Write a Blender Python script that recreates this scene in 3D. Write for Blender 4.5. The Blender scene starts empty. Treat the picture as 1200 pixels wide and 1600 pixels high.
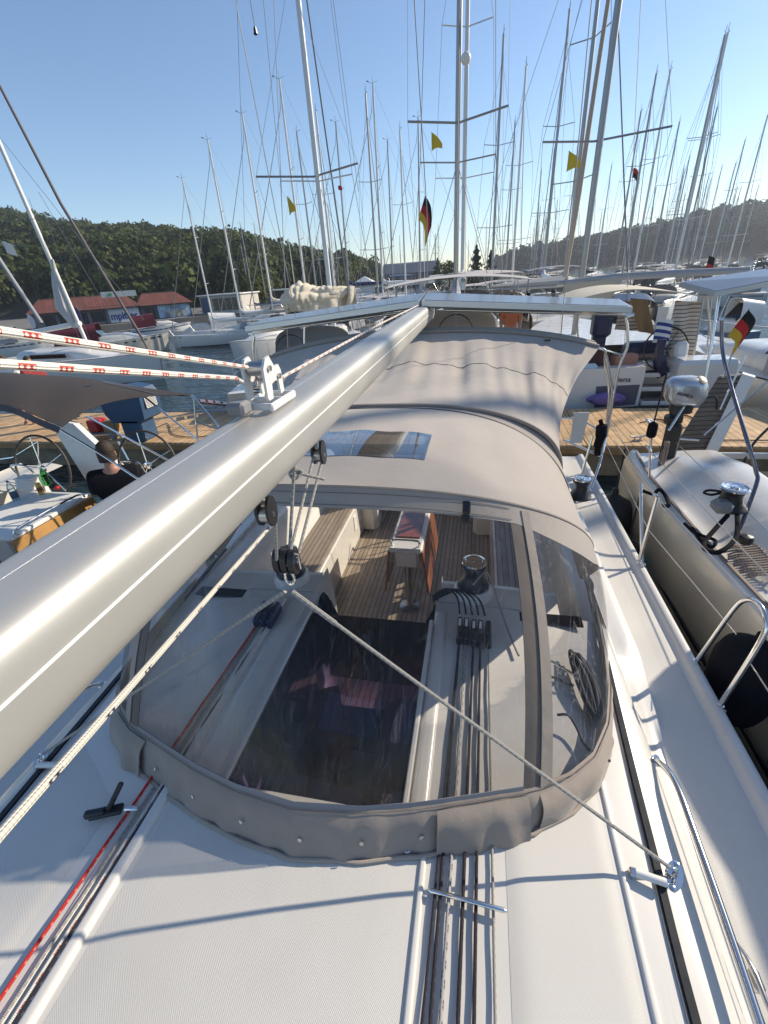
import bpy, math, random
import numpy as np
from mathutils import Vector, Matrix, noise
R_ = math.radians
rnd = random.Random(7)
scn = bpy.context.scene
COL = scn.collection

# ---------------- camera (at the origin, water lies 3.5 m below it) ----------------
CR = np.array([[0.97919552,-0.03793931,0.19934078],[0.19319398,0.47477737,-0.85863993],[-0.06206629,0.87928781,0.47222952]])
cam_d = bpy.data.cameras.new('camera'); cam = bpy.data.objects.new('camera', cam_d); COL.objects.link(cam)
cam.matrix_world = Matrix([list(CR[i]) + [0.0] for i in range(3)] + [[0,0,0,1]])
cam_d.sensor_fit = 'VERTICAL'; cam_d.sensor_height = 36.0; cam_d.lens = 680.0*36/1600
cam_d.clip_start = 0.02; cam_d.clip_end = 6000
scn.camera = cam
WATER = -3.5
# ---------------- world + sun ----------------
SUN = Vector((0.717, 0.50, 0.485)).normalized()
w = bpy.data.worlds.new("World"); scn.world = w; w.use_nodes = True
nt = w.node_tree; nt.nodes.clear()
sky = nt.nodes.new('ShaderNodeTexSky'); sky.sky_type = 'NISHITA'; sky.sun_disc = False
sky.sun_elevation = math.asin(SUN.z); sky.sun_rotation = math.atan2(SUN.x, SUN.y)
sky.altitude = 0; sky.air_density = 1.0; sky.dust_density = 0.2; sky.ozone_density = 3.4
bg = nt.nodes.new('ShaderNodeBackground'); bg.inputs[1].default_value = 0.13
wo = nt.nodes.new('ShaderNodeOutputWorld')
nt.links.new(sky.outputs[0], bg.inputs[0]); nt.links.new(bg.outputs[0], wo.inputs[0])
sl = bpy.data.lights.new('sun', 'SUN'); so = bpy.data.objects.new('sun', sl); COL.objects.link(so)
sl.energy = 4.7; sl.angle = R_(0.53); sl.color = (1.0, 0.88, 0.70)
so.rotation_euler = (-SUN).to_track_quat('-Z', 'Y').to_euler(); so.location = (30, 30, 60)
vs = scn.view_settings; vs.view_transform = 'Standard'; vs.look = 'None'; vs.exposure = 0.40; vs.gamma = 1.0
vs.use_curve_mapping = False
scn.cycles.max_bounces = 10; scn.cycles.transparent_max_bounces = 16
scn.cycles.volume_bounces = 0

# ---------------- materials ----------------
MATS = {}
def mat(name, col, rough=0.5, metal=0.0, bump=None, var=None, coat=0.0, sheen=0.0, spec=None, trans=None, stripes=None):
    """var=(scale, amount) colour variation; bump=(scale, strength, dist); stripes=(axis, period, width, colour)"""
    if name in MATS: return MATS[name]
    m = bpy.data.materials.new(name); m.use_nodes = True; n = m.node_tree; N = n.nodes; L = n.links
    b = N['Principled BSDF']; b.inputs['Base Color'].default_value = (*col, 1); b.inputs['Roughness'].default_value = rough
    b.inputs['Metallic'].default_value = metal
    if coat: b.inputs['Coat Weight'].default_value = coat; b.inputs['Coat Roughness'].default_value = 0.08
    if sheen: b.inputs['Sheen Weight'].default_value = sheen
    if spec is not None: b.inputs['Specular IOR Level'].default_value = spec
    tc = N.new('ShaderNodeTexCoord'); csock = None
    if var:
        no = N.new('ShaderNodeTexNoise'); no.inputs['Scale'].default_value = var[0]; no.inputs['Detail'].default_value = 6
        L.new(tc.outputs['Object'], no.inputs['Vector'])
        mr = N.new('ShaderNodeMapRange'); mr.inputs[1].default_value = 0.3; mr.inputs[2].default_value = 0.7
        mr.inputs[3].default_value = 1-var[1]; mr.inputs[4].default_value = 1+var[1]; L.new(no.outputs[0], mr.inputs[0])
        mx = N.new('ShaderNodeVectorMath'); mx.operation = 'SCALE'; mx.inputs[0].default_value = col; L.new(mr.outputs[0], mx.inputs['Scale'])
        csock = mx.outputs[0]
        mr2 = N.new('ShaderNodeMapRange'); mr2.inputs[3].default_value = max(0.02, rough*0.85); mr2.inputs[4].default_value = min(1, rough*1.15)
        L.new(no.outputs[0], mr2.inputs[0]); L.new(mr2.outputs[0], b.inputs['Roughness'])
    hs = None
    if stripes:
        ax, per, wd, sc2 = stripes
        sp = N.new('ShaderNodeSeparateXYZ'); L.new(tc.outputs['Object'], sp.inputs[0])
        d = N.new('ShaderNodeMath'); d.operation = 'DIVIDE'; L.new(sp.outputs[ax], d.inputs[0]); d.inputs[1].default_value = per
        f = N.new('ShaderNodeMath'); f.operation = 'FRACT'; L.new(d.outputs[0], f.inputs[0])
        lt = N.new('ShaderNodeMath'); lt.operation = 'LESS_THAN'; L.new(f.outputs[0], lt.inputs[0]); lt.inputs[1].default_value = wd/per
        # per-plank tone
        fl = N.new('ShaderNodeMath'); fl.operation = 'FLOOR'; L.new(d.outputs[0], fl.inputs[0])
        wn = N.new('ShaderNodeTexWhiteNoise'); wn.noise_dimensions = '1D'; L.new(fl.outputs[0], wn.inputs['W'])
        pr = N.new('ShaderNodeMapRange'); pr.inputs[3].default_value = 0.82; pr.inputs[4].default_value = 1.15; L.new(wn.outputs[0], pr.inputs[0])
        sc = N.new('ShaderNodeVectorMath'); sc.operation = 'SCALE'
        if csock: L.new(csock, sc.inputs[0])
        else: sc.inputs[0].default_value = col
        L.new(pr.outputs[0], sc.inputs['Scale'])
        mm = N.new('ShaderNodeMix'); mm.data_type = 'RGBA'; L.new(lt.outputs[0], mm.inputs[0]); L.new(sc.outputs[0], mm.inputs[6]); mm.inputs[7].default_value = (*sc2, 1)
        csock = mm.outputs[2]
    if csock: L.new(csock, b.inputs['Base Color'])
    if bump:
        no2 = N.new('ShaderNodeTexNoise'); no2.inputs['Scale'].default_value = bump[0]; no2.inputs['Detail'].default_value = 4
        L.new(tc.outputs['Object'], no2.inputs['Vector'])
        bp = N.new('ShaderNodeBump'); bp.inputs['Strength'].default_value = bump[1]; bp.inputs['Distance'].default_value = bump[2]
        L.new(no2.outputs[0], bp.inputs['Height']); L.new(bp.outputs[0], b.inputs['Normal'])
    MATS[name] = m; return m

def weave_bump(m, scale, strength, dist=0.001, rot=45):
    """diamond non-skid / cloth weave made of two crossed waves, in object space"""
    n = m.node_tree; N = n.nodes; L = n.links; b = N['Principled BSDF']
    tc = N.new('ShaderNodeTexCoord'); outs = []
    for a in (rot, rot+90):
        mp = N.new('ShaderNodeMapping'); mp.inputs['Rotation'].default_value = (0,0,R_(a)); L.new(tc.outputs['Object'], mp.inputs[0])
        wv = N.new('ShaderNodeTexWave'); wv.inputs['Scale'].default_value = scale; L.new(mp.outputs[0], wv.inputs[0]); outs.append(wv.outputs[1])
    ad = N.new('ShaderNodeMath'); ad.operation = 'MULTIPLY'; L.new(outs[0], ad.inputs[0]); L.new(outs[1], ad.inputs[1])
    bp = N.new('ShaderNodeBump'); bp.inputs['Strength'].default_value = strength; bp.inputs['Distance'].default_value = dist
    L.new(ad.outputs[0], bp.inputs['Height'])
    old = b.inputs['Normal'].links
    if old: L.new(old[0].from_socket, bp.inputs['Normal'])
    L.new(bp.outputs[0], b.inputs['Normal']); return m

WHITE = (0.65, 0.63, 0.59)
gel = mat('gelcoat', WHITE, 0.28, coat=0.3, var=(2.3, 0.05), bump=(2.0, 0.03, 0.01))
nonskid = weave_bump(mat('nonskid', (0.605, 0.585, 0.545), 0.55, var=(1.7, 0.06)), 70, 0.5, 0.0012)
canvas = weave_bump(mat('canvas', (0.365, 0.318, 0.278), 0.85, var=(3.5, 0.06), bump=(5, 0.5, 0.012), sheen=0.3), 260, 0.3, 0.0006, 0)
canvas_band = weave_bump(mat('canvas_band', (0.31, 0.262, 0.222), 0.85, var=(6, 0.08), bump=(9, 0.5, 0.012), sheen=0.3), 260, 0.3, 0.0006, 0)
taupe = mat('taupe_canvas', (0.038, 0.031, 0.028), 0.9, var=(4, 0.08), bump=(3, 0.4, 0.02))
alu = mat('anodised_aluminium', (0.50, 0.485, 0.45), 0.45, metal=0.5, var=(2.5, 0.05), bump=(2.1, 0.05, 0.003))
alu_w = mat('white_painted_mast', (0.70, 0.69, 0.66), 0.35)
alu_d = mat('grey_mast', (0.33, 0.32, 0.31), 0.38, metal=0.6)
steel = mat('polished_steel', (0.75, 0.74, 0.72), 0.14, metal=1.0, bump=(6, 0.05, 0.002))
steel_d = mat('dull_steel', (0.52, 0.50, 0.48), 0.3, metal=1.0)
wire = mat('wire', (0.22, 0.22, 0.23), 0.7, metal=0.2)
blackp = mat('black_plastic', (0.02, 0.02, 0.022), 0.38, var=(20, 0.2))
blackr = mat('black_rubber', (0.018, 0.018, 0.02), 0.6, var=(4, 0.3), bump=(30, 0.2, 0.003))
blackcloth = mat('black_cloth', (0.014, 0.014, 0.018), 0.95, bump=(12, 0.4, 0.01), spec=0.1)
greyp = mat('grey_plastic', (0.22, 0.22, 0.225), 0.5)
whitep = mat('white_plastic', (0.74, 0.73, 0.70), 0.35, var=(8, 0.04))
teak = mat('teak', (0.30, 0.245, 0.19), 0.6, var=(14, 0.14), stripes=(0, 0.048, 0.006, (0.012, 0.010, 0.009)))
teak_g = mat('weathered_teak', (0.17, 0.135, 0.105), 0.7, var=(12, 0.15), stripes=(2, 0.05, 0.008, (0.02, 0.017, 0.015)))
dockwood = mat('dock_boards', (0.56, 0.36, 0.18), 0.65, var=(5, 0.22), stripes=(0, 0.14, 0.012, (0.05, 0.035, 0.02)), bump=(30, 0.3, 0.004))
concrete = mat('dock_concrete', (0.20, 0.165, 0.11), 0.9, var=(2.2, 0.45), bump=(8, 0.6, 0.03))
mahog = mat('mahogany', (0.20, 0.055, 0.025), 0.25, var=(7, 0.35), coat=0.5)
plywood = mat('varnished_ply', (0.42, 0.23, 0.075), 0.35, var=(4, 0.2), coat=0.3)
cream = mat('cream_hull', (0.50, 0.47, 0.40), 0.22, coat=0.4, var=(1.5, 0.04))
hullw = mat('white_hull', (0.66, 0.65, 0.62), 0.25, coat=0.3, var=(0.8, 0.04))
hulls = mat('sand_hull', (0.62, 0.57, 0.47), 0.3, metal=0.15, coat=0.5, var=(1.0, 0.05))
navy = mat('navy', (0.012, 0.018, 0.06), 0.35, var=(3, 0.2))
darkglass = mat('dark_glass', (0.006, 0.007, 0.011), 0.05)
maroon = mat('maroon_canvas', (0.13, 0.018, 0.03), 0.8, bump=(4, 0.4, 0.02))
sailc = mat('cream_sailcloth', (0.62, 0.55, 0.43), 0.8, var=(2, 0.12), bump=(3, 0.7, 0.06))
greyc = mat('grey_cloth', (0.30, 0.31, 0.33), 0.8, bump=(4, 0.4, 0.02))
tancloth = mat('tan_cloth', (0.28, 0.20, 0.12), 0.85, bump=(4, 0.3, 0.02))
solar = mat('solar_glass', (0.16, 0.18, 0.21), 0.35, coat=.4)
solarframe = mat('solar_frame', (0.55, 0.56, 0.58), 0.35, metal=0.8)
red_p = mat('red_paint', (0.45, 0.02, 0.02), 0.4); blue_p = mat('blue_plastic', (0.03, 0.075, 0.15), 0.5, var=(3, 0.12))
cardboard = mat('cardboard', (0.40, 0.25, 0.12), 0.85)
skin = mat('skin', (0.42, 0.21, 0.14), 0.5, var=(20, 0.08)); hairm = mat('dark_hair', (0.03, 0.018, 0.012), 0.7, bump=(90, 0.8, 0.01))
purple = mat('purple_cloth', (0.16, 0.11, 0.30), 0.8, bump=(8, 0.5, 0.02))
orangep = mat('orange_plastic', (0.6, 0.16, 0.02), 0.5); olive = mat('olive_cloth', (0.20, 0.17, 0.10), 0.9)

def vinyl_mat(name, tint, rough, streak, gl_=0.75, base_=0.006, bumpd=.008):
    """clear sheet with wrinkles and scuffs"""
    m = bpy.data.materials.new(name); m.use_nodes = True; n = m.node_tree; N = n.nodes; L = n.links; N.clear()
    out = N.new('ShaderNodeOutputMaterial'); tc = N.new('ShaderNodeTexCoord')
    mp = N.new('ShaderNodeMapping'); mp.inputs['Scale'].default_value = (7, 1.6, 1.6); L.new(tc.outputs['Object'], mp.inputs[0])
    no = N.new('ShaderNodeTexNoise'); no.inputs['Scale'].default_value = 2.2; no.inputs['Detail'].default_value = 5; no.inputs['Distortion'].default_value = 0.9
    L.new(mp.outputs[0], no.inputs[0])
    bp = N.new('ShaderNodeBump'); bp.inputs['Strength'].default_value = 0.5; bp.inputs['Distance'].default_value = bumpd; L.new(no.outputs[0], bp.inputs['Height'])
    tr = N.new('ShaderNodeBsdfTransparent'); tr.inputs[0].default_value = (*tint, 1)
    gl = N.new('ShaderNodeBsdfGlossy'); gl.inputs['Roughness'].default_value = rough; L.new(bp.outputs[0], gl.inputs['Normal'])
    fr = N.new('ShaderNodeFresnel'); fr.inputs[0].default_value = 1.45; L.new(bp.outputs[0], fr.inputs['Normal'])
    fm = N.new('ShaderNodeMath'); fm.operation = 'MULTIPLY'; fm.inputs[1].default_value = gl_; L.new(fr.outputs[0], fm.inputs[0])
    mx = N.new('ShaderNodeMixShader'); L.new(fm.outputs[0], mx.inputs[0]); L.new(tr.outputs[0], mx.inputs[1]); L.new(gl.outputs[0], mx.inputs[2])
    # faint scuffs: thin contour lines of the same noise
    df = N.new('ShaderNodeBsdfDiffuse'); df.inputs[0].default_value = (0.7, 0.7, 0.72, 1)
    cr = N.new('ShaderNodeValToRGB'); e = cr.color_ramp.elements
    e[0].position = 0.50; e[0].color = (base_, base_, base_, 1); e[1].position = 0.515; e[1].color = (streak,)*3 + (1,)
    e2 = e.new(0.53); e2.color = (base_, base_, base_, 1); L.new(no.outputs[0], cr.inputs[0])
    m2 = N.new('ShaderNodeMixShader'); L.new(cr.outputs[0], m2.inputs[0]); L.new(mx.outputs[0], m2.inputs[1]); L.new(df.outputs[0], m2.inputs[2])
    L.new(m2.outputs[0], out.inputs[0]); MATS[name] = m; return m
vinyl = vinyl_mat('clear_vinyl', (0.99, 0.985, 0.99), 0.05, 0.07, 0.60, 0.008, .011)
vinyl_side = vinyl_mat('scuffed_vinyl', (0.97, 0.965, 0.97), 0.05, 0.16, 0.45, 0.006, .012)
smoke = vinyl_mat('smoked_acrylic', (0.60, 0.50, 0.70), 0.02, 0.004, 1.6, 0.012, .0015)
petp = vinyl_mat('clear_bottle', (0.75, 0.88, 0.95), 0.05, 0.1)
greenpet = vinyl_mat('green_bottle', (0.25, 0.62, 0.32), 0.08, 0.1)

def rope_mat(name, base, fleck, pitch=0.055, duty=0.32, rep=(0.012, 0.5)):
    """braided rope: u = metres along the rope (UV.x), v = turn (UV.y)"""
    m = bpy.data.materials.new(name); m.use_nodes = True; n = m.node_tree; N = n.nodes; L = n.links; b = N['Principled BSDF']
    b.inputs['Roughness'].default_value = 0.8
    uv = N.new('ShaderNodeUVMap'); sp = N.new('ShaderNodeSeparateXYZ'); L.new(uv.outputs[0], sp.inputs[0])
    def M(op, a, b_=None, c=None):
        x = N.new('ShaderNodeMath'); x.operation = op
        for i, v in enumerate((a, b_)):
            if v is None: continue
            if isinstance(v, (int, float)): x.inputs[i].default_value = v
            else: L.new(v, x.inputs[i])
        return x.outputs[0]
    u, v = sp.outputs[0], sp.outputs[1]
    # fleck window
    ph = M('FRACT', M('ADD', M('DIVIDE', u, pitch), M('MULTIPLY', M('GREATER_THAN', v, 0.5), 0.5)))
    a = M('LESS_THAN', ph, duty)
    vb = M('LESS_THAN', M('ABSOLUTE', M('SUBTRACT', M('FRACT', M('MULTIPLY', v, 2)), 0.5)), rep[1]*0.5)
    hatch = M('GREATER_THAN', M('MULTIPLY', M('SINE', M('ADD', M('MULTIPLY', u, math.pi/rep[0]), M('MULTIPLY', v, 18.85))), M('SINE', M('SUBTRACT', M('MULTIPLY', u, math.pi/rep[0]), M('MULTIPLY', v, 18.85)))), -0.25)
    f = M('MULTIPLY', M('MULTIPLY', a, vb), hatch)
    mm = N.new('ShaderNodeMix'); mm.data_type = 'RGBA'; L.new(f, mm.inputs[0]); mm.inputs[6].default_value = (*base, 1); mm.inputs[7].default_value = (*fleck, 1)
    L.new(mm.outputs[2], b.inputs['Base Color'])
    s1 = M('SINE', M('ADD', M('MULTIPLY', u, 2*math.pi/0.008), M('MULTIPLY', v, 2*math.pi*5)))
    s2 = M('SINE', M('SUBTRACT', M('MULTIPLY', u, 2*math.pi/0.008), M('MULTIPLY', v, 2*math.pi*5)))
    bp = N.new('ShaderNodeBump'); bp.inputs['Strength'].default_value = 0.7; bp.inputs['Distance'].default_value = 0.0015
    L.new(M('MULTIPLY', s1, s2), bp.inputs['Height']); L.new(bp.outputs[0], b.inputs['Normal'])
    MATS[name] = m; return m
r_wr = rope_mat('rope_white_red', (0.74, 0.71, 0.64), (0.48, 0.06, 0.04), 0.060, 0.42, (0.009, 0.42))
r_wb = rope_mat('rope_white_black', (0.62, 0.58, 0.50), (0.04, 0.03, 0.05), 0.085, 0.22, (0.010, 0.30))
r_red = rope_mat('rope_red', (0.55, 0.025, 0.02), (0.75, 0.25, 0.15), 0.03, 0.25, (0.006, 0.5))
r_blk = rope_mat('rope_black', (0.025, 0.020, 0.030), (0.10, 0.09, 0.09), 0.03, 0.25, (0.006, 0.5))
r_gry = rope_mat('rope_grey', (0.34, 0.325, 0.30), (0.50, 0.48, 0.44), 0.02, 0.4, (0.006, 0.8))
r_blu = rope_mat('rope_grey_dark_fleck', (0.42, 0.41, 0.40), (0.04, 0.04, 0.08), 0.04, 0.5, (0.010, 0.7))
r_brn = rope_mat('rope_brown', (0.36, 0.29, 0.24), (0.18, 0.10, 0.09), 0.02, 0.4, (0.006, 0.8))

# ---------------- mesh building ----------------
def tag(o, label=None, cat=None, group=None, kind=None):
    if label: o['label'] = label
    if cat: o['category'] = cat
    if group: o['group'] = group
    if kind: o['kind'] = kind
    return o
def empty(name, loc=(0,0,0), rz=0.0, label=None, cat=None, group=None, scale=1.0):
    o = bpy.data.objects.new(name, None); COL.objects.link(o); o.location = loc; o.rotation_euler = (0,0,rz); o.scale = (scale,)*3
    o.empty_display_size = 0.2
    return tag(o, label, cat, group)
class MB:
    def __init__(s): s.v = []; s.f = []; s.uv = {}; s.mi = []; s.cur = 0
    def add(s, vs_, fs, uvs=None):
        o = len(s.v); s.v += [tuple(float(c) for c in p) for p in vs_]
        for i, f in enumerate(fs):
            if uvs: s.uv[len(s.f)] = uvs[i]
            s.f.append(tuple(o+k for k in f)); s.mi.append(s.cur)
        return s
    def box(s, c, d, rot=None, bev=0.0):
        """box of size d centred at c, its edges chamfered by bev"""
        hx, hy, hz = d[0]/2, d[1]/2, d[2]/2
        M = rot if rot is not None else Matrix.Identity(3)
        if bev <= 0:
            P = [(x*hx, y*hy, z*hz) for x in (-1,1) for y in (-1,1) for z in (-1,1)]
            F = [(0,1,3,2),(4,6,7,5),(0,4,5,1),(2,3,7,6),(0,2,6,4),(1,5,7,3)]
        else:
            bev = min(bev, hx*.9, hy*.9, hz*.9); P = []; 
            idx = {}
            for x in (-1,1):
                for y in (-1,1):
                    for z in (-1,1):
                        for a in range(3):
                            q = [x*(hx-bev), y*(hy-bev), z*(hz-bev)]; q[a] = (x*hx, y*hy, z*hz)[a]
                            idx[(x,y,z,a)] = len(P); P.append(tuple(q))
            F = []
            for a in range(3):
                b, c_ = [(1,2),(0,2),(0,1)][a]
                for sg in (-1,1):
                    r = []
                    for p, q in ((-1,-1),(1,-1),(1,1),(-1,1)):
                        k = [0,0,0]; k[a] = sg; k[b] = p; k[c_] = q; r.append(idx[(*k, a)])
                    F.append(r if (sg > 0) != (a == 1) else r[::-1])
            for a in range(3):
                b, c_ = [(1,2),(0,2),(0,1)][a]
                for p in (-1,1):
                    for q in (-1,1):
                        k0 = [0,0,0]; k0[a] = -1; k0[b] = p; k0[c_] = q; k1 = list(k0); k1[a] = 1
                        F.append((idx[(*k0,b)], idx[(*k1,b)], idx[(*k1,c_)], idx[(*k0,c_)]))
            for x in (-1,1):
                for y in (-1,1):
                    for z in (-1,1): F.append((idx[(x,y,z,0)], idx[(x,y,z,1)], idx[(x,y,z,2)]))
        return s.add([tuple(M @ Vector(p) + Vector(c)) for p in P], F)
    def tube(s, pts, r, n=8, cap=True, closed=False):
        """tube along pts; r a radius or a list; carries UV (metres, turn)"""
        P = [Vector(p) for p in pts]; m = len(P); rr = r if isinstance(r, (list, tuple)) else [r]*m
        T = []
        for i in range(m):
            if closed: t = P[(i+1) % m] - P[i-1]
            else: t = P[min(i+1, m-1)] - P[max(i-1, 0)]
            T.append(t.normalized() if t.length > 1e-9 else Vector((0,0,1)))
        up = Vector((0,0,1)) if abs(T[0].z) < 0.9 else Vector((1,0,0))
        nrm = (up - T[0]*up.dot(T[0])).normalized(); V = []; L = [0.0]
        for i in range(m):
            if i: nrm = (nrm - T[i]*nrm.dot(T[i])).normalized(); L.append(L[-1] + (P[i]-P[i-1]).length)
            b = T[i].cross(nrm)
            for k in range(n):
                a = 2*math.pi*k/n; V.append(P[i] + (nrm*math.cos(a) + b*math.sin(a))*rr[i])
        F = []; U = []
        for i in range(m if closed else m-1):
            j = (i+1) % m
            for k in range(n):
                k2 = (k+1) % n; F.append((i*n+k, i*n+k2, j*n+k2, j*n+k))
                l0, l1 = L[i], (L[j] if j else L[-1] + (P[0]-P[-1]).length)
                U.append(((l0, k/n), (l0, (k+1)/n), (l1, (k+1)/n), (l1, k/n)))
        if cap and not closed:
            F.append(tuple(range(n))[::-1]); U.append(tuple((0,0) for _ in range(n)))
            F.append(tuple((m-1)*n+k for k in range(n))); U.append(tuple((0,0) for _ in range(n)))
        return s.add(V, F, U)
    def lathe(s, prof, c=(0,0,0), n=20, rot=None):
        """prof = [(radius, height)...] about the local z axis"""
        V = []; M = rot if rot is not None else Matrix.Identity(3); C = Vector(c)
        for r, z in prof:
            for k in range(n):
                a = 2*math.pi*k/n; V.append(M @ Vector((r*math.cos(a), r*math.sin(a), z)) + C)
        F = [(i*n+k, i*n+(k+1) % n, (i+1)*n+(k+1) % n, (i+1)*n+k) for i in range(len(prof)-1) for k in range(n)]
        if prof[0][0] > 1e-4: F.append(tuple(range(n))[::-1])
        if prof[-1][0] > 1e-4: F.append(tuple((len(prof)-1)*n+k for k in range(n)))
        return s.add(V, F)
    def grid(s, fn, nu, nv, skip=None, thick=0.0):
        """sheet fn(a,b) a,b in 0..1; thick adds a back face offset along -normal"""
        P = [[Vector(fn(i/nu, j/nv)) for j in range(nv+1)] for i in range(nu+1)]
        V = [p for row in P for p in row]; W = nv+1
        F = [(i*W+j, (i+1)*W+j, (i+1)*W+j+1, i*W+j+1) for i in range(nu) for j in range(nv) if not (skip and skip((i+.5)/nu, (j+.5)/nv))]
        if thick:
            Q = []
            for i in range(nu+1):
                for j in range(nv+1):
                    du = P[min(i+1,nu)][j]-P[max(i-1,0)][j]; dv = P[i][min(j+1,nv)]-P[i][max(j-1,0)]
                    nn = du.cross(dv); nn = nn.normalized() if nn.length > 1e-12 else Vector((0,0,1)); Q.append(P[i][j]-nn*thick)
            o = len(V); V = V + Q; base = list(F); edges = {}
            for f in base:
                for a in range(4):
                    e = (f[a], f[(a+1) % 4]); edges[e] = 1
            F = base + [tuple(o+k for k in f[::-1]) for f in base]
            for (a, b) in edges:
                if (b, a) not in edges: F.append((b, a, o+a, o+b))
        return s.add(V, F)
    def prism(s, poly, z0, z1, M=None, C=(0,0,0)):
        n = len(poly); T = (lambda p: M @ Vector(p) + Vector(C)) if M is not None else (lambda p: Vector(p) + Vector(C))
        V = [T((x, y, z0)) for x, y in poly] + [T((x, y, z1)) for x, y in poly]
        F = [tuple(range(n))[::-1], tuple(range(n, 2*n))] + [(k, (k+1) % n, n+(k+1) % n, n+k) for k in range(n)]
        return s.add(V, F)
    def build(s, name, m, parent=None, smooth=True, angle=40, kind=None, label=None):
        me = bpy.data.meshes.new(name); me.from_pydata(s.v, [], s.f)
        if s.uv:
            ul = me.uv_layers.new(name='UVMap'); k = 0
            for i, p in enumerate(me.polygons):
                u = s.uv.get(i)
                for j in range(len(p.vertices)):
                    if u: ul.data[k].uv = u[j]
                    k += 1
        for mm in (m if isinstance(m, list) else [m]): me.materials.append(mm)
        if isinstance(m, list): me.polygons.foreach_set('material_index', s.mi)
        me.validate(); me.update()
        if smooth:
            me.polygons.foreach_set('use_smooth', [True]*len(me.polygons))
            try: me.set_sharp_from_angle(angle=R_(angle))
            except Exception: pass
        o = bpy.data.objects.new(name, me); COL.objects.link(o)
        if parent: o.parent = parent
        if kind: o['kind'] = kind
        if label: o['label'] = label
        return o
def rotz(a): return Matrix.Rotation(a, 3, 'Z')
def rotm(x=0, y=0, z=0): return (Matrix.Rotation(R_(z), 3, 'Z') @ Matrix.Rotation(R_(y), 3, 'Y') @ Matrix.Rotation(R_(x), 3, 'X'))
def align(d): return Vector(d).normalized().to_track_quat('Z', 'Y').to_matrix()
def spline(pts, n=8):
    """Catmull-Rom through pts"""
    P = [Vector(p) for p in pts]; out = []
    for i in range(len(P)-1):
        p0, p1, p2, p3 = P[max(i-1,0)], P[i], P[i+1], P[min(i+2, len(P)-1)]
        for k in range(n):
            t = k/n; out.append(0.5*((2*p1)+(p2-p0)*t+(2*p0-5*p1+4*p2-p3)*t*t+(3*p1-p0-3*p2+p3)*t**3))
    out.append(P[-1]); return out
def lerp(a, b, t): return a + (b-a)*t
def ipol(tab, x):
    for (x0, y0), (x1, y1) in zip(tab, tab[1:]):
        if x <= x1: return lerp(y0, y1, max(0, (x-x0)/(x1-x0)))
    return tab[-1][1]
def sag(a, b, s_, n=14):
    a, b = Vector(a), Vector(b); return [a.lerp(b, i/n) - Vector((0,0,s_*4*(i/n)*(1-i/n))) for i in range(n+1)]
def children(o): return list(o.children)
def copy_tree(o, parent=None):
    c = o.copy(); COL.objects.link(c)
    if parent is not None: c.parent = parent
    for ch in children(o): copy_tree(ch, c)
    return c
def rope(name, pts, r, m, label, cat='rope', group=None, n=8):
    return tag(MB().tube(pts, r, n).build(name, m), label, cat, group)
def text_mesh(s_, size, name, m, parent, loc, rot, ext=0.002, bold=0.0, sx=1.0):
    cu = bpy.data.curves.new('txt', 'FONT'); cu.body = s_; cu.size = size; cu.extrude = ext; cu.offset = bold; cu.resolution_u = 3
    to = bpy.data.objects.new('txt', cu); COL.objects.link(to); dg = bpy.context.evaluated_depsgraph_get(); dg.update()
    me = bpy.data.meshes.new_from_object(to.evaluated_get(dg)); bpy.data.objects.remove(to); bpy.data.curves.remove(cu)
    me.name = name; me.materials.clear(); me.materials.append(m)
    o = bpy.data.objects.new(name, me); COL.objects.link(o); o.location = loc; o.rotation_euler = rot; o.scale = (sx, 1, 1)
    if parent: o.parent = parent
    return o
# =====================================================================
# OWN YACHT: bow behind the camera, stern away from it (+Y); centreline X = XC
# =====================================================================
XC = -0.58
yacht = empty('sailing_yacht', (XC, 1.0, WATER), 0, 'white sailing yacht in the foreground with grey canvas hood, seen from its own cabin roof', 'sailing yacht')
def fix(o):   # parts are modelled in world coordinates: keep them there under their thing
    o.parent = o.parent
    return o
def put(mb, name, m, parent=yacht, **k):
    """build a part whose vertices are in world coordinates under a parent that sits elsewhere"""
    root = parent
    off = Vector(parent.location); q = parent.parent
    while q is not None: off = off + Vector(q.location); q = q.parent
    mb.v = [(x-off.x, y-off.y, z-off.z) for x, y, z in mb.v]
    return mb.build(name, m, root, **k)

# hull + deck as cross-section loft (right half given as u from the centreline)
prof = [(0.0,-1.750),(0.45,-1.755),(0.80,-1.765),(1.06,-1.785),(1.26,-1.812),(1.33,-1.830),(1.365,-1.862),(1.40,-1.93),(1.43,-2.00),(1.46,-2.030),(1.50,-2.040),
        (1.66,-2.046),(1.785,-2.045),(1.80,-2.028),(1.815,-2.012),(1.85,-2.012),(1.865,-2.030),(1.875,-2.10),(1.87,-2.5),(1.80,-3.1),(1.60,-3.6),(1.1,-3.9),(0.0,-4.0)]
def beam(y):   # half-beam factor along the boat
    if y > 1.0: return 1.0
    t = (1.0-y)/8.5; return max(0.02, 1 - t**2.4)
def roofz(u):
    u = abs(u)
    for (a, za), (b, zb) in zip(prof, prof[1:]):
        if u <= b: return lerp(za, zb, (u-a)/(b-a))
    return -2.05
def edge_x(u, y):   # keeps the roof straight, draws in only the side deck and hull
    return u if u < 1.46 else 1.46*min(1, beam(y)*1.1) + (u-1.46)*1.0 - (1-beam(y))*1.75*0.25
mb = MB(); ys = [-7.4,-7,-6,-5,-4,-3,-2,-1,-.4,0,.3,.6,.83,1.0,1.25,1.5,1.75,1.885,2.08,2.3,2.7,3.2,3.8,4.4,5.0,5.3]
HX0, HX1, HY0, HY1 = -0.36, 0.385, 0.83, 1.885        # companionway hatch (u, y)
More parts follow.
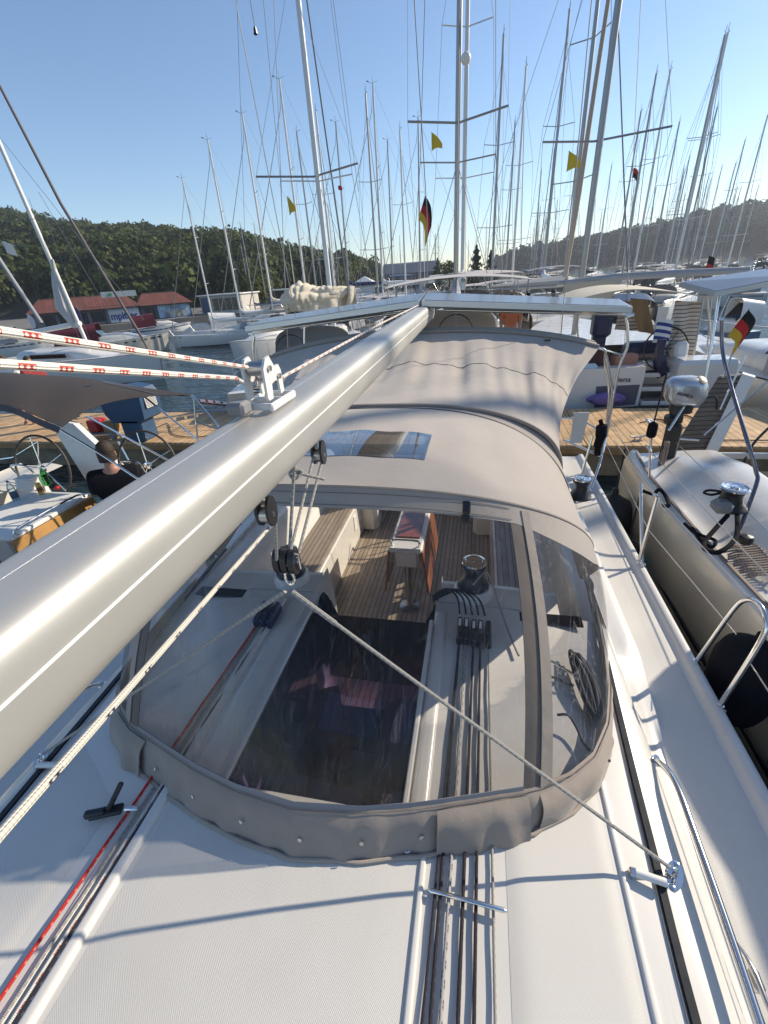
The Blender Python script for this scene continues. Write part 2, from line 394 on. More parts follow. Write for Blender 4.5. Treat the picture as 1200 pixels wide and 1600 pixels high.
for side in (1, -1):
    us = sorted(set([u for u, _ in prof] + [HX1 if side > 0 else -HX0]))
    full = [(u, roofz(u)) for u in us if u <= 1.46] + [p for p in prof if p[0] >= 1.5 or prof.index(p) > 10]
    V = []
    for y in ys:
        for i, (u, z) in enumerate(full):
            # the roof ends in a rounded slope forward
            zz = z
            if u < 1.47 and z > -2.03 and y < -2.5: zz = lerp(z, -2.03, min(1, (-2.5-y)/2.5))
            bf = beam(y); uu = u*bf if y < 1 else u
            V.append((XC + side*uu, y, zz))
    n = len(full); F = []
    for j in range(len(ys)-1):
        for i in range(n-1):
            yc = (ys[j]+ys[j+1])/2; uc = (full[i][0]+full[i+1][0])/2; top = full[i][1] > -1.9
            if yc > 2.08 and uc < 1.36: 
                if full[i][1] > -2.5: continue                 # cockpit well
            if HY0 < yc < HY1 and uc < (HX1 if side > 0 else -HX0) and full[i][1] > -1.9: continue
            if yc > HY1 and uc < 0.385 and full[i][1] > -1.9: continue
            f = (j*n+i, j*n+i+1, (j+1)*n+i+1, (j+1)*n+i); F.append(f if side < 0 else f[::-1])
    mb.add(V, F)
# transom
tz = [(XC+s*u, 5.3, z) for s in (1,) for u, z in prof if z < -2.0 and u > 0.9]
mb.add([(XC-1.87,5.3,-2.05),(XC+1.87,5.3,-2.05),(XC+1.8,5.3,-3.1),(XC+1.1,5.3,-3.9),(XC-1.1,5.3,-3.9),(XC-1.8,5.3,-3.1)], [(0,1,2,3,4,5)])
put(mb, 'hull', gel, angle=60)
# coaming either side of the cockpit, with the winch islands
for s in (1,-1):
    c = MB()
    def cf(a, b, s=s):
        y = lerp(2.08, 5.2, b); P_ = [(0.80,-2.41),(1.16,-2.40),(1.20,-2.30),(1.245,-1.98),(1.28,-1.925),(1.33,-1.905),(1.47,-1.905),(1.52,-1.925),(1.545,-2.04)]
        k = a*(len(P_)-1); i = min(int(k), len(P_)-2); u = lerp(P_[i][0], P_[i+1][0], k-i); z = lerp(P_[i][1], P_[i+1][1], k-i)
        return (XC+s*u, y, z + (0.0 if u < 1.2 else -0.03*b))
    c.grid(cf, 24, 8)
    def cf2(a, b, s=s):
        y = lerp(1.45, 2.08, b); P_ = [(1.28,-1.925),(1.33,-1.905),(1.47,-1.905),(1.52,-1.925),(1.545,-2.045)]
        k = a*4; i = min(int(k), 3); u = lerp(P_[i][0], P_[i+1][0], k-i); z = lerp(P_[i][1], P_[i+1][1], k-i); z0 = min(z, roofz(u)-.004); e = b*b*(3-2*b)
        return (XC+s*u, y, lerp(z0, z, e))
    c.grid(cf2, 16, 10); put(c, 'cockpit_coaming', gel)
# companionway shoulders that run aft past the hatch and carry the winches
for s in (1,-1):
    c = MB()
    def sh(a, b, s=s):
        u = lerp(0.40, 1.10, a); y = lerp(2.081, 2.42, b); e = min(1, max(0, b-.6)/.4)
        return (XC+s*(u + (0.12*e if a < .3 else 0)), y, roofz(u) + .002 - 0.25*e*e)
    c.grid(sh, 8, 8)
    c.grid(lambda a, b, s=s: (XC+s*lerp(0.52, 1.10, a), 2.42+.02*b, lerp(-1.995, -2.9, b)), 3, 3)
    c.grid(lambda a, b, s=s: (XC+s*0.40, lerp(1.885, 2.42, a), lerp(-1.752 - (0.25 if a > .9 else 0), -2.9, b)), 8, 3)
    # raised winch plinth
    c.lathe([(0.125,-1.80),(0.118,-1.72),(0.10,-1.700),(0.0,-1.698)], (XC+s*0.60, 2.20, 0), 24)
    put(c, 'winch_plinth', gel)
    st = MB(); st.box((XC+s*1.0, 2.03, roofz(1.0)+.004), (0.42, 0.085, 0.012), bev=.003); put(st, 'dark_inset', darkglass)
# non-skid panels laid on the roof and side deck
def panel(u0, u1, y0, y1, name='nonskid_panel', rim=.03, ny=16, extra=.004, side_=None):
    c = MB()
    def f(a, b):
        l, r = (u0(b) if callable(u0) else u0), (u1(b) if callable(u1) else u1)
        u = lerp(l, r, a); y = lerp(y0(a) if callable(y0) else y0, y1(a) if callable(y1) else y1, b)
        d = min(a, 1-a)*10; d2 = min(b, 1-b)*12
        return (XC+u, y, roofz(u) + extra*min(1, d, d2) + .0008)
    c.grid(f, 22, ny); return put(c, name, nonskid)
panel(-0.530, 0.448, -0.35, 0.765)                      # centre panel before the hood
panel(0.735, 1.085, -0.35, lambda a: 0.98+0.25*a)            # right panel up to the groove
panel(-1.22, -0.765, -0.35, lambda a: 1.0-0.28*a)
panel(1.50, 1.77, -0.3, 5.2, extra=.002); panel(-1.77, -1.50, -0.3, 5.2, extra=.002)
# moulded ridges and channels beside the rope runs
def ridge(u, w_, h, y0, y1, name='moulded_ridge', m=gel):
    c = MB(); K = [(-.5,0),(-.42,.6),(-.25,.95),(0,1),(.25,.95),(.42,.6),(.5,0)]
    def f(a, b):
        k = a*6; i = min(int(k), 5); q = lerp(K[i][0], K[i+1][0], k-i); z = lerp(K[i][1], K[i+1][1], k-i); uu = u+q*w_
        return (XC+uu, lerp(y0, y1, b), roofz(uu)+z*h)
    c.grid(f, 12, 10); return put(c, name, m)
ridge(-0.578, 0.050, 0.020, -0.4, 1.99); ridge(-0.47, 0.12, 0.013, 0.84, 1.98); ridge(-0.655, 0.03, 0.008, -.4, 1.99)
ridge(0.460, 0.022, 0.012, -0.4, 0.80); ridge(0.425, 0.07, 0.015, 0.84, 1.98); ridge(1.115, 0.025, 0.010, -0.4, 1.25); ridge(1.155, 0.02, -0.006, -0.4, 1.6)
# dark track on the right, curving to the coaming
for s in (1,-1):
    t = MB(); tp = [(1.205,-0.4),(1.215,0.5),(1.235,.9),(1.25,1.2),(1.275,1.6),(1.31,2.1),(1.34,2.6)]
    sp_ = spline([(XC+s*u, y, roofz(min(u,1.33))+.012) for u, y in tp], 5); V = []
    for p in sp_:
        for q, z in ((-.011,-.013),(-.011,.004),(.011,.004),(.011,-.013)): V.append((p.x+q, p.y, p.z+z))
    n = len(sp_); t.add(V, [(i*4+k, i*4+k+1, (i+1)*4+k+1, (i+1)*4+k) for i in range(n-1) for k in range(3)]); put(t, 'sheet_track', blackp)
    t2 = MB(); t2.tube([(p.x - s*.017, p.y, p.z-.007) for p in sp_], .0035, 6); put(t2, 'track_edge', steel_d)
# ----- steel handrails along the roof edge
for s in (1,-1):
    h = MB(); hp = [(XC+s*1.375,1.30,-1.855),(XC+s*1.385,1.24,-1.815),(XC+s*1.39,1.16,-1.79),(XC+s*1.385,1.0,-1.78),(XC+s*1.37,.6,-1.775),(XC+s*1.335,0.1,-1.77),(XC+s*1.30,-.5,-1.77)]
    h.tube(spline(hp, 6), .0125, 12); h.lathe([(.024,0),(.024,.005),(.014,.010),(.012,.03)], (XC+s*1.375,1.30,-1.868), 14)
    put(h, 'handrail', steel)
# ----- padeye the bridle is tied to (right one shows), bar with tube, deck eyes
for s in (1,-1):
    p = MB(); c = (XC+s*1.285, 0.858); z = roofz(1.285)
    M = rotz(R_(62*s)); poly = [(.052*math.cos(a)*1.0, .026*math.sin(a)) for a in [i*math.pi/12 for i in range(24)]]
    p.prism(poly, z, z+.007, None, (c[0], c[1], 0)); p.v = [tuple(M @ Vector((x-c[0], y-c[1], 0)) + Vector((c[0], c[1], zz))) for x, y, zz in p.v]
    put(p, 'padeye', steel)
    q = MB(); q.tube([Vector((c[0], c[1], z)) + M @ Vector((.024*math.cos(a), 0, .004+.026*math.sin(a))) for a in [i*math.pi/10 for i in range(11)]], .0055, 8)
    for e in (-1, 1):
        q.lathe([(.009,.006),(.009,.010),(.004,.012),(0,.012)], tuple(Vector((c[0],c[1],z)) + M @ Vector((e*.040,0,0))), 10)
    q.tube([Vector((c[0]-s*.012, c[1], z+.024)) + Vector((.016*math.cos(a), .006*math.sin(a), .014*math.sin(a))) for a in [i*math.pi/8 for i in range(16)]], .0045, 8, closed=True)
    put(q, 'padeye_shackle', steel)
    b = MB(); z2 = roofz(1.19); b.tube([(XC+s*1.150, .828, z2+.030), (XC+s*1.238, .815, z2+.027)], .0125, 12); put(b, 'car_stop_tube', whitep)
    b = MB(); b.box((XC+s*1.145,.829,z2+.016),(.022,.03,.034),bev=.005); put(b, 'car_stop', steel); b = MB(); b.box((XC+s*1.242,.815,z2+.014),(.010,.022,.028),bev=.003); put(b, 'car_stop', steel)
c = MB(); c.tube([(-.092,.653,-1.738),(-.085,.651,-1.735),(.14,.640,-1.735),(.150,.639,-1.737)], [.004,.0075,.0075,.003], 10); put(c, 'fairlead_bar', steel)
c = MB(); c.tube([Vector((.172,.866,-1.7515)) + Vector((.022*math.cos(a), .010*math.sin(a), 0.003)) for a in [i*math.pi/12 for i in range(24)]], .0032, 8, closed=True); c.box((.172,.866,-1.7525),(.030,.012,.005),bev=.002); put(c, 'deck_eye', whitep)
c = MB(); c.tube([Vector((-.178,.762,-1.745)) + Vector((.012*math.cos(a), .018*math.sin(a), 0.003)) for a in [i*math.pi/12 for i in range(24)]], .003, 8, closed=True); put(c, 'deck_eye', whitep)
# folding cleat with a short grey line by the handrail
c = MB(); c.tube([(.86,.745,-1.905),(.862,.70,-1.875),(.865,.66,-1.866),(.872,.58,-1.88)], [.007,.009,.009,.006], 10); c.box((.867,.655,-1.885),(.03,.05,.03),bev=.006); put(c, 'deck_cleat', steel_d)
# ----- deck organiser on the left (black jammer with upright handle)
jam = MB(); jz = -1.735
jam.box((-1.365,.665,jz+.012),(.075,.028,.026),rotm(0,0,20),bev=.006); jam.box((-1.33,.68,jz+.005),(.12,.040,.018),rotm(0,0,22),bev=.005)
jam.box((-1.308,.72,jz+.045),(.018,.020,.10),rotm(-50,12,-8),bev=.005)
put(jam, 'rope_jammer', blackp)
c = MB(); c.box((-1.235,.705,jz+.010),(.055,.018,.014),rotm(0,0,10),bev=.004); put(c, 'jammer_pin', steel)
# ----- rope clutches
for i, x in enumerate((-.045, -.010, .030, .066, .108)):
    y0 = 1.815 + (0.0 if i < 2 else -.01); cl = MB()
    cl.box((x, y0, -1.722), (.030, .16, .060), bev=.008); cl.box((x, y0+.02, -1.690), (.026, .10, .018), rotm(6,0,0), bev=.006); cl.box((x, y0-.07, -1.715), (.022,.03,.045), bev=.006)
    o = put(cl, 'rope_clutch', blackp)
    if i < 4:
        l2 = MB(); l2.box((x, y0+.025, -1.6795), (.014, .05, .002), rotm(6,0,0)); lo = l2; lo.v = [(a-XC, b-1.0, c_-WATER) for a, b, c_ in lo.v]
        lo.build('clutch_label', whitep, o)
for i, x in enumerate((-1.215, -1.175, -1.13)):
    cl = MB(); cl.box((x, 1.80, -1.722), (.030, .17, .062), bev=.008); cl.box((x, 1.83, -1.690), (.026, .10, .018), rotm(6,0,0), bev=.006); put(cl, 'rope_clutch', navy)
# ----- winches
def winch(x, y, z, s=1.0, m=blackp, parent=yacht):
    q = MB(); q.lathe([(r*s, h*s) for r, h in [(.078,0),(.080,.012),(.072,.020),(.064,.030),(.048,.055),(.043,.085),(.046,.105),(.058,.118),(.060,.128),(.054,.136)]], (x,y,z), 28)
    o = put(q, 'winch', m, parent)
    t = MB(); t.lathe([(r*s, h*s) for r, h in [(.055,.136),(.060,.140),(.058,.150),(.044,.154),(.040,.150),(.016,.150),(.014,.158),(.0,.158)]], (x,y,z), 28)
    t.v = [(a-XC, b-1.0, c_-WATER) for a, b, c_ in t.v] if parent is yacht else t.v
    t.build('winch_top', steel, o)
winch(XC+.60, 2.20, -1.70, 1.2); winch(XC-.60, 2.20, -1.70, 1.2)
winch(.98, 3.95, -1.93, 1.3); winch(XC-1.51, 4.05, -1.93, 1.15)
# ----- companionway: smoked sliding hatch over a dark cabin, mahogany washboards behind
h = MB(); h.box((XC+.0125, (HY0+HY1)/2, -1.735), (.69, HY1-HY0-.04, .008)); put(h, 'sliding_hatch', smoke)
h = MB()
for u in (-.352, .375): h.box((XC+u, (HY0+HY1)/2, -1.738), (.022, HY1-HY0+.01, .03), bev=.005)
h.box((XC+.0125, HY0+.008, -1.737), (.75,.03,.03), bev=.005); put(h, 'hatch_frame', gel)
h = MB()
x0, x1, y0, y1, z1, z0 = XC-.9, XC+.9, .3, 2.06, -1.80, -3.35
h.add([(x0,y0,z0),(x1,y0,z0),(x1,y1,z0),(x0,y1,z0),(x0,y0,z1),(x1,y0,z1),(x1,y1,z1),(x0,y1,z1)], [(0,1,2,3),(0,4,5,1),(1,5,6,2),(0,3,7,4)])
# the liner round the hatch opening
h.add([(XC+HX0,HY0,-1.752),(XC+HX1,HY0,-1.752),(XC+HX1,HY1,-1.752),(XC+HX0,HY1,-1.752),(XC+HX0,HY0,-1.80),(XC+HX1,HY0,-1.80),(XC+HX1,HY1,-1.80),(XC+HX0,HY1,-1.80)],
      [(0,1,5,4),(1,2,6,5),(3,0,4,7)])
put(h, 'cabin_interior', mat('cabin_liner', (0.16, 0.14, 0.22), 0.6), smooth=False)
h = MB(); h.box((XC-.25,1.62,-2.45),(.22,.5,.03),rotm(20,0,25)); put(h, 'cabin_step', mahog); h = MB(); h.box((XC-.1,1.2,-3.1),(.9,.9,.04)); put(h, 'cabin_floor', mahog)
h = MB(); h.box((XC-.30,1.35,-2.2),(.04,.55,.012),rotm(25,0,-20)); put(h, 'pink_trim', mat('pink_trim', (0.40,0.20,0.20), .6))
h = MB(); h.grid(lambda a, b: (XC+lerp(.10,.34,a), lerp(.95,1.75,b), -2.35+.10*math.sin(a*math.pi)+.03*math.sin(b*9)), 12, 16, thick=.05); put(h, 'cabin_cushion', mat('beige_cushion',(0.42,0.36,0.30),.85,bump=(5,.5,.03)))
h = MB()
for k in range(3): h.box((XC+.01, 2.03, -2.03-.17*k), (.74, .025, .165), bev=.004)
h.box((XC+.01,2.03,-1.935),(.78,.05,.03),bev=.006); put(h, 'washboard', mahog)
h = MB(); h.box((XC-.03,2.0,-1.93),(.14,.03,.05),bev=.008); h.box((XC+.06,2.0,-1.915),(.03,.04,.05),bev=.008); put(h, 'washboard_latch', steel_d)
for s in (1,-1): h = MB(); h.tube(spline([(XC+s*.34,2.06,-2.0),(XC+s*.40,2.14,-1.90),(XC+s*.46,2.26,-2.0),(XC+s*.44,2.32,-2.2)],5), [.05]*6+[.07]*5+[.08]*5, 10); put(h, 'rope_pouch', blackcloth)
# ----- cockpit: sole, benches, table, helm seats
def tk(mb_, name, **k): return put(mb_, name, teak, **k)
c = MB(); c.grid(lambda a, b: (XC+lerp(-.80,.80,a), lerp(2.10,5.28,b), -2.85), 2, 2); tk(c, 'cockpit_sole')
for s in (1,-1):
    c = MB(); c.box((XC+s*.985, 3.85, -2.397), (.33, 2.75, .018), bev=.004); b_ = tk(c, 'bench_seat')
    c = MB(); c.box((XC+s*.81, 3.85, -2.62), (.03, 2.78, .46), bev=.012); c.box((XC+s*.98,2.46,-2.62),(.36,.03,.46)); put(c, 'bench_side', gel)
    for k in range(3):
        c = MB(); c.box((XC+s*.792, 4.35+.22*k, -2.55), (.012,.10,.20-.04*k), bev=.004); put(c, 'locker_vent', whitep)
    c = MB(); c.tube(spline([(XC+s*.86,2.62,-2.38),(XC+s*.86,2.62,-2.30),(XC+s*.86,2.9,-2.28),(XC+s*.86,3.0,-2.38)],4),.011,8); put(c, 'grab_rail', steel)
# cockpit table
c = MB(); c.box((XC+.01, 3.62, -2.13), (.30, .92, .05), bev=.015); c.box((XC+.01,3.25,-2.24),(.24,.12,.20),bev=.03); c.box((XC+.01,3.92,-2.45),(.24,.26,.62),bev=.03)
tb = put(c, 'cockpit_table', gel)
def sub(mb_, name, m, par, **k):
    off = Vector((0,0,0)); q = par
    while q is not None: off += Vector(q.location); q = q.parent
    mb_.v = [(x-off.x, y-off.y, z-off.z) for x, y, z in mb_.v]; return mb_.build(name, m, par, **k)
c = MB(); c.box((XC+.01,3.70,-2.098),(.22,.70,.012),bev=.004); sub(c, 'table_inlay', mahog, tb)
for s in (1,-1):
    c = MB(); c.box((XC+.01+s*.175,3.62,-2.36),(.022,.92,.46),rotm(0,s*-7,0),bev=.006); sub(c, 'table_leaf', mat('table_leaf', (0.25,.095,.045), .3, var=(6,.25), coat=.4), tb)
c = MB(); c.tube([(XC+.01,3.28,-2.30),(XC+.01,3.28,-2.84)],.030,14); c.lathe([(.10,0),(.10,.012),(.05,.02),(.03,.03)],(XC+.01,3.28,-2.85),20); sub(c, 'table_leg', steel_d, tb)
c = MB(); c.tube(spline([(XC-.11,3.22,-2.10),(XC-.11,3.20,-2.05),(XC-.08,3.20,-2.035),(XC+.10,3.20,-2.035),(XC+.13,3.20,-2.05),(XC+.13,3.22,-2.10)],4),.010,8); sub(c, 'table_rail', steel, tb)
# helm pedestals + wheels at the stern
for s in (1,-1):
    c = MB(); c.box((XC+s*.72,4.75,-2.42),(.26,.30,.86),rotm(8,0,0),bev=.05); pd = put(c, 'helm_pedestal', gel)
    c = MB(); c.tube([Vector((XC+s*.72,4.98,-2.25)) + Vector((.40*math.cos(a), .06*math.sin(a), .40*math.sin(a))) for a in [i*math.pi/20 for i in range(40)]], .014, 8, closed=True)
    for k in range(5): a = k*2*math.pi/5+.3; c.tube([(XC+s*.72,4.98,-2.25),(XC+s*.72+.40*math.cos(a),4.98+.06*math.sin(a),-2.25+.40*math.sin(a))],.007,6)
    sub(c, 'steering_wheel', blackp, pd)
# ----- stanchions, guard wires, pushpit
def stanch(pts, name='stanchion', r=.0125): 
    c = MB(); c.tube(pts, r, 10); p0 = pts[0]; c.lathe([(.032,0),(.032,.006),(.02,.014),(.016,.05)], (p0[0],p0[1],p0[2]), 14); return put(c, name, steel)
SX = 1.245
for s in (1,-1):
    X = lambda x: XC + s*(x-XC)
    stanch([(X(SX),3.02,-2.045),(X(SX+.01),3.02,-1.46),(X(SX-.01),3.02,-1.44)]); stanch([(X(SX+.02),2.98,-2.045),(X(SX+.02),3.38,-1.52)], 'stanchion_brace')
    # gate hoop further forward
    c = MB(); c.tube(spline([(X(1.275),2.06,-2.03),(X(1.33),2.03,-1.62),(X(1.345),1.99,-1.51),(X(1.35),1.92,-1.475),(X(1.35),1.84,-1.50),(X(1.34),1.80,-1.60),(X(1.265),1.76,-2.03)],5),.0125,10)
    for yy in (2.06,1.76): c.lathe([(.03,0),(.03,.006),(.018,.014),(.016,.03)],(X(1.27),yy,-2.04),14)
    put(c, 'gate_hoop', steel)
    stanch([(X(1.22),-1.0,-2.045),(X(1.24),-1.0,-1.42)])
    # pushpit: two legs, top rail towards the transom
    c = MB(); c.tube(spline([(X(1.17),4.32,-2.04),(X(1.30),4.62,-1.78),(X(1.42),5.02,-1.70),(X(1.42),5.02,-1.42)],5),.0125,10)
    c.tube([(X(1.10),4.52,-2.04),(X(1.17),4.60,-1.55)],.0125,10)
    c.tube(spline([(X(1.42),5.02,-1.70),(X(1.15),5.20,-1.56),(X(.75),5.25,-1.56),(X(.30),5.25,-1.56)],5),.0125,10)
    c.tube([(X(1.30),4.62,-1.78),(X(.95),4.62,-1.62),(X(.90),4.62,-1.60)],.0125,10)
    for p in ((X(1.17),4.32),(X(1.10),4.52)): c.lathe([(.03,0),(.03,.006),(.018,.014),(.016,.03)],(p[0],p[1],-2.045),14)
    put(c, 'pushpit', steel)
    for z0_, z1_ in ((-1.46,-1.50),(-1.72,-1.76)):
        c = MB(); c.tube([(X(1.42),5.02,z1_),(X(SX+.005),3.02,z0_),(X(1.35),1.97,z0_-.03 if z0_>-1.6 else z0_)],.0030,6); c.tube([(X(1.345),1.80,z0_-.03),(X(1.24),-1.0,z0_+.0)],.0030,6); put(c, 'guard_wire', steel_d)
# ----- solar panel arch over the stern
for s in (1,-1):
    def top(u): return ipol([(0,-.205),(1.95,-.375)], u)
    c = MB(); pl = [(XC+s*.012, 4.72, -.215),(XC+s*1.96,4.80,-.375),(XC+s*1.96,5.32,-.335),(XC+s*.012,5.32,-.165)]
    A, B, C_, D = [Vector(p) for p in pl]; nn = Vector((0,0,1)); c.add([A,B,C_,D,A-nn*.05,B-nn*.05,C_-nn*.05,D-nn*.05],[(0,1,2,3),(4,7,6,5),(0,4,5,1),(1,5,6,2),(2,6,7,3),(3,7,4,0)])
    pf = put(c, 'solar_panel', solarframe, smooth=False)
    c = MB(); e = Vector((0,0,.003)); q = lambda a, b: (A.lerp(B,a)).lerp(D.lerp(C_,a),b)+e; c.add([q(.012,.05),q(.988,.05),q(.988,.95),q(.012,.95)],[(0,1,2,3)] if s>0 else [(3,2,1,0)]); sub(c, 'solar_cells', solar, pf, smooth=False)
    c = MB(); X = lambda u: XC+s*u
    # arch tubes: pushpit corner up to the panel, then under it
    c.tube(spline([(X(2.0),5.02,-1.70),(X(2.0),5.02,-.98),(X(2.04),5.02,-.75),(X(1.98),5.02,-.50),(X(1.90),5.02,-.455),(X(.2),5.02,-.33)],6),.0145,12)
    c.tube([(X(2.0),5.02,-1.70),(X(1.98),5.02,-1.20),(X(1.78),4.72,-.78)],.0125,10)
    c.tube([(X(1.35),5.02,-.42),(X(1.50),4.95,-1.56)],.012,10) if s < 0 else None
    c.tube([(X(0),4.85,-.275),(X(1.93),4.90,-.435)],.012,8)
    put(c, 'panel_arch', steel)
# white board on the right pushpit, covered bundle below it
c = MB(); c.grid(lambda a, b: (lerp(.965,1.11,a)-.03*b*(a), 4.62, lerp(-1.31,-1.63,b)), 4, 4, thick=.012); put(c, 'white_board', whitep, smooth=False)
c = MB(); c.tube(spline([(1.235,4.66,-1.40),(1.255,4.66,-1.46),(1.26,4.64,-1.56),(1.245,4.62,-1.66),(1.25,4.60,-1.76)],4),[.02]*4+[.055]*5+[.045]*4+[.03]*4,10); put(c, 'covered_bundle', blackcloth)
# mast and its foot behind the camera
c = MB(); c.tube([(XC,-.55,-1.76),(XC,-.62,16.5)],.10,20); put(c, 'mast', alu)
c = MB(); c.lathe([(.17,-1.752),(.16,-1.72),(.12,-1.70)],(XC,-.55,0),24); put(c, 'mast_collar', steel_d)
for s in (1,-1):
    c = MB(); c.tube([(XC+s*1.30,-.4,-1.85),(XC+s*1.05,-.2,4.5),(XC+s*.9,-.2,9.5),(XC,-.62,15.8)],.005,6); put(c, 'shroud', steel_d)
    c = MB(); c.tube([(XC,-.6,4.5),(XC+s*1.05,-.2,4.5)],.02,8); put(c, 'spreader', alu)
    c = MB(); c.tube([(XC+s*1.45,5.2,-1.6),(XC,-.62,16.4)],.004,6); put(c, 'backstay', steel_d)

# ---------------- sprayhood ----------------
hood = empty('sprayhood', (XC, 1.6, -1.76), 0, 'taupe canvas spray hood with clear windows over the companionway of the near yacht', 'spray hood')
baseL = [(0,.685),(.24,.715),(.43,.765),(.83,.905),(.97,.99),(1.08,1.10),(1.17,1.28),(1.225,1.50),(1.265,1.80),(1.30,2.15),(1.33,2.55)]
def arc_tab(P_):
    L_ = [0]
    for a, b in zip(P_, P_[1:]): L_.append(L_[-1]+math.dist(a, b))
    return L_
bL = arc_tab(baseL); ksplit = bL[3]
def base_pt(t):          # t in -1..1
    s = 1 if t >= 0 else -1; a = abs(t); l = (a/.45)*ksplit if a < .45 else lerp(ksplit, bL[-1], (a-.45)/.55)
    u = ipol(list(zip(bL, [p[0] for p in baseL])), l); y = ipol(list(zip(bL, [p[1] for p in baseL])), l)
    return Vector((XC+s*u, y, roofz(u)+.004))
def bow_pt(t, W=1.26, ztop=-.735, zb=-1.80, ytop=1.49, yb=2.42, n=2.7):
    s = 1 if t >= 0 else -1; a = abs(t)
    th = a/.45*.62 if a < .45 else lerp(.62, math.pi/2, (a-.45)/.55)   # superellipse angle
    u = W*math.sin(th)**(2/n); h = math.cos(th)**(2/n) if th < math.pi/2-1e-6 else 0
    z = lerp(zb, ztop, h); return Vector((XC+s*u, lerp(yb, ytop, h**1.15), z + .02*math.cos(min(1.5,u/1.26*1.5))))
# smoother arc-parameterisation of the bow so that the middle is evenly spaced
_tab = []
for i in range(401):
    th = i/400*math.pi/2; n_ = 2.7; _tab.append((1.0*math.sin(th)**(2/n_), (math.cos(th)**(2/n_) if i < 400 else 0)))
def bow(t, W=1.26, ztop=-.735, zb=-1.80, ytop=1.49, yb=2.42, crown=.02, split=.60):
    s = 1 if t >= 0 else -1; a = abs(t)
    pts = bow.cache.get((W, ztop, zb))
    if pts is None:
        pts = [(W*x, lerp(zb, ztop, h), h) for x, h in _tab]; L_ = [0]
        for p, q in zip(pts, pts[1:]): L_.append(L_[-1]+math.hypot(q[0]-p[0], q[1]-p[1]))
        bow.cache[(W, ztop, zb)] = pts; bow.cache[(W, ztop, zb, 'L')] = L_
    L_ = bow.cache[(W, ztop, zb, 'L')]; ls = split*W
    l = a/.45*ls if a < .45 else lerp(ls, L_[-1], (a-.45)/.55)
    import bisect
    k = min(max(bisect.bisect_left(L_, l), 1), len(L_)-1); f = (l-L_[k-1])/max(1e-9, L_[k]-L_[k-1])
    u = lerp(pts[k-1][0], pts[k][0], f); z = lerp(pts[k-1][1], pts[k][1], f); h = lerp(pts[k-1][2], pts[k][2], f)
    return Vector((XC+s*u, lerp(yb, ytop, h**1.2), z + crown*(1-(u/W)**2)))
bow.cache = {}
B1 = lambda t: bow(t)
B2 = lambda t: bow(t, 1.24, -.765, -1.72, 2.72, 2.72, .03)
def front(t, v):         # v 0 at the hem, 1 at the bow; bulges outward a little
    a, b = base_pt(t), B1(t); p = a.lerp(b, v)
    c0 = Vector((XC, 2.0, -1.9)); out = (p-c0); out.z *= .4; out.normalize(); k = .05 if abs(t) < .45 else .05-.012*min(1,(abs(t)-.45)*4)
    return p + out*k*math.sin(math.pi*v)
def strip_(t0, t1, v0, v1, name, m, off=0.0, nt=30, nv=10, thick=.003, wr=0.0, dry=None, par=hood):
    c = MB()
    def f(a, b):
        t = lerp(t0, t1, a); vv0 = v0(t) if callable(v0) else v0; vv1 = v1(t) if callable(v1) else v1; v = lerp(vv0, vv1, b); p = front(t, v)
        if off or wr:
            c0 = Vector((XC, 2.0, p.z)); o_ = (p-c0); o_.z = 0; o_.normalize(); o_.z = .35
            p = p + o_*(off + wr*(math.sin(t*61)*.5+math.sin(t*37+2)*.5)*math.sin(math.pi*min(1,b*1.2)))
        return p
    c.grid(f, nt, nv, thick=thick); return put(c, name, m, par)
WB = .124; WT = .935
wt = lambda t: WT - (.0 if abs(t) < .45 else .10*min(1,(abs(t)-.45)/.2))
DK = mat('shaded_canvas_strip', (0.15, 0.128, 0.112), .85, var=(6,.08), bump=(9,.5,.01))  # canvas strip beside the window, its shade put into a darker colour
# hem skirt: flares out onto the deck
def skirt(t0, t1, name='hood_skirt', bulge=.035, m=canvas_band, nt=70, lo=-.025, hi=WB+.005, offs=0.0, lip=.02):
    c = MB()
    def f(a, b):
        t = lerp(t0, t1, a); p = front(t, lerp(0, hi, b)); c0 = Vector((XC, 1.9, p.z)); o_ = (p-c0); o_.z = 0; o_.normalize()
        wv = .0030*math.sin(t*83+2*b)+.0015*math.sin(t*131+1)+.003*math.sin(t*21)
        sd = (1 if abs(t) < .45 else .35); fr_ = .016*sd*(1-b/.36)**1.1 if b < .36 else 0.0
        q = p + o_*(offs + (bulge*.35)*math.sin(math.pi*b) + fr_ + .4*lip*(1-b)**3*sd + wv*(1-b)*1.6); q.z += offs*.3 + .02*math.sin(math.pi*b)
        if b < .02: q.z = roofz(q.x-XC) + .004 + .0015*(1+math.sin(t*47))
        return q
    c.grid(f, nt, 12, thick=.003); return put(c, name, m, hood)
skirt(-.88, .88, nt=160)
skirt(.262, .432, 'rope_flap', .050, canvas_band, 24, offs=.018, hi=WB-.01, lip=.022)
skirt(-.50, -.385, 'rope_flap', .045, canvas_band, 20, offs=.018, hi=WB-.01, lip=.03)
skirt(.455, .60, 'skirt_fold', .055, canvas_band, 20, offs=.012, hi=WB-.015, lip=.01)
strip_(-.436, .436, WB, WT, 'front_window', vinyl, nt=50, nv=24, thick=0)
strip_(.468, .93, WB, wt, 'side_window', vinyl_side, nt=30, nv=24, thick=0); strip_(-.93, -.468, WB, wt, 'side_window', vinyl_side, nt=30, nv=24, thick=0)
strip_(.430, .462, WB-.02, .985, 'window_strip', DK, .002, 4, 20); strip_(.458, .474, WB-.02, .985, 'zip_flap', canvas_band, .007, 4, 20, wr=.002)
strip_(-.462, -.430, WB-.02, .985, 'window_strip', DK, .002, 4, 20); strip_(-.474, -.458, WB-.02, .985, 'zip_flap', canvas_band, .007, 4, 20)
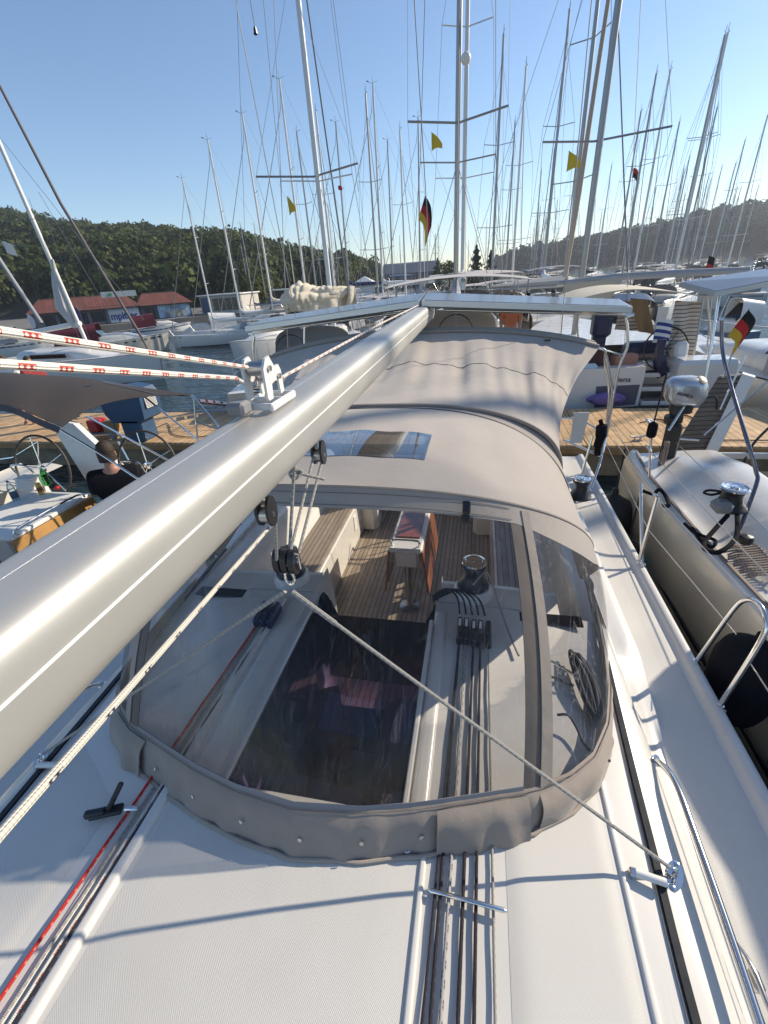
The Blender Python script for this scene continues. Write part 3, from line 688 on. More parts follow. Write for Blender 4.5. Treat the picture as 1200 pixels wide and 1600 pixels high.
strip_(-.97, -.925, WB, 1.0, 'rear_edge', canvas, .002, 5, 16); strip_(.925, .97, WB, 1.0, 'rear_edge', canvas, .002, 5, 16)
strip_(-.97, .97, wt, 1.0, 'bow_band', canvas, .003, 110, 4)
strip_(-.43, .43, WB-.01, WB+.012, 'window_binding', mat('grey_binding', (.22,.22,.24), .5), .004, 50, 2)
# roof of the hood with its clear light
HW = lambda a, b: .365 < a < .600 and .26 < b < .52
def topf(a, b, dz=0):
    t = lerp(-.97, .97, a); p, q = B1(t), B2(t); r = p.lerp(q, b)
    r.z += .030*math.sin(math.pi*b)*max(0, 1-abs(t)*1.1) - .012*math.sin(math.pi*b)*(1 if abs(t) > .6 else 0) + .0035*math.sin(t*40+b*3)*math.sin(math.pi*b) + dz
    return r
def seamline(t0, t1, v, off, name='stitching'):
    c = MB(); pts = []
    for i in range(61):
        t = lerp(t0, t1, i/60); p = front(t, v); o_ = (p-Vector((XC, 1.9, p.z))); o_.z = 0; o_.normalize(); pts.append(p+o_*off+Vector((0,0,.02*math.sin(math.pi*v/(WB+.005))*(v < WB))))
    c.tube(pts, .0011, 4); put(c, name, mat('dark_thread', (.12,.11,.11), .8), hood)
c = MB(); pts = []
for i in range(121):
    t = lerp(-.86, .86, i/120); p = front(t, 0); o_ = (p-Vector((XC, 1.9, p.z))); o_.z = 0; o_.normalize(); q = p+o_*(.016*(1 if abs(t) < .45 else .35)+.010+.002*math.sin(t*57)); q.z = roofz(q.x-XC)+.009; pts.append(q)
c.tube(pts, .0075, 8); put(c, 'hem_roll', mat('lit_hem_cord', (.36,.31,.265), .85, bump=(20,.4,.003)), hood)  # lighter cord: the sunlit lower lip of the hem is in its colour
for t in (-.80,-.66,-.34,-.22,-.10,.02,.13,.235,.62,.74,.83):
    p = front(t, .05); o_ = (p-Vector((XC, 1.9, p.z))); o_.z = 0; o_.normalize(); c = MB(); c.lathe([(.0075,0),(.0075,.002),(.004,.0035),(0,.0035)], tuple(p+o_*(.026 if abs(t) < .45 else .012)+Vector((0,0,.008))), 10, align(o_+Vector((0,0,.6)))); put(c, 'press_stud', steel_d, hood)
seamline(-.43, .43, WT+.012, .0075); seamline(-.86, .86, WB-.006, .010); seamline(-.43, .43, .985, .0075); seamline(.465, .9, WB+.004, .012)
c = MB(); c.grid(lambda a, b: topf(a, b), 96, 24, skip=HW, thick=.004); put(c, 'hood_roof', canvas, hood)
c = MB(); c.grid(lambda a, b: topf(lerp(.345,.612,a), lerp(.24,.53,b), .002), 24, 8); put(c, 'roof_window', vinyl_mat('sky_tinted_vinyl', (.30,.36,.46), .05, .02, 3.2, .012, .0008), hood)  # clear sheet; the reflected blue sky is put into its tint
c = MB(); c.tube([topf(i/96, 0, .004) for i in range(97)], .006, 6); put(c, 'piping', canvas_band, hood)
c = MB(); c.tube([topf(i/96, 1, .0) + Vector((0,.005,-.004)) for i in range(97)], .009, 8); put(c, 'hood_bow', mat('dark_zip', (.06,.055,.06), .6), hood)
for t in (.33, -.33):
    p = front(t, .965); c = MB(); c.box(tuple(p+Vector((0,-.030,.016))), (.030,.016,.050), rotm(-40,0,0), bev=.004); c.box(tuple(p+Vector((0,-.042,-.026))), (.034,.022,.034), rotm(-40,0,0), bev=.005); put(c, 'buckle', blackp, hood)

# ---------------- bimini ----------------
bim = empty('bimini', (XC, 3.8, -.7), 0, 'wide grey beige bimini awning stretched over the cockpit of the near yacht', 'bimini')
def bim_pt(a, b):
    t = lerp(-1, 1, a); s = 1 if t > 0 else -1; at = abs(t)
    # front bow: half width 1.16, rear bow: 1.70
    uf = 1.14*math.sin(min(at,1)*math.pi/2)**.9; zf = -.740 - .50*(1-max(0, 1-(uf/1.14)**2.6)**(1/2.6))
    ur = 1.69*at; zr = -.515 - .19*at**2.4
    P_ = Vector((XC+s*uf, 2.82, zf)); Q = Vector((XC+s*ur, 4.66, zr)); r = P_.lerp(Q, b)
    r.x -= s*.13*math.sin(math.pi*b)*at**5
    sagz = -.055*math.sin(math.pi*b)*(1-at**2*.5)
    k = math.sin(math.pi*b)
    r.z += sagz + k*(.017*math.sin(t*19+1.5*b)+.013*math.sin(t*37+3-2*b)+.007*math.sin(t*71)) * (1-.5*at) + .020*math.sin(at*34+b*16)*max(0, at-.70)*2*k
    return r
c = MB(); c.grid(bim_pt, 120, 36, thick=.004); put(c, 'bimini_canopy', canvas, bim)
def seam(b, dz, r): 
    return [bim_pt(i/80, b)+Vector((0,0,dz)) for i in range(81)]
c = MB(); c.tube(seam(.56, .002, 0), .0022, 5); put(c, 'canopy_seam', mat('dark_thread', (.12,.11,.11), .8), bim)
def joinf(a, b):
    t = lerp(-.9, .9, a); p = B2(t)+Vector((0,-.01,-.012)); at = abs(t)/.9; aa = .5+.5*math.copysign(min(1, at*.98), t); q = bim_pt(aa, .01)+Vector((0,.01,-.012)); r = p.lerp(q, b); r.z += .004*math.sin(math.pi*b); return r
c = MB(); c.grid(joinf, 80, 6, thick=.003); put(c, 'joining_panel', canvas, bim)
# raised rear lip, steel bows
c = MB(); c.grid(lambda a, b: (lambda p: p + Vector((0, .34*b, .030*math.sin(math.pi*b*.9)+.012*b)))(bim_pt(a, 1.0)), 90, 8, thick=.004); put(c, 'rear_lip', mat('lip_canvas', (.40,.36,.31), .85, var=(3,.05)), bim)
c = MB(); c.tube([bim_pt(i/60, 1.0)+Vector((0,.01,.016)) for i in range(61)], .014, 8); put(c, 'bimini_bow', canvas_band, bim)
c = MB(); c.tube([bim_pt(i/60, 0.0)+Vector((0,-.01,0)) for i in range(61)], .013, 8); put(c, 'bimini_bow', canvas_band, bim)
for s in (1,-1):
    e = bim_pt(1 if s > 0 else 0, 1.0); f0 = bim_pt(1 if s > 0 else 0, 0.0)
    c = MB(); c.tube(spline([e, e+Vector((s*.06,0,-.03)), e+Vector((s*.09,.05,-.16)), (XC+s*1.93,4.95,-1.2), (XC+s*1.98,5.0,-1.68)], 5), .0125, 10)
    c.tube([e+Vector((s*-.02,.02,0)), (XC+s*1.99,4.98,-.83), (XC+s*2.0,5.02,-.86)], .011, 8)
    put(c, 'bimini_leg', steel, bim)
c = MB(); c.box((.62,4.52,-.60),(.055,.03,.02),bev=.004); put(c, 'canopy_clip', blackp, bim)

# ---------------- boom ----------------
boom = empty('boom', (XC, 0.0, -.38), 0, 'thick silver aluminium boom running aft above the spray hood', 'boom')
BZ = lambda y: -.397 + .0092*y
sec = []
for i in range(56):
    a = 2*math.pi*i/56; ca, sa = math.cos(a), math.sin(a); e = 2/4.6
    sec.append((.086*math.copysign(abs(ca)**e, ca), .082*math.copysign(abs(sa)**(2/4.0), sa) if sa > 0 else .091*math.copysign(abs(sa)**(2/3.6), sa)))
sec = [(x*(1.0 if z > -.02 else 1+.07*z/.08), z) for x, z in sec]
y0_, y1_ = -.42, 5.20; n = len(sec); yy = [y0_+ (y1_-y0_)*k/24 for k in range(25)]
c = MB(); c.add([(XC+x, y, BZ(y)+z) for y in yy for x, z in sec], [(k*n+i, (k+1)*n+i, (k+1)*n+(i+1)%n, k*n+(i+1)%n) for k in range(24) for i in range(n)]); put(c, 'boom_spar', alu, boom, angle=50)
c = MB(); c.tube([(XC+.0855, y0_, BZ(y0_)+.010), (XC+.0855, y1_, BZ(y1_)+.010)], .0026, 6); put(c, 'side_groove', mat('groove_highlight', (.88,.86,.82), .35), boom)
c = MB()
c.tube([(XC-.017, y0_+.05, BZ(y0_)+.081), (XC-.017, y1_-.05, BZ(y1_)+.081)], .0030, 6)
put(c, 'sail_track', solarframe, boom)
c = MB(); c.prism([(x*1.015, z*1.015) for x, z in sec], 0, .07, Matrix(((1,0,0),(0,0,1),(0,1,0))).transposed() if False else Matrix(((1,0,0),(0,0,1),(0,1,0))), (XC, 5.20, BZ(5.2))); put(c, 'end_cap', mat('end_casting', (.70,.69,.66), .45, metal=.3), boom)
c = MB(); c.lathe([(.02,0),(.02,.03),(.012,.034)],(XC+.0,5.24,-.27),10); c.box((XC,5.24,-.262),(.10,.04,.03),bev=.01); put(c, 'sheave_box', whitep, boom)
# reefing bracket on the near end of the top track
br = empty('reef_block', (XC, 1.16, -.29), 0, 'white two-plate sheave block standing on top of the boom, holding the red flecked lines', 'pulley block')
pl = [(-.062,.012),(-.060,.085),(-.040,.108),(-.015,.112),(-.004,.096),(.010,.080),(.034,.082),(.046,.064),(.048,.006),(.024,.002),(.020,.040),(.0,.044),(-.024,.040),(-.030,.002),(-.056,.002)]
Mx = Matrix(((0,0,1),(1,0,0),(0,1,0)))
for k, xo in enumerate((-.036, .022)):
    c = MB(); c.prism(pl, 0, .007, Mx, (XC+xo, 1.155, -.275)); put(c, 'block_cheek', whitep, br, smooth=False)
c = MB()
for xo in (-.052, .04): c.box((XC+xo, 1.16, -.288), (.012, .17, .022), bev=.004)
for yo in (1.085, 1.16, 1.235): c.box((XC-.006, yo, -.286), (.095, .012, .018), bev=.003)
put(c, 'block_base', whitep, br)
c = MB()
for yo, zo in ((-.03,.082),(.022,.052)):
    c.tube([(XC-.040,1.155+yo,-.275+zo),(XC+.036,1.155+yo,-.275+zo)],.008,12); c.tube([(XC-.026,1.155+yo,-.275+zo),(XC+.02,1.155+yo,-.275+zo)],.020,16)
put(c, 'sheave', steel_d, br)
c = MB(); c.box((XC-.035,1.045,-.278),(.05,.055,.036),bev=.008); put(c, 'rubber_stop', greyp, br)

# ---------------- blocks and lines under the boom ----------------
def hang_block(x, y, zt, label, m=blackp, s=1.0, rz=0):
    e = empty('pulley_block', (x, y, zt), rz, label, 'pulley block', 'mainsheet blocks')
    for k in (-1, 1):
        c = MB(); poly = [(.028*s*math.cos(a), (.045*math.sin(a))*s-.06*s) for a in [i*math.pi/12 for i in range(24)]]
        c.prism(poly, -.004, .004, Mx, (k*.016*s, 0, 0)); c.build('cheek', m, e)
    c = MB(); c.tube([(-.011*s,0,-.07*s),(.011*s,0,-.07*s)],.026*s,18); c.tube([(-.022*s,0,-.07*s),(.022*s,0,-.07*s)],.007*s,10); c.build('sheave', steel_d, e)
    c = MB(); c.tube([(0+.010*math.cos(a), 0, .0+.016*math.sin(a)) for a in [i*math.pi/8 for i in range(16)]], .0035, 8, closed=True); c.box((0,0,-.02*s),(.026*s,.014,.018),bev=.004); c.build('shackle', steel, e)
    return e
bA = hang_block(XC+.03, 1.40, -.475, 'black pulley block under the boom, the one nearer the stern')
bB = hang_block(XC+.03, .955, -.475, 'black pulley block under the boom, the one nearer the camera')
K = Vector((XC, 1.04, -.872))
tb_ = empty('pulley_block', (XC, 1.07, -.84), 0, 'black triple pulley block low above the hatch where the grey mainsheet lines meet', 'pulley block', 'mainsheet blocks')
c = MB()
for k in (-1,0,1): 
    poly = [(.030*math.cos(a), .044*math.sin(a)+.045) for a in [i*math.pi/12 for i in range(24)]]
    c.prism(poly, -.010, .010, Mx, (k*.026, 0, 0))
c.build('cheek', blackp, tb_)
c = MB(); c.tube([(-.045,0,.05),(.045,0,.05)],.012,12); c.tube([(-.045,0,.02),(-.045,0,.075),(.045,0,.075),(.045,0,.02)],.004,8); c.build('axle', steel, tb_)
c = MB(); c.tube([(.016*math.cos(a), 0, -.022+.026*math.sin(a)) for a in [i*math.pi/10 for i in range(20)]], .005, 8, closed=True); c.build('shackle', steel, tb_)
tb_.location = (XC, 1.065, -.825)
a1, b1, t1 = (XC+.03,1.40,-.55), (XC+.03,.955,-.55), (XC, 1.065, -.78)
rope('mainsheet', [(a1[0]+.012,1.425,-.545),(t1[0]+.028,1.09,-.78)], .0055, r_gry, 'grey mainsheet line from the rear boom block to the triple block, right side', 'rope', 'mainsheet lines')
rope('mainsheet', [(a1[0]-.012,1.375,-.545),(t1[0]+.012,1.04,-.78)], .0055, r_gry, 'grey mainsheet line in the middle of the fan between rear boom block and triple block', 'rope', 'mainsheet lines')
rope('mainsheet', [(XC+.005,1.24,-.50),(XC,1.235,-.54),(t1[0]-.004,1.10,-.78)], .006, r_gry, 'grey knotted strop line hanging straight from the boom to the triple block', 'rope', 'mainsheet lines')
rope('mainsheet', [(b1[0]+.012,.975,-.57),(t1[0]-.026,1.05,-.78)], .0055, r_gry, 'grey mainsheet line from the near boom block to the triple block, left side', 'rope', 'mainsheet lines')
c = MB(); c.tube(spline([(XC+.0,1.235,-.535),(XC+.02,1.25,-.545),(XC,1.23,-.565),(XC-.018,1.24,-.55),(XC+.002,1.25,-.53)],5),.0055,8); c.tube([(XC,1.24,-.545),(XC+.075,1.30,-.595)],.006,8)
tag(c.build('lashing', r_gry), 'grey lashing knot under the boom between the two black blocks', 'lashing')
for s in (1,-1):
    E_ = Vector((XC+s*1.272, .865, roofz(1.285)+.032))
    rope('bridle', [K+Vector((s*.012,0,-.01)), K.lerp(E_, .12), K.lerp(E_, .125), E_], [.008,.0085,.0062,.0062], r_gry,
         ['','grey bridle line running diagonally from the triple block to the steel padeye on the right','grey bridle line running diagonally from the triple block to the left side of the roof'][s], 'rope', 'bridle legs')
# flecked line leading forward past the boom
rope('reefing_line', [(XC+.028, .955, -.590), (-.375, .12, -.388), (-.345, 0, -.36)], .0048, r_wb, 'cream line with dark flecks passing diagonally in front of the boom', 'rope', None, 12)
# white lines with red flecks leading left from the block on the boom

# =====================================================================
# DOCK, WATER
# =====================================================================
def water_mat():
    m = bpy.data.materials.new('harbour_water'); m.use_nodes = True; n = m.node_tree; N = n.nodes; L = n.links; b = N['Principled BSDF']
    b.inputs['Base Color'].default_value = (0.006, 0.022, 0.024, 1); b.inputs['Roughness'].default_value = 0.03; b.inputs['IOR'].default_value = 1.33
    tc = N.new('ShaderNodeTexCoord'); prev = None
    for sc, st, rt in ((2.1, .05, 20), (0.75, .12, 70), (6.0, .012, -30)):
        mp = N.new('ShaderNodeMapping'); mp.inputs['Scale'].default_value = (sc*.55, sc*1.5, 1); mp.inputs['Rotation'].default_value = (0,0,R_(rt)); L.new(tc.outputs['Object'], mp.inputs[0])
        no = N.new('ShaderNodeTexNoise'); no.inputs['Scale'].default_value = 1; no.inputs['Detail'].default_value = 2.5; no.inputs['Distortion'].default_value = .5; L.new(mp.outputs[0], no.inputs[0])
        bp = N.new('ShaderNodeBump'); bp.inputs['Strength'].default_value = 1; bp.inputs['Distance'].default_value = st; L.new(no.outputs[0], bp.inputs['Height'])
        if prev: L.new(prev, bp.inputs['Normal'])
        prev = bp.outputs[0]
    L.new(prev, b.inputs['Normal']); return m
c = MB(); c.add([(-3000,-3000,0),(3000,-3000,0),(3000,3000,0),(-3000,3000,0)],[(0,1,2,3)])
o = c.build('water', water_mat(), smooth=False); o.location = (0,0,WATER); o['kind'] = 'structure'

dock = empty('floating_dock', (-2, 9.3, WATER), 0, 'wooden plank dock with concrete side crossing behind the sterns', 'dock')
dock_x0, dock_x1 = -40, 30
c = MB()
for i in range(int((dock_x1-dock_x0)/3.5)):
    x = dock_x0 + 3.5*i + 1.75; c.box((x+2, 9.3-9.3, .575), (3.485, 2.45, .05), bev=.006)
c.v = [(x, y, z) for x, y, z in c.v]; c.build('deck_boards', dockwood, dock)
c = MB(); c.box((-3, 0, .25), (70, 2.36, .60)); c.build('pontoon_side', concrete, dock)
c = MB()
for s in (-1,1): c.box((-3, s*1.235, .50), (70, .05, .13), bev=.008)
c.build('edge_beam', mat('edge_wood', (.33,.20,.09), .7, var=(4,.25)), dock)
c = MB(); c.tube([(6.2,-.95,.62),(6.9,-.98,.63),(8.0,-.90,.62),(9.0,-.96,.63)],.012,6); c.build('dock_hose', blackr, dock)
for x, y in ((2.9,8.35),(-3.6,8.35),(6.9,8.35),(-8.1,8.3)):
    e = empty('mooring_cleat', (x, y, -2.9), .2, {2.9:'iron mooring cleat on the dock just behind the near yacht, right side',-3.6:'iron mooring cleat on the dock behind the near yacht, left side',6.9:'iron mooring cleat on the dock at the right edge',-8.1:'iron mooring cleat on the dock by the blue pedestal'}[x], 'cleat', 'dock cleats')
    c = MB(); c.tube(spline([(-.14,0,.09),(-.06,0,.075),(.06,0,.075),(.14,0,.09)],5),.016,8); c.build('horn', steel_d, e)
    c = MB(); c.box((-.05,0,.035),(.03,.04,.07),bev=.006); c.box((.05,0,.035),(.03,.04,.07),bev=.006); c.box((0,0,.006),(.18,.07,.012),bev=.003); c.build('base', steel_d, e)
# plate with the berth number under the dock edge (lower half of the digits shows)
e = empty('berth_sign', (3.60, 8.03, -3.15), 0, 'white berth number plate 50 hanging on the dock side behind the right-hand boat', 'sign')
c = MB(); c.box((0,0,-.02),(.42,.015,.34),bev=.004); c.build('plate', whitep, e)
text_mesh('50', .22, 'digits', blackp, e, (-.17,-.012,.0), (R_(90),0,0), .001, .004)

# =====================================================================
# GENERIC SAILING BOATS
# =====================================================================
def hull_loft(L, B, fb, draft=.35, sheer=.25, stations=18, flare=.92, transom=.8):
    """hull along +x (bow), waterline z=0; returns side mesh and deck outline function"""
    def half(t):   # t 0 stern .. 1 bow
        return B/2*(transom + (1-transom)*math.sin(min(1, t/.45)*math.pi/2)) if t < .45 else B/2*max(.012, 1-((t-.45)/.55)**2.1)
    def zs(t): return fb*(1 + sheer*max(0, t-.3)**1.6)
    V, F = [], []; K = 7
    for i in range(stations+1):
        t = i/stations; x = -L/2 + L*t; h = half(t); z = zs(t)
        ring = [(x + .25*(t > .99)*k*0, h, z) if k == 0 else (x - (.35 if t > .95 else 0)*k/6, h*[1,1.01,.99,.955,.90,.80,.62][k], lerp(z, -draft, [0,.12,.35,.6,.78,.9,1][k])) for k in range(K)]
        ring2 = [(a, -b, c_) for a, b, c_ in ring[::-1]]; V += ring + ring2
    n = 2*K
    for i in range(stations):
        for k in range(n-1): F.append((i*n+k, i*n+k+1, (i+1)*n+k+1, (i+1)*n+k))
    F.append(tuple(range(n)))
    return V, F, half, zs
def make_yacht(name, detail=2, hullm=hullw, L=11.6, B=3.8, fb=1.15, H=15.5, sail='cover', hood=True, bimini=None, stripe=navy, mastm=alu_w, mastr=.085, tint=None):
    root = empty(name)
    V, F, half, zs = hull_loft(L, B, fb); m = MB(); m.add(V, F); m.build('hull', hullm, root, angle=50)
    tx = lambda t: -L/2+L*t
    if stripe:
        m = MB()
        for s in (1,-1): m.grid(lambda a, b, s=s: (tx(.03+.94*a), s*(half(.03+.94*a)*1.004+.004), zs(.03+.94*a)-.16-.07*b), 14, 1)
        m.build('hull_stripe', stripe, root)
        m = MB()
        for s in (1,-1): m.grid(lambda a, b, s=s: (tx(.03+.90*a), s*(half(.03+.90*a)*.935+.01), .02+.10*b), 14, 1)
        m.build('boot_top', stripe, root)
    m = MB(); m.grid(lambda a, b: (tx(a), half(a)*.995*(2*b-1), zs(a)+.0+.03*(1-(2*b-1)**2)), 18, 6); m.build('deck', gel, root)
    if detail >= 1:
        m = MB(); 
        def cab(a, b):
            t = lerp(.30,.78,a); w_ = half(t)*.62*(1-.5*max(0,(a-.6)/.4)); th = math.pi*b; hh = .42*min(1, (1-a)*3.0+.08)
            q = math.cos(th); return (tx(t), w_*math.copysign(abs(q)**.45, q), zs(t)+.02+hh*math.sin(th)**.5)
        m.grid(cab, 14, 14); m.add([cab(0,b/14) for b in range(15)], [tuple(range(15))]); m.build('cabin', gel, root)
        m = MB()
        for s in (0,1):
            m.grid(lambda a, b, s=s: (lambda p: (p[0], p[1]*1.012, p[2]))(cab(lerp(.12,.62,a), (lerp(.045,.11,b) if not s else 1-lerp(.045,.11,b)))), 8, 2)
        m.build('cabin_window', darkglass, root)
        # cockpit well rim + coamings
        m = MB()
        for s in (1,-1): m = MB(); m.box((tx(.17), s*half(.15)*.62, fb+.16), (L*.26,.16,.30), bev=.05); m.build('coaming', gel, root)
        m = MB(); m.box((tx(.15),0,fb+.035),(L*.26,half(.15)*1.1,.03)); m.build('cockpit_floor', teak, root)
        m = MB(); m.tube([Vector((tx(.07),0,fb+.75))+Vector((.05*math.cos(a),.42*math.cos(a),.42*math.sin(a))) for a in [i*math.pi/10 for i in range(20)]],.018,6,closed=True); m.box((tx(.09),0,fb+.4),(.25,.25,.75),bev=.05); m.build('helm', blackp, root)
    # mast, boom, rig
    mx = tx(.58); dz = zs(.58)+.35
    m = MB(); m.tube([(mx,0,dz-.4),(mx-.05,0,H*.5),(mx-.12,0,H)], [mastr,mastr,mastr*.72], 8); m.build('mast', mastm, root)
    m = MB(); m.tube([(mx-.1,0,H),(mx-.1,.0,H+.45)],.012,4); m.tube([(mx-.12,0,H+.02),(mx+.25,0,H+.12)],.010,4); m.tube([(mx-.12,0,H+.05),(mx-.45,0,H+.16)],.008,4); m.box((mx+.27,0,H+.16),(.16,.02,.05)); m.build('masthead', blackp, root)
    m = MB(); sp = (.40,.68) if detail >= 1 else (.5,)
    for k, f in enumerate(sp):
        zz = H*f; w_ = B*.30*(1-.22*k); m = MB()
        m.tube([(mx-.30,-w_,zz+.06),(mx-.06,0,zz),(mx-.30,w_,zz+.06)],.022,5); m.build('spreader', mastm, root)
    wr = .007 if detail >= 2 else .010
    m = MB()
    for s in (1,-1):
        pts = [(mx-.25, s*half(.56)*.95, zs(.56))] + [(mx-.30, s*B*.30*(1-.22*k), H*f+.06) for k, f in enumerate(sp)] + [(mx-.12, 0, H*.93)]
        m.tube(pts, wr, 4, cap=False); m.tube([(mx-.45, s*half(.53)*.9, zs(.5)), (mx-.05,0,H*sp[0])], wr, 4, cap=False)
    m.tube([(tx(.01), 0, fb+.1),(mx-.12,0,H)], wr, 4, cap=False)
    m.build('rigging', wire, root)
    m = MB(); m.tube([(tx(.985),0,zs(1)+.1),(tx(.975),0,zs(1)+.6),(mx+.08,0,H*.90),(mx-.05,0,H*.96)],[.02,.038,.018,.006],6); m.build('furled_genoa', mat('furled_sail', (.20,.20,.205), .9), root)
    bz = dz+.75; bl = L*.40
    m = MB(); m.tube([(mx-.08,0,bz),(mx-bl,0,bz+.10)],.07,8); m.tube([(mx-.05,0,dz-.1),(mx-bl*.35,0,bz)],.03,6); m.build('boom', mastm, root)
    m = MB()
    if sail: m.tube([(mx-.02,0,bz+.75),(mx-.12,0,bz+.45),(mx-.5,0,bz+.24),(mx-bl*.5,0,bz+.24),(mx-bl*.97,0,bz+.20)],[.03,.14,.19,.15,.07],8)
    if sail: m.build('sail_cover', {'cover': whitep, 'navy': mat('sail_cover_navy',(.02,.03,.10),.85,bump=(3,.4,.02)), 'grey': greyc, 'cream': sailc}[sail], root)
    if detail >= 1:
        m = MB()
        for s in (1,-1):
            ts = [.06+.11*i for i in range(9)]; T = [(tx(t), s*half(t)*.97, zs(t)) for t in ts]
            for p in T: m.tube([p,(p[0],p[1],p[2]+.62)],.012,5)
            for h in (.61,.33): m.tube([(p[0],p[1],p[2]+h) for p in T],.007,4)
        m.tube([(tx(.90),half(.90)*.9,zs(.9)+.62),(tx(1.0),.10,zs(1)+.62),(tx(1.0),-.10,zs(1)+.62),(tx(.90),-half(.90)*.9,zs(.9)+.62)],.015,6)
        m.tube([(tx(1.0),.1,zs(1)+.62),(tx(.97),.05,zs(1))],.015,5); m.tube([(tx(1.0),-.1,zs(1)+.62),(tx(.97),-.05,zs(1))],.015,5)
        m.tube([(tx(.06),half(.06)*.97,fb+.62),(tx(.0),half(0)*.8,fb+.62),(tx(0),-half(0)*.8,fb+.62),(tx(.06),-half(.06)*.97,fb+.62)],.015,6)
        m.build('rail', steel_d, root)
    if hood:
        hm = {1: greyc, 2: navy, 3: tancloth, 4: canvas}.get(hood if hood is not True else 1)
        m = MB(); m.grid(lambda a, b: (tx(.26)+.95*a+(.1*(1-a)), B*.30*math.copysign(abs(math.cos(math.pi*b))**.6, math.cos(math.pi*b)), fb+.35+(.78-.62*a**2)*max(0,math.sin(math.pi*b))**.5), 8, 12, thick=.01); m.build('spray_hood', hm, root)
        m = MB(); m.grid(lambda a, b: (tx(.26)+.80+.14*a, lerp(-.7,.7,b), fb+1.02-.30*a), 3, 4); m.build('hood_window', darkglass, root)
    if bimini:
        bm_ = {1: greyc, 2: navy, 3: tancloth, 4: canvas, 5: whitep}[bimini]
        m = MB(); m.grid(lambda a, b: (lerp(tx(.02),tx(.22),a), B*.42*(2*b-1), fb+2.0-.14*(2*b-1)**2-.05*(2*a-1)**2), 6, 8, thick=.012); m.build('bimini', bm_, root)
        for s in (1,-1):
            m = MB(); m.tube([(tx(.04), s*B*.41, fb+1.86),(tx(.12), s*B*.40, fb+.3),(tx(.20), s*B*.41, fb+1.86)],.014,5); m.build('bimini_frame', steel_d, root)
    return root

protos = {}
protos['A'] = make_yacht('sailing_yacht', 2, hullw, sail='cover', hood=1)
protos['B'] = make_yacht('sailing_yacht', 2, hullw, sail='navy', hood=2, bimini=2, stripe=mat('grey_stripe',(.15,.17,.2),.4), mastm=alu_d)
protos['C'] = make_yacht('sailing_yacht', 2, cream, sail='cream', hood=3, bimini=3, stripe=maroon)
protos['F'] = make_yacht('sailing_yacht', 2, cream, sail=None, hood=1, bimini=None, stripe=maroon)
protos['D'] = make_yacht('sailing_yacht', 1, hullw, sail='grey', hood=4, bimini=4, mastm=alu_d, stripe=navy)
protos['E'] = make_yacht('sailing_yacht', 1, mat('navy_hull',(.02,.03,.07),.2,coat=.4), sail='cover', hood=1, bimini=1, mastm=alu_d, stripe=None)
used_p = set()
MX = -11.6/2+11.6*.58
def yacht_at(kind, mx, my, top, rz, label, group=None, cat='sailing boat', s=None):
    """put a boat so that its mast stands at (mx, my) and reaches height top (camera-relative)"""
    s = s or (top-WATER)/15.5; p = protos[kind]
    if kind in used_p: p = copy_tree(p)
    used_p.add(kind)
    p.scale = (s,s,s); p.rotation_euler = (0,0,rz); d = Vector(((MX-.1)*s,0,0)); d.rotate(Matrix.Rotation(rz,3,'Z').to_euler())
    p.location = (mx-d.x, my-d.y, WATER); tag(p, label, cat, group)
    if 'group' in p and not group: del p['group']
    return p
def top_boat(kind, P_, rz, label, group=None): return yacht_at(kind, P_[0], P_[1], P_[2], rz, label, group)
# ---- boats whose masts can be told apart; heights come from the mast tops
G1 = 'white sailing boats moored by the left-hand shore'; G2 = 'sailing boats moored beyond the dock'; G3 = 'sailing boats in the right-hand marina'
top_boat('A', (-18.706, 31.000, 6.303), R_(205), 'small white sailing boat with the shortest mast, first in the row by the red roofs', G1)
top_boat('A', (-16.978, 32.000, 8.210), R_(205), 'small white sailing boat with a bright mast, second in the row by the red roofs', G1)
top_boat('C', (-17.109, 38.000, 10.886), R_(208), 'cream sailing boat with a white mast near the round green tree', G1)
top_boat('A', (-15.479, 42.000, 13.635), R_(205), 'white sailing boat with a tall white mast just left of the cream sail heap', G1)
top_boat('B', (-16.293, 60.000, 15.315), R_(200), 'sailing boat with dark blue boom cover, its mast right of the furled forestay', G1)
top_boat('A', (-9.942, 50.000, 14.935), R_(195), 'white sailing boat with a tall pale mast at the right end of the wooded hill', G1)
top_boat('D', (-11.000, 62.000, 13.646), R_(190), 'sailing boat with a slim grey mast beside the tall pale one at the hill end', G1)
top_boat('D', (-4.829, 40.000, 9.801), R_(170), 'sailing boat with the grey mast left of the German flag on the backstay', G2)
top_boat('D', (0.672, 34.000, 11.281), R_(95), 'sailing boat with a straight grey mast just right of the tallest central mast', G2)
top_boat('E', (2.118, 46.000, 10.203), R_(95), 'dark hulled sailing boat with a short grey mast behind the central ones', G2)
top_boat('D', (5.774, 60.000, 8.973), R_(80), 'distant sailing boat with a short thin mast left of the yellow pennant', G2)
top_boat('E', (4.686, 40.000, 13.870), R_(90), 'dark hulled sailing boat with a tall mast left of the yellow pennant', G2)
top_boat('D', (11.236, 46.000, 9.843), R_(60), 'sailing boat flying a small red ensign high on its rigging', G3)
top_boat('A', (11.086, 40.000, 10.392), R_(62), 'sailing boat with a tall grey leaning mast right of the swept spreaders', G3)
top_boat('D', (15.863, 52.000, 10.077), R_(60), 'sailing boat with the mast close right of the tall leaning one', G3)
top_boat('E', (14.446, 42.000, 12.174), R_(58), 'sailing boat with the tallest mast on the right, a wind vane at its top', G3)
top_boat('D', (18.507, 52.000, 10.723), R_(58), 'sailing boat with a mid height mast close behind the tallest right-hand one', G3)
top_boat('A', (18.952, 44.000, 8.303), R_(55), 'sailing boat whose mast leaves the picture at the right edge', G3)
top_boat('B', (19.568, 60.000, 7.925), R_(60), 'blue covered sailing boat with a short mast below the right-hand tall masts', G3)
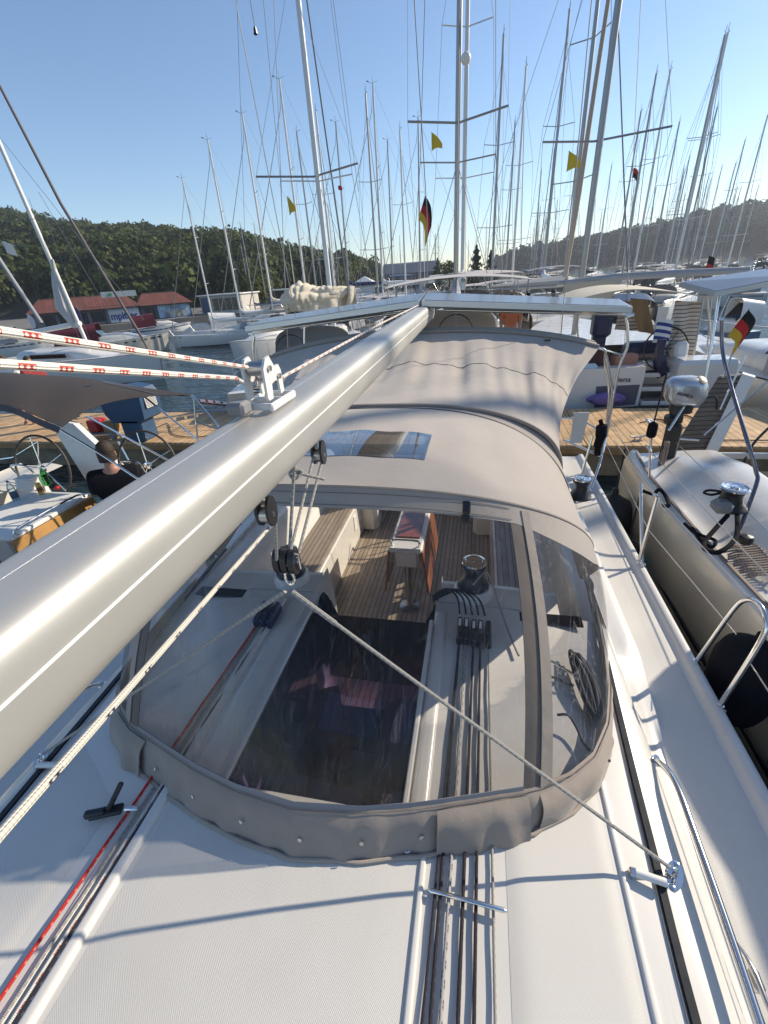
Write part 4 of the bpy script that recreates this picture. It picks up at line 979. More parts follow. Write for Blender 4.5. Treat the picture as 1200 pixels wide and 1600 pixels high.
top_boat('A', (24.966, 62.000, 8.153), R_(60), 'white sailing boat with a short mast in the gap before the right edge', G3)
top_boat('D', (24.205, 66.000, 7.840), R_(60), 'grey masted sailing boat between the two tall right-hand masts', G3)
# near boats beyond the dock, stern to the dock
yacht_at('F', *(-5.391, 17.000, -0.1043)[:2], 12.6, R_(97), 'sailing boat beyond the dock with a heap of cream mainsail on its boom', None)
yacht_at('D', *(-0.9625, 19.000, -0.6104)[:2], 13.6, R_(93), 'tall white sailing boat in the middle, a white ball high on its mast', None)
yacht_at('A', *(-1.025, 27.000, -0.7307)[:2], 15.5, R_(93), 'white sailing boat behind the central one, its pale mast almost touching it', None)
yacht_at('D', *(4.229, 27.000, -0.4425)[:2], 14.0, R_(40), 'sailing boat with a tan furled forestay and a long grey boom right of centre', None)
# crowd of boats in the distance
crowd_n = 0
GL = 'small white sailing boat in the distant crowd of masts under the right-hand hill'
lst = []
rr_ = random.Random(11)
for i in range(58):
    px = rr_.uniform(0, 1); Y = rr_.uniform(70, 150); X = Y*rr_.uniform(.10, .92)
    lst.append((X, Y, rr_.uniform(8.0, 13.5), rr_.choice('ADDEAB'), R_(60+rr_.uniform(-6,6))))
for X, Y, t_, k, rz in lst: yacht_at(k, X, Y, t_, rz, GL, 'distant sailing boats under the right-hand hill')
for i in range(12):
    Y = rr_.uniform(75, 130); X = Y*rr_.uniform(-.17, .12)
    yacht_at(rr_.choice('ADE'), X, Y, rr_.uniform(6.5, 10.5), R_(90+rr_.uniform(-8,8)), 'small sailing boat far off in the middle, behind the masts near the dock', 'distant sailing boats in the middle')
for i in range(7):
    Y = 44+i*5.5; X = (-26.814, 60.000, -2.492)[0]*Y/60 + rr_.uniform(-7, 9)
    yacht_at(rr_.choice('ADB'), X, Y+6, rr_.uniform(4.5, 8.0), R_(200), 'small sailing boat in the rear row before the wooded hill', 'rear row before the wooded hill')
for i, (px_, Y, t_, k, lab) in enumerate(((-9.5,31,8.5,'A','white sailing boat in the second row, third mast right of the cream sail heap'),(-7.0,33,9.5,'D','grey masted sailing boat in the second row, left of the boom end'),(-4.6,30,7.0,'A','low masted white sailing boat right behind the boom end'),(1.8,31,9.0,'A','white sailing boat in the second row behind the right solar panel'),(-12.5,36,9.0,'B','blue covered sailing boat behind the cream sail heap'),(8.5,33,8.5,'D','grey masted sailing boat behind the long grey boom'),(12.5,36,10.5,'A','white sailing boat in the second row behind the cream awning'))):
    yacht_at(k, px_, Y, t_, R_(95-6*i), lab, None)
# heap of cream sail on the near left boat
hp = Vector((-4.821, 14.000, -0.3731))
c = MB()
def heap(a, b):
    x = lerp(-.88, .80, a); th = 2*math.pi*b; e = math.sin(math.pi*min(1,max(0,a)))**.45
    q = Vector((a*2.2, math.cos(th)*.9, math.sin(th)*.9)); r = (.27+.07*math.sin(a*5+1))*e*(1+.45*noise.noise(q*1.5)+.55*abs(noise.noise(Vector((a*9, math.cos(th)*1.2, math.sin(th)*1.2))))+.10*noise.noise(q*7)) 
    return (hp.x+x, hp.y+.9*x+r*math.cos(th)*1.1, hp.z+.06*x+.05+r*math.sin(th)*1.05)
c.grid(heap, 90, 60)
def hang(a, b):
    return (hp.x+lerp(.45,.95,a)-.10*b*math.sin(a*5), hp.y+.7+.12*math.sin(a*14+b*3), hp.z+.22-.62*b-.12*a*b)
c.grid(hang, 24, 12, thick=.02)
def hang2(a, b): return (hp.x+lerp(-.8,.5,a), hp.y-.15+.8*lerp(-.8,.5,a)+.05*math.sin(a*20), hp.z-.10-.26*b+.03*math.sin(a*9))
c.grid(hang2, 30, 8, thick=.02)
tag(c.build('mainsail', sailc), 'loosely lashed heap of cream sailcloth on the boom beyond the dock', 'sail')
# ---- near details on the big masts
def mast_extra(P_, r, label):
    c = MB(); c.lathe([(0,-r),(r*.5,-r*.87),(r*.87,-r*.5),(r,0),(r*.87,r*.5),(r*.5,r*.87),(0,r)], P_, 14); return tag(c.build('radar_reflector', whitep), label, 'radar reflector')
mast_extra((-0.7342, 18.700, 5.823), .16, 'white ball shaped radar reflector high on the central mast')
# mast r7 with a swept pair of spreaders, part of the boat named on the transom
lena = empty('sailing_yacht', (3.75, 16.6, WATER), 0, 'white sailing boat moored stern to the dock, lena lettered on its transom', 'sailing boat')
def lp(mb_, name, m, par=None, **k):
    off = Vector((3.75, 16.6, WATER)); mb_.v = [(x-off.x, y-off.y, z-off.z) for x, y, z in mb_.v]; return mb_.build(name, m, par or lena, **k)
V, F, half, zs = hull_loft(11.6, 3.9, 1.25, stations=18, transom=.93)
Mz = rotz(R_(92)); 
c = MB(); c.add([tuple(Mz @ Vector(p) + Vector((3.75, 17.9, WATER))) for p in V], F); lp(c, 'hull', hullw, angle=50)
c = MB(); c.grid(lambda a, b: tuple(Mz @ Vector((-2.6+8.4*a, half(.28+.72*a)*.99*(2*b-1), zs(.28+.72*a)+.01)) + Vector((3.75,17.9,WATER))), 14, 6); c.grid(lambda a, b: (lerp(2.3,5.2,a), lerp(11.5,15.4,b), -2.75), 2, 2); lp(c, 'deck', gel)
m0, m1 = Vector((3.368, 18.000, -0.2327)), Vector((3.366, 18.000, 6.255))
d_ = (m1-m0).normalized(); c = MB(); c.tube([m0-d_*2.2, m0+d_*6, m1+d_*4], .10, 12); lp(c, 'mast', alu_d)
c = MB(); sc_ = Vector((3.195, 18.000, 3.272)); c.tube([sc_, (1.658, 17.600, 3.335)], .03, 8); c.tube([sc_, (5.484, 18.600, 3.521)], .03, 8); lp(c, 'spreader', alu_d)
c = MB()
for a, b in (((1.658, 17.600, 3.335), (1.692, 17.000, -0.1257)), ((5.484, 18.600, 3.521), (4.963, 18.200, -0.4294))): c.tube([a, b], .007, 4)
c.tube([(1.658, 17.600, 3.335), tuple(m1+d_*4)], .007, 4); c.tube([(5.484, 18.600, 3.521), tuple(m1+d_*4)], .007, 4); c.tube([(3.467, 12.000, -2.078), tuple(m1+d_*4)], .007, 4); lp(c, 'rigging', wire)
c = MB(); c.tube([(3.420, 21.800, -0.4048), (3.439, 21.000, 2.376), (3.424, 20.300, 5.357), (3.408, 19.800, 7.054)], [.10,.09,.07,.06], 8); lp(c, 'furled_genoa', mat('tan_sail',(.40,.33,.27),.8))
c = MB(); c.tube([(2.581, 17.600, -0.5274), (4.244, 17.300, -0.434), (6.016, 17.000, -0.4339), (7.805, 16.700, -0.4612)], [.07,.11,.11,.09], 10); lp(c, 'boom', greyc)
c = MB(); A_, B_, C2, D2 = Vector((2.713, 17.500, -0.5523)), Vector((4.512, 17.200, -0.4677)), Vector((4.229, 17.200, -1.049)), Vector((2.980, 17.500, -1.036)); c.grid(lambda a, b: (A_.lerp(B_,a)).lerp(D2.lerp(C2,a),b)+Vector((0,.05*math.sin(a*9),0)), 10, 5, thick=.02); lp(c, 'hanging_sail', mat('beige_sail',(.42,.37,.30),.85))
# transom and stern furniture: transom plane at Y = 11.05
ty = 11.05
def tpl(name, P4, m, y=ty, th=.04, par=None):
    c = MB(); P4 = [Vector(p) for p in P4]; c.add(P4 + [p+Vector((0,th,0)) for p in P4], [(0,1,2,3),(7,6,5,4),(0,4,5,1),(1,5,6,2),(2,6,7,3),(3,7,4,0)]); return lp(c, name, m, par, smooth=False)
tr_ = tpl('transom', [(1.618, 11.050, -3.137),(3.690, 11.050, -2.986),(3.688, 11.050, -2.107),(1.768, 11.050, -2.140)], hullw, th=.3)
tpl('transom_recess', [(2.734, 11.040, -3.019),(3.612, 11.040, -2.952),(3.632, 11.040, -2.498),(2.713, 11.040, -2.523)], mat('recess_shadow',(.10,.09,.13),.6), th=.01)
c = MB(); c.grid(lambda a, b: (lambda th, ph: (2.92+.36*math.cos(th)*math.sin(ph)*(1+.25*math.sin(5*th)), 10.86+.13*math.sin(th)*math.sin(ph), -2.78+.13*math.cos(ph)*(1+.3*math.sin(3*th+1))))(2*math.pi*a, math.pi*b), 24, 12); lp(c, 'purple_bag', purple)
T0 = Vector((3.160, 11.030, -2.428)); text_mesh('lena', .17, 'boat_name', blackp, lena, tuple(T0-Vector((3.75,16.6,WATER))-Vector((.03,0,.0))), (R_(90),0,0), .001, .001, 1.05)
for k, (ya, yb) in enumerate(((632,617),(616,603),(602,590))):
    yk = 11.05+.28*k; c = MB(); a, b = Vector((3.772, 11.050, -2.853)), Vector((4.391, 11.050, -2.817))
    c.box(((a.x+b.x)/2, yk+.15, -2.93+.26*k), (b.x-a.x+.06, .34, .10), bev=.01); st = lp(c, 'stern_step', hullw)
    c = MB(); c.box(((a.x+b.x)/2, yk+.14, -2.875+.26*k), (b.x-a.x-.02, .28, .012)); lp(c, 'step_tread', teak_g, st)
c = MB(); c.box((5.0,11.5,-2.62),(1.2,.8,1.2),bev=.08); lp(c, 'stern_locker', hullw); c = MB(); c.box((4.62,12.0,-2.0),(.30,.5,.5),rotm(-12,0,0),bev=.07); lp(c, 'helm_console', hullw); c = MB(); c.box((2.2,11.5,-2.3),(1.1,.6,.5),bev=.08); lp(c, 'stern_locker', hullw)
c = MB(); wc = Vector((4.339, 12.000, -1.887)); c.tube([wc+Vector((.47*math.cos(a),.12*math.sin(a),.47*math.sin(a))) for a in [i*math.pi/20 for i in range(40)]],.018,8,closed=True)
for k in range(6): a = k*math.pi/3; c.tube([wc, wc+Vector((.47*math.cos(a),.12*math.sin(a),.47*math.sin(a)))],.009,5)
wc2 = Vector((4.065, 12.300, -2.145)); c.tube([wc2+Vector((.40*math.cos(a),.05*math.sin(a),.40*math.sin(a))) for a in [i*math.pi/20 for i in range(40)]],.014,8,closed=True)
lp(c, 'steering_wheel', blackp)
c = MB(); c.tube(spline([(4.117, 11.700, -1.627),(4.126, 11.700, -1.977),(4.289, 11.700, -2.417),(4.316, 11.700, -2.227)],4),[.10]*5+[.14]*4+[.06]*4,8); c.box((3.980, 12.400, -1.932),(.9,.5,.35),bev=.1); lp(c, 'cockpit_cushion', navy)
c = MB(); c.box((2.877, 12.200, -1.280),(.42,.45,.62),bev=.08); c.box((2.862, 12.200, -1.641),(.30,.3,.6),bev=.06); lp(c, 'outboard_motor', navy)
c = MB(); c.box((3.365, 11.600, -2.081),(.55,.3,.35),rotm(0,0,15),bev=.05); lp(c, 'salmon_cushion', mat('salmon',(.45,.20,.14),.8))
c = MB(); c.box((2.483, 11.500, -1.965),(1.0,.3,.45),bev=.05); lp(c, 'open_locker', mat('dark_maroon',(.06,.02,.02),.7))
# cream awning with striped and tan curtains
aw = empty('awning', (3.683, 12.500, -0.6453), 0, 'cream arched awning over the cockpit of the boat lettered lena', 'awning')
def ap(mb_, name, m, **k):
    off = Vector(aw.location); mb_.v = [(x-off.x, y-off.y, z-off.z) for x, y, z in mb_.v]; return mb_.build(name, m, aw, **k)
crv = spline([(2.094, 12.000, -0.7671),(2.591, 12.000, -0.6324),(3.326, 12.000, -0.5686),(4.198, 12.000, -0.657),(5.139, 12.000, -0.85)], 6)
c = MB(); c.grid(lambda a, b: crv[min(len(crv)-1,int(a*(len(crv)-1)))] + Vector((0, 2.2*b, .04*b)), len(crv)-1, 6, thick=.02); ap(c, 'roof', mat('cream_awning',(.60,.54,.42),.85))
stripeM = mat('striped_cloth', (.60,.52,.42), .85, stripes=(2, .085, .022, (.14,.11,.13)), bump=(3,.4,.03))
c = MB(); a, b, d, e = [Vector(p) for p in ((4.345, 12.100, -0.8645),(5.039, 12.400, -0.9438),(5.181, 12.400, -2.812),(4.374, 12.100, -2.346))]
c.grid(lambda u, v: (a.lerp(b,u)).lerp(e.lerp(d,u),v)+Vector((0,.06*math.sin(u*12),0)), 16, 6, thick=.01); ap(c, 'striped_curtain', stripeM)
c = MB(); a, b, d, e = [Vector(p) for p in ((3.353, 12.600, -0.8381),(3.917, 12.600, -0.8404),(4.035, 12.600, -1.559),(3.293, 12.600, -1.483))]
c.grid(lambda u, v: (a.lerp(b,u)).lerp(e.lerp(d,u),v)+Vector((0,.05*math.sin(u*10),0)), 12, 6, thick=.01); ap(c, 'striped_curtain', stripeM)
c = MB(); a, b, d, e = [Vector(p) for p in ((3.417, 12.200, -0.7666),(3.793, 12.200, -0.8137),(4.087, 12.200, -1.574),(3.738, 12.200, -1.502))]
c.grid(lambda u, v: (a.lerp(b,u)).lerp(e.lerp(d,u),v)+Vector((0,.04*math.sin(u*8+v*3),0)), 10, 6, thick=.01); ap(c, 'tan_curtain', mat('ochre_cloth',(.26,.16,.07),.85))
for p, q in (((4.869, 12.000, -0.7841),(5.051, 12.000, -2.876)),((5.023, 12.000, -0.7926),(5.362, 12.000, -2.728)),((2.189, 12.000, -0.745),(2.442, 12.000, -2.046))): c = MB(); c.tube([p,q],.018,6); ap(c, 'awning_pole', steel_d)

# =====================================================================
# FLAGS
# =====================================================================
def flag_mesh(P_, w_, h, cols, mats, name, label, cat='flag', droop=0.0, yaw=0.0, tri=False, group=None, roll=0.0, vert=False):
    e = empty(name, P_, 0, label, cat, group); M = rotz(yaw) @ Matrix.Rotation(roll, 3, 'Y')
    for k in range(cols):
        c = MB()
        def f(a, b, k=k):
            v = (k+b)/cols; hh = h*(1-.75*a if tri else 1)
            if tri: v = .5+(v-.5); 
            x = a*w_*(1-.35*droop); z = -v*hh - (h-hh)*.5*tri - droop*a*a*w_*.7; y = .10*w_*math.sin(a*7+v*1.5)
            return tuple(M @ Vector((x, y, z)))
        c.grid(f, 14, max(2, 8//cols), thick=.002); c.build(['stripe','stripe','stripe'][k % 3] if cols > 1 else 'cloth', mats[k], e)
    return e
gr_ = mat('flag_black',(.012,.012,.014),.8); rd_ = mat('flag_red',(.50,.02,.02),.8); gd_ = mat('flag_gold',(.62,.38,.03),.8); ylw = mat('pennant_yellow',(.60,.42,.03),.8); wh_ = mat('flag_white',(.7,.69,.66),.8); bl_ = mat('flag_blue',(.03,.05,.22),.8)
flag_mesh((-1.434, 13.000, 1.710), .62, .50, 3, [gr_,rd_,gd_], 'german_flag', 'black red gold flag drooping on the backstay left of the central mast', droop=1.2, yaw=R_(15), roll=R_(20))
flag_mesh((2.868, 5.900, -0.5433), .27, .30, 3, [gr_,rd_,gd_], 'german_flag', 'black red gold flag on the stern of the right-hand boat by a dark tube', droop=.8, yaw=R_(10), roll=R_(25))
flag_mesh((9.880, 40.000, 5.586), .5, .55, 2, [rd_,gr_], 'ensign', 'small red ensign high on the mast right of centre', droop=.8)
flag_mesh((13.519, 34.000, -0.0363), .5, .8, 2, [gr_,rd_], 'ensign', 'small dark and red flag low over the boats at the right', droop=.6)
flag_mesh((-1.751, 18.000, 4.020), .42, .48, 1, [ylw], 'yellow_pennant', 'yellow pennant under the spreader of the central mast', 'pennant', tri=True, group='yellow pennants', droop=.5)
flag_mesh((2.442, 17.600, 3.058), .46, .52, 1, [ylw], 'yellow_pennant', 'yellow pennant under the long swept spreader right of centre', 'pennant', tri=True, group='yellow pennants', droop=.4)
flag_mesh((-6.531, 17.000, 2.643), .30, .55, 1, [ylw], 'yellow_pennant', 'yellow pennant under the spreader left of the big white mast', 'pennant', tri=True, group='yellow pennants', droop=.5)
flag_mesh((-4.718, 17.000, 2.759), .14, .12, 1, [rd_], 'ensign', 'tiny red and white courtesy flag right of the big white mast', droop=.3)
flag_mesh((3.998, 11.900, -1.207), .38, .52, 7, [wh_,bl_,wh_,bl_,wh_,bl_,wh_], 'striped_flag', 'blue and white striped flag at the helm of the boat lettered lena', droop=.25)
flag_mesh((-22.032, 20.000, 2.628), .6, .5, 1, [wh_], 'white_flag', 'white flag at the left edge before the wooded hill', droop=.4)
c = MB(); c.tube([(-1.588, 12.900, 5.077), (-1.381, 12.900, 1.384), (-1.390, 12.900, -0.2973)], .011, 6); tag(c.build('backstay', wire), 'dark backstay wire carrying the black red gold flag', 'stay')
c = MB(); c.tube([(2.911, 6.000, -0.5328), (2.818, 5.900, -1.271)], .012, 6); tag(c.build('flagstaff', steel_d), 'thin staff of the flag on the right-hand boat', 'flagstaff')
# spreader pair on the central mast (swept)
c = MB(); s0 = Vector((-0.956, 19.000, 4.380)); c.tube([s0, (-2.587, 18.600, 4.498)], .035, 8); c.tube([s0, (0.6374, 19.400, 4.734)], .035, 8)
for p, q in (((-2.587, 18.600, 4.498),(-2.479, 18.600, 7.413)),((0.6374, 19.400, 4.734),(0.5131, 19.400, 7.303)),((-2.587, 18.600, 4.498),(-2.317, 18.600, -0.1941)),((0.6374, 19.400, 4.734),(0.4162, 19.000, -0.3648))): c.tube([p,q],.007,4)
tag(c.build('spreader_pair', alu_d), 'wide pair of grey spreaders with their wires on the central mast', 'spreaders')
c = MB(); s0 = Vector((-5.513, 17.000, 3.068)); c.tube([s0, (-7.388, 16.700, 3.198)], .03, 8); c.tube([s0, (-4.070, 17.300, 3.329)], .03, 8)
for p, q in (((-7.388, 16.700, 3.198),(-5.690, 16.900, 7.211)),((-4.070, 17.300, 3.329),(-5.511, 17.100, 7.262)),((-7.388, 16.700, 3.198),(-6.691, 16.700, 0.1017)),((-4.070, 17.300, 3.329),(-3.990, 17.300, 0.1323))): c.tube([p,q],.006,4)
tag(c.build('spreader_pair', alu_d), 'wide pair of grey spreaders with their wires on the big white mast left of centre', 'spreaders')
# long stays that cross the upper left sky, and wires in the sky
for (a, b, lab) in (((-6.793, 16.000, 6.961),(-8.070, 16.000, 0.1968),'thin pale wire left of the big white mast'),((-3.615, 9.000, 3.887),(-3.602, 9.000, 3.560),'short wire with a small dark weight at its end, top of the sky'),((-3.600, 14.000, 5.768),(-3.571, 15.000, 2.231),'thin pale wire right of the big white mast')):
    rope('stay_wire', [a, b], .006, wire, lab, 'wire', None, 5)
c = MB(); c.lathe([(.0,-.10),(.035,-.08),(.02,0)], (-3.602, 9.000, 3.560), 8); tag(c.build('sounding_weight', blackp), 'small dark weight on the end of a wire in the sky', 'weight')
# =====================================================================
# M1: white boat on the left, bow to the right, with its furled headsail
# =====================================================================
M1 = empty('sailing_yacht', (-17.440, 19.000, -3.500), 0, 'white sailing boat left beyond the dock, bow pointing right, mast leaning out of the picture', 'sailing boat')
def m1p(mb_, name, m, **k):
    off = Vector(M1.location); mb_.v = [(x-off.x, y-off.y, z-off.z) for x, y, z in mb_.v]; return mb_.build(name, m, M1, **k)
V, F, half, zs = hull_loft(9.8, 3.2, 1.05); cx_ = -19.2
c = MB(); c.add([(x+cx_, y+18.6, z+WATER) for x, y, z in V], F); m1p(c, 'hull', hullw, angle=50)
c = MB(); c.grid(lambda a, b: (cx_-4.9+9.8*a, 18.6+half(a)*.98*(2*b-1), WATER+zs(a)+.02), 14, 5); m1p(c, 'deck', gel)
c = MB(); c.grid(lambda a, b: (cx_-2+4.5*a, 18.6+1.0*math.copysign(abs(math.cos(math.pi*b))**.5, math.cos(math.pi*b))*(1-.4*a*a), WATER+1.08+.45*max(0,math.sin(math.pi*b))**.5*min(1,(1-a)*3+.1)), 12, 12); m1p(c, 'cabin', gel)
c = MB(); c.grid(lambda a, b: (cx_-1.2+2.0*a, 17.58-.0*b, WATER+1.20+.18*b), 3, 1); m1p(c, 'cabin_window', darkglass)
mb0, mt0 = Vector((-18.039, 18.600, -1.637)), Vector((-19.333, 18.600, 12.158))
c = MB(); d_ = (mt0-mb0).normalized(); c.tube([mb0-d_*1.0, mt0], .085, 10); m1p(c, 'mast', alu_w)
c = MB(); c.tube([(-14.866, 18.600, -2.256), (-14.997, 18.600, -1.700), (-16.862, 18.600, 3.486), (-17.760, 18.600, 7.140), tuple(mt0)], [.03,.06,.06,.05,.02], 8); m1p(c, 'furled_genoa', mat('dark_furled',(.13,.11,.11),.7))
c = MB(); c.tube([(-18.332, 18.600, -1.125), (-18.544, 18.600, -0.2535), (-18.449, 18.600, 0.7715), (-18.224, 18.600, 1.617)], [.10,.34,.18,.04], 8); m1p(c, 'lowered_sail', mat('grey_white_sail',(.50,.49,.48),.8))
c = MB(); c.tube([(-18.003, 18.600, -0.9487), (-20.687, 18.800, -1.215), (-24.152, 19.000, -1.451)], .11, 10); m1p(c, 'boom', alu_w)
c = MB()
for p, q in (((-17.703, 18.000, 3.659),(-17.751, 18.000, -1.847)),((-17.235, 18.000, 3.199),(-17.233, 18.000, -2.003)),((-17.155, 18.000, 3.817),(-15.233, 18.000, -2.073)),((-20.115, 18.400, 3.074),(-18.150, 18.400, 3.051)),((-16.990, 17.000, 5.255),(-13.367, 17.000, -0.8854))): c.tube([p,q],.010,4)
m1p(c, 'rigging', wire)
# grey yacht mast further left
c = MB(); c.tube([(-14.728, 13.000, 1.435), (-14.048, 13.000, -0.5975)], .06, 8); tag(c.build('furled_headsail', greyc), 'grey furled headsail slanting at the left edge before the hill', 'furled sail')
# motor boat with maroon canopy, and a small wooden launch
def motorboat(name, P_, rz, L, hm, cm, label, stripe=navy, cab=True):
    e = empty(name, P_, rz, label, 'motor boat'); V, F, half, zs = hull_loft(L, L*.33, .85, sheer=.5)
    c = MB(); c.add(V, F); c.build('hull', hm, e, angle=50); tx = lambda t: -L/2+L*t
    c = MB(); c.grid(lambda a, b: (tx(a), half(a)*.98*(2*b-1), zs(a)+.02), 12, 4); c.build('deck', gel, e)
    c = MB(); c.grid(lambda a, b: (tx(lerp(.38,.85,a)), half(.5)*.7*math.copysign(abs(math.cos(math.pi*b))**.5, math.cos(math.pi*b))*(1-.5*a*a), zs(.5)+.5*max(0,math.sin(math.pi*b))**.5*min(1,(1-a)*2+.05)), 12, 12); c.build('cabin', gel, e)
    c = MB(); c.grid(lambda a, b: (tx(.45)-.5*b, half(.4)*.75*(2*a-1), zs(.4)+.45+.55*b), 8, 3, thick=.02); c.build('windscreen', darkglass, e)
    c = MB(); c.grid(lambda a, b: (tx(lerp(.06,.42,a)), half(.3)*.85*math.copysign(abs(math.cos(math.pi*b))**.5, math.cos(math.pi*b)), zs(.3)+.1+1.1*max(0,math.sin(math.pi*b))**.4*(.85+.15*a)), 10, 12, thick=.02); c.build('canopy', cm, e)
    if stripe:
        c = MB()
        for s in (1,-1): c.grid(lambda a, b, s=s: (tx(.03+.9*a), s*(half(.03+.9*a)*1.004+.006), zs(.03+.9*a)-.10-.10*b), 12, 1)
        c.build('hull_stripe', stripe, e)
    c = MB()
    for s in (1,-1): c.tube([(tx(t), s*half(t)*.9, zs(t)+.5) for t in (.5,.65,.8,.93,.99)],.015,5)
    c.build('rail', steel, e); return e
motorboat('motorboat', (-24.550, 27.500, -3.500), R_(32), 7.2, cream, maroon, 'cream motor boat with a maroon canvas canopy on the left')
motorboat('motorboat', (-28.296, 38.000, -3.500), R_(40), 5.2, hullw, maroon, 'small launch with a maroon cabin and blue waterline before the banners', blue_p)
motorboat('motorboat', (-20.180, 32.000, -3.500), R_(215), 5.2, hullw, whitep, 'small white cabin boat just right of the launch', None)
motorboat('motorboat', (-34.340, 30.000, -3.500), R_(40), 6, hullw, greyc, 'white motor boat with a grey canopy at the far left shore', navy)
motorboat('motorboat', (-16.652, 60.000, -3.500), R_(15), 7.5, hullw, tancloth, 'white motor boat with a tan canopy under the end of the wooded hill', None)
motorboat('motorboat', (-9.493, 55.000, -3.500), R_(25), 8.5, hullw, canvas, 'white motor boat with a beige bimini left of the boom end', navy)
motorboat('motorboat', (16.545, 42.000, -3.500), R_(160), 8.5, mat('pale_grey_hull',(.45,.46,.48),.3), greyc, 'pale grey motor boat behind the cream awning', navy)
motorboat('dinghy', (9.089, 20.000, -3.500), R_(200), 2.6, mat('blue_grey_dinghy',(.12,.17,.25),.4), whitep, 'small dinghy with a white cover on the bright water at the right', None)
# large grey-white hull with grey canopy at the right edge
motorboat('motorboat', (8.024, 13.500, -3.500), R_(100), 10.5, hullw, greyc, 'large white hull with a grey canopy cut by the right edge', None)
motorboat('motorboat', (-11.5,25,WATER), R_(-112), 6.5, hullw, canvas, 'white motor boat with beige canopy in the gap left of the boom end', None)
motorboat('motorboat', (-8.2,26,WATER), R_(-100), 6.0, hullw, greyc, 'white motor boat with grey canopy in the gap left of the boom end', navy)
motorboat('motorboat', (1.5,24,WATER), R_(88), 6.0, hullw, tancloth, 'white motor boat with tan canopy under the right half of the solar panel', None)
motorboat('motorboat', (7.5,27,WATER), R_(80), 7.0, hullw, navy, 'white motor boat with dark blue canopy behind the boat lettered lena', None)
# =====================================================================
# LEFT NEIGHBOUR (cockpit under a grey awning, bow towards the camera side)
# =====================================================================
LC = -5.35
ln = empty('sailing_yacht', (LC, 3.0, WATER), 0, 'white sailing yacht moored on the left, open cockpit with twin wheels and a table', 'sailing yacht')
def np_(mb_, name, m, par=None, root=None, **k):
    root = root or ln; off = Vector(root.location)
    if par is not None and par.parent is not None: pass
    mb_.v = [(x-off.x, y-off.y, z-off.z) for x, y, z in mb_.v]; return mb_.build(name, m, par or root, **k)
c = MB(); pr = [(1.55,-2.30),(1.80,-2.31),(1.86,-2.27),(1.90,-2.35),(1.89,-2.8),(1.80,-3.4),(1.3,-3.9),(0,-4)]
for s in (1,-1):
    V = []; ysn = [-7,-5.5,-4,-2.5,-1,0,1.5,3,4.2,5.3]
    for y in ysn:
        f = 1 if y > 0 else max(.03, 1-((-y)/7.2)**2.2)
        for u, z in pr: V.append((LC+s*u*f, y, z))
    n = len(pr); c.add(V, [(j*n+i, j*n+i+1, (j+1)*n+i+1, (j+1)*n+i) for j in range(len(ysn)-1) for i in range(n-1)])
    c.grid(lambda a, b, s=s: (LC+s*lerp(1.05,1.56,a), lerp(1.3,5.3,b), -2.30+.04*math.sin(math.pi*a)), 8, 6)
    c.grid(lambda a, b, s=s: (LC+s*lerp(0,1.56,a)*(1 if b > .45 else .55+b), lerp(-6,1.3,b), -2.28+.40*(1 if a < .8 else max(0,(1-a)/.2))*min(1,b*3)), 14, 10)
np_(c, 'hull', gel, angle=50)
c = MB(); c.grid(lambda a, b: (LC+lerp(-1.05,1.05,a), lerp(1.3,5.28,b), -2.95), 2, 2); np_(c, 'cockpit_sole', teak)
c = MB()
for s in (1,-1): c.box((LC+s*.86,2.9,-2.72),(.40,2.9,.46),bev=.02)
np_(c, 'bench', gel)
c = MB(); c.box((LC-.1,3.75,-2.285),(.95,1.15,.05),bev=.012); c.box((LC-.1,3.75,-2.6),(.3,.8,.6),bev=.02); tbl = np_(c, 'cockpit_table', whitep)
c = MB(); c.box((LC+.40,3.75,-2.56),(.03,1.16,.50),rotm(0,-6,0),bev=.006); o = np_(c, 'table_leaf', plywood, tbl)
c = MB(); c.tube(spline([(LC+.40,3.25,-2.26),(LC+.40,3.3,-2.19),(LC+.40,4.1,-2.19),(LC+.40,4.2,-2.26)],4),.012,8); np_(c, 'table_rail', steel, tbl)
for (px_, lab) in (((-6.12,4.75),0),((-4.52,4.95),1)):
    c = MB(); cc = Vector((px_[0], px_[1], -2.12)); c.tube([cc+Vector((.47*math.cos(a),.10*math.sin(a),.47*math.sin(a))) for a in [i*math.pi/24 for i in range(48)]],.016,8,closed=True)
    wl = np_(c, 'steering_wheel', mat('wheel_leather',(.07,.06,.055),.6))
    c = MB()
    for k in range(5): a = k*2*math.pi/5+.5; c.tube([cc,cc+Vector((.46*math.cos(a),.10*math.sin(a),.46*math.sin(a)))],.008,6)
    c.lathe([(.05,-.02),(.05,.02),(.02,.03)],tuple(cc),12,rotm(90,0,0)); np_(c, 'wheel_spokes', steel, wl)
    c = MB(); c.box((px_[0],px_[1]-.22,-2.55),(.30,.28,.80),rotm(6,0,0),bev=.06); ped = np_(c, 'helm_pedestal', whitep)
    c = MB(); c.tube(spline([(px_[0]-.14,px_[1]-.24,-2.12),(px_[0]-.13,px_[1]-.30,-1.95),(px_[0]+.13,px_[1]-.30,-1.95),(px_[0]+.14,px_[1]-.24,-2.12)],4),.013,8); np_(c, 'pedestal_rail', steel, ped)
c = MB(); A_, B_, C2, D2 = [Vector(p) for p in ((-7.143, 6.000, -1.753),(-6.550, 5.900, -1.801),(-5.231, 5.300, -2.466),(-6.012, 5.300, -2.825))]
c.add([A_,B_,C2,D2]+[p+Vector((.03,.09,-.02)) for p in (A_,B_,C2,D2)],[(0,1,2,3),(7,6,5,4),(0,4,5,1),(1,5,6,2),(2,6,7,3),(3,7,4,0)]); np_(c, 'raised_gangway', whitep, smooth=False)
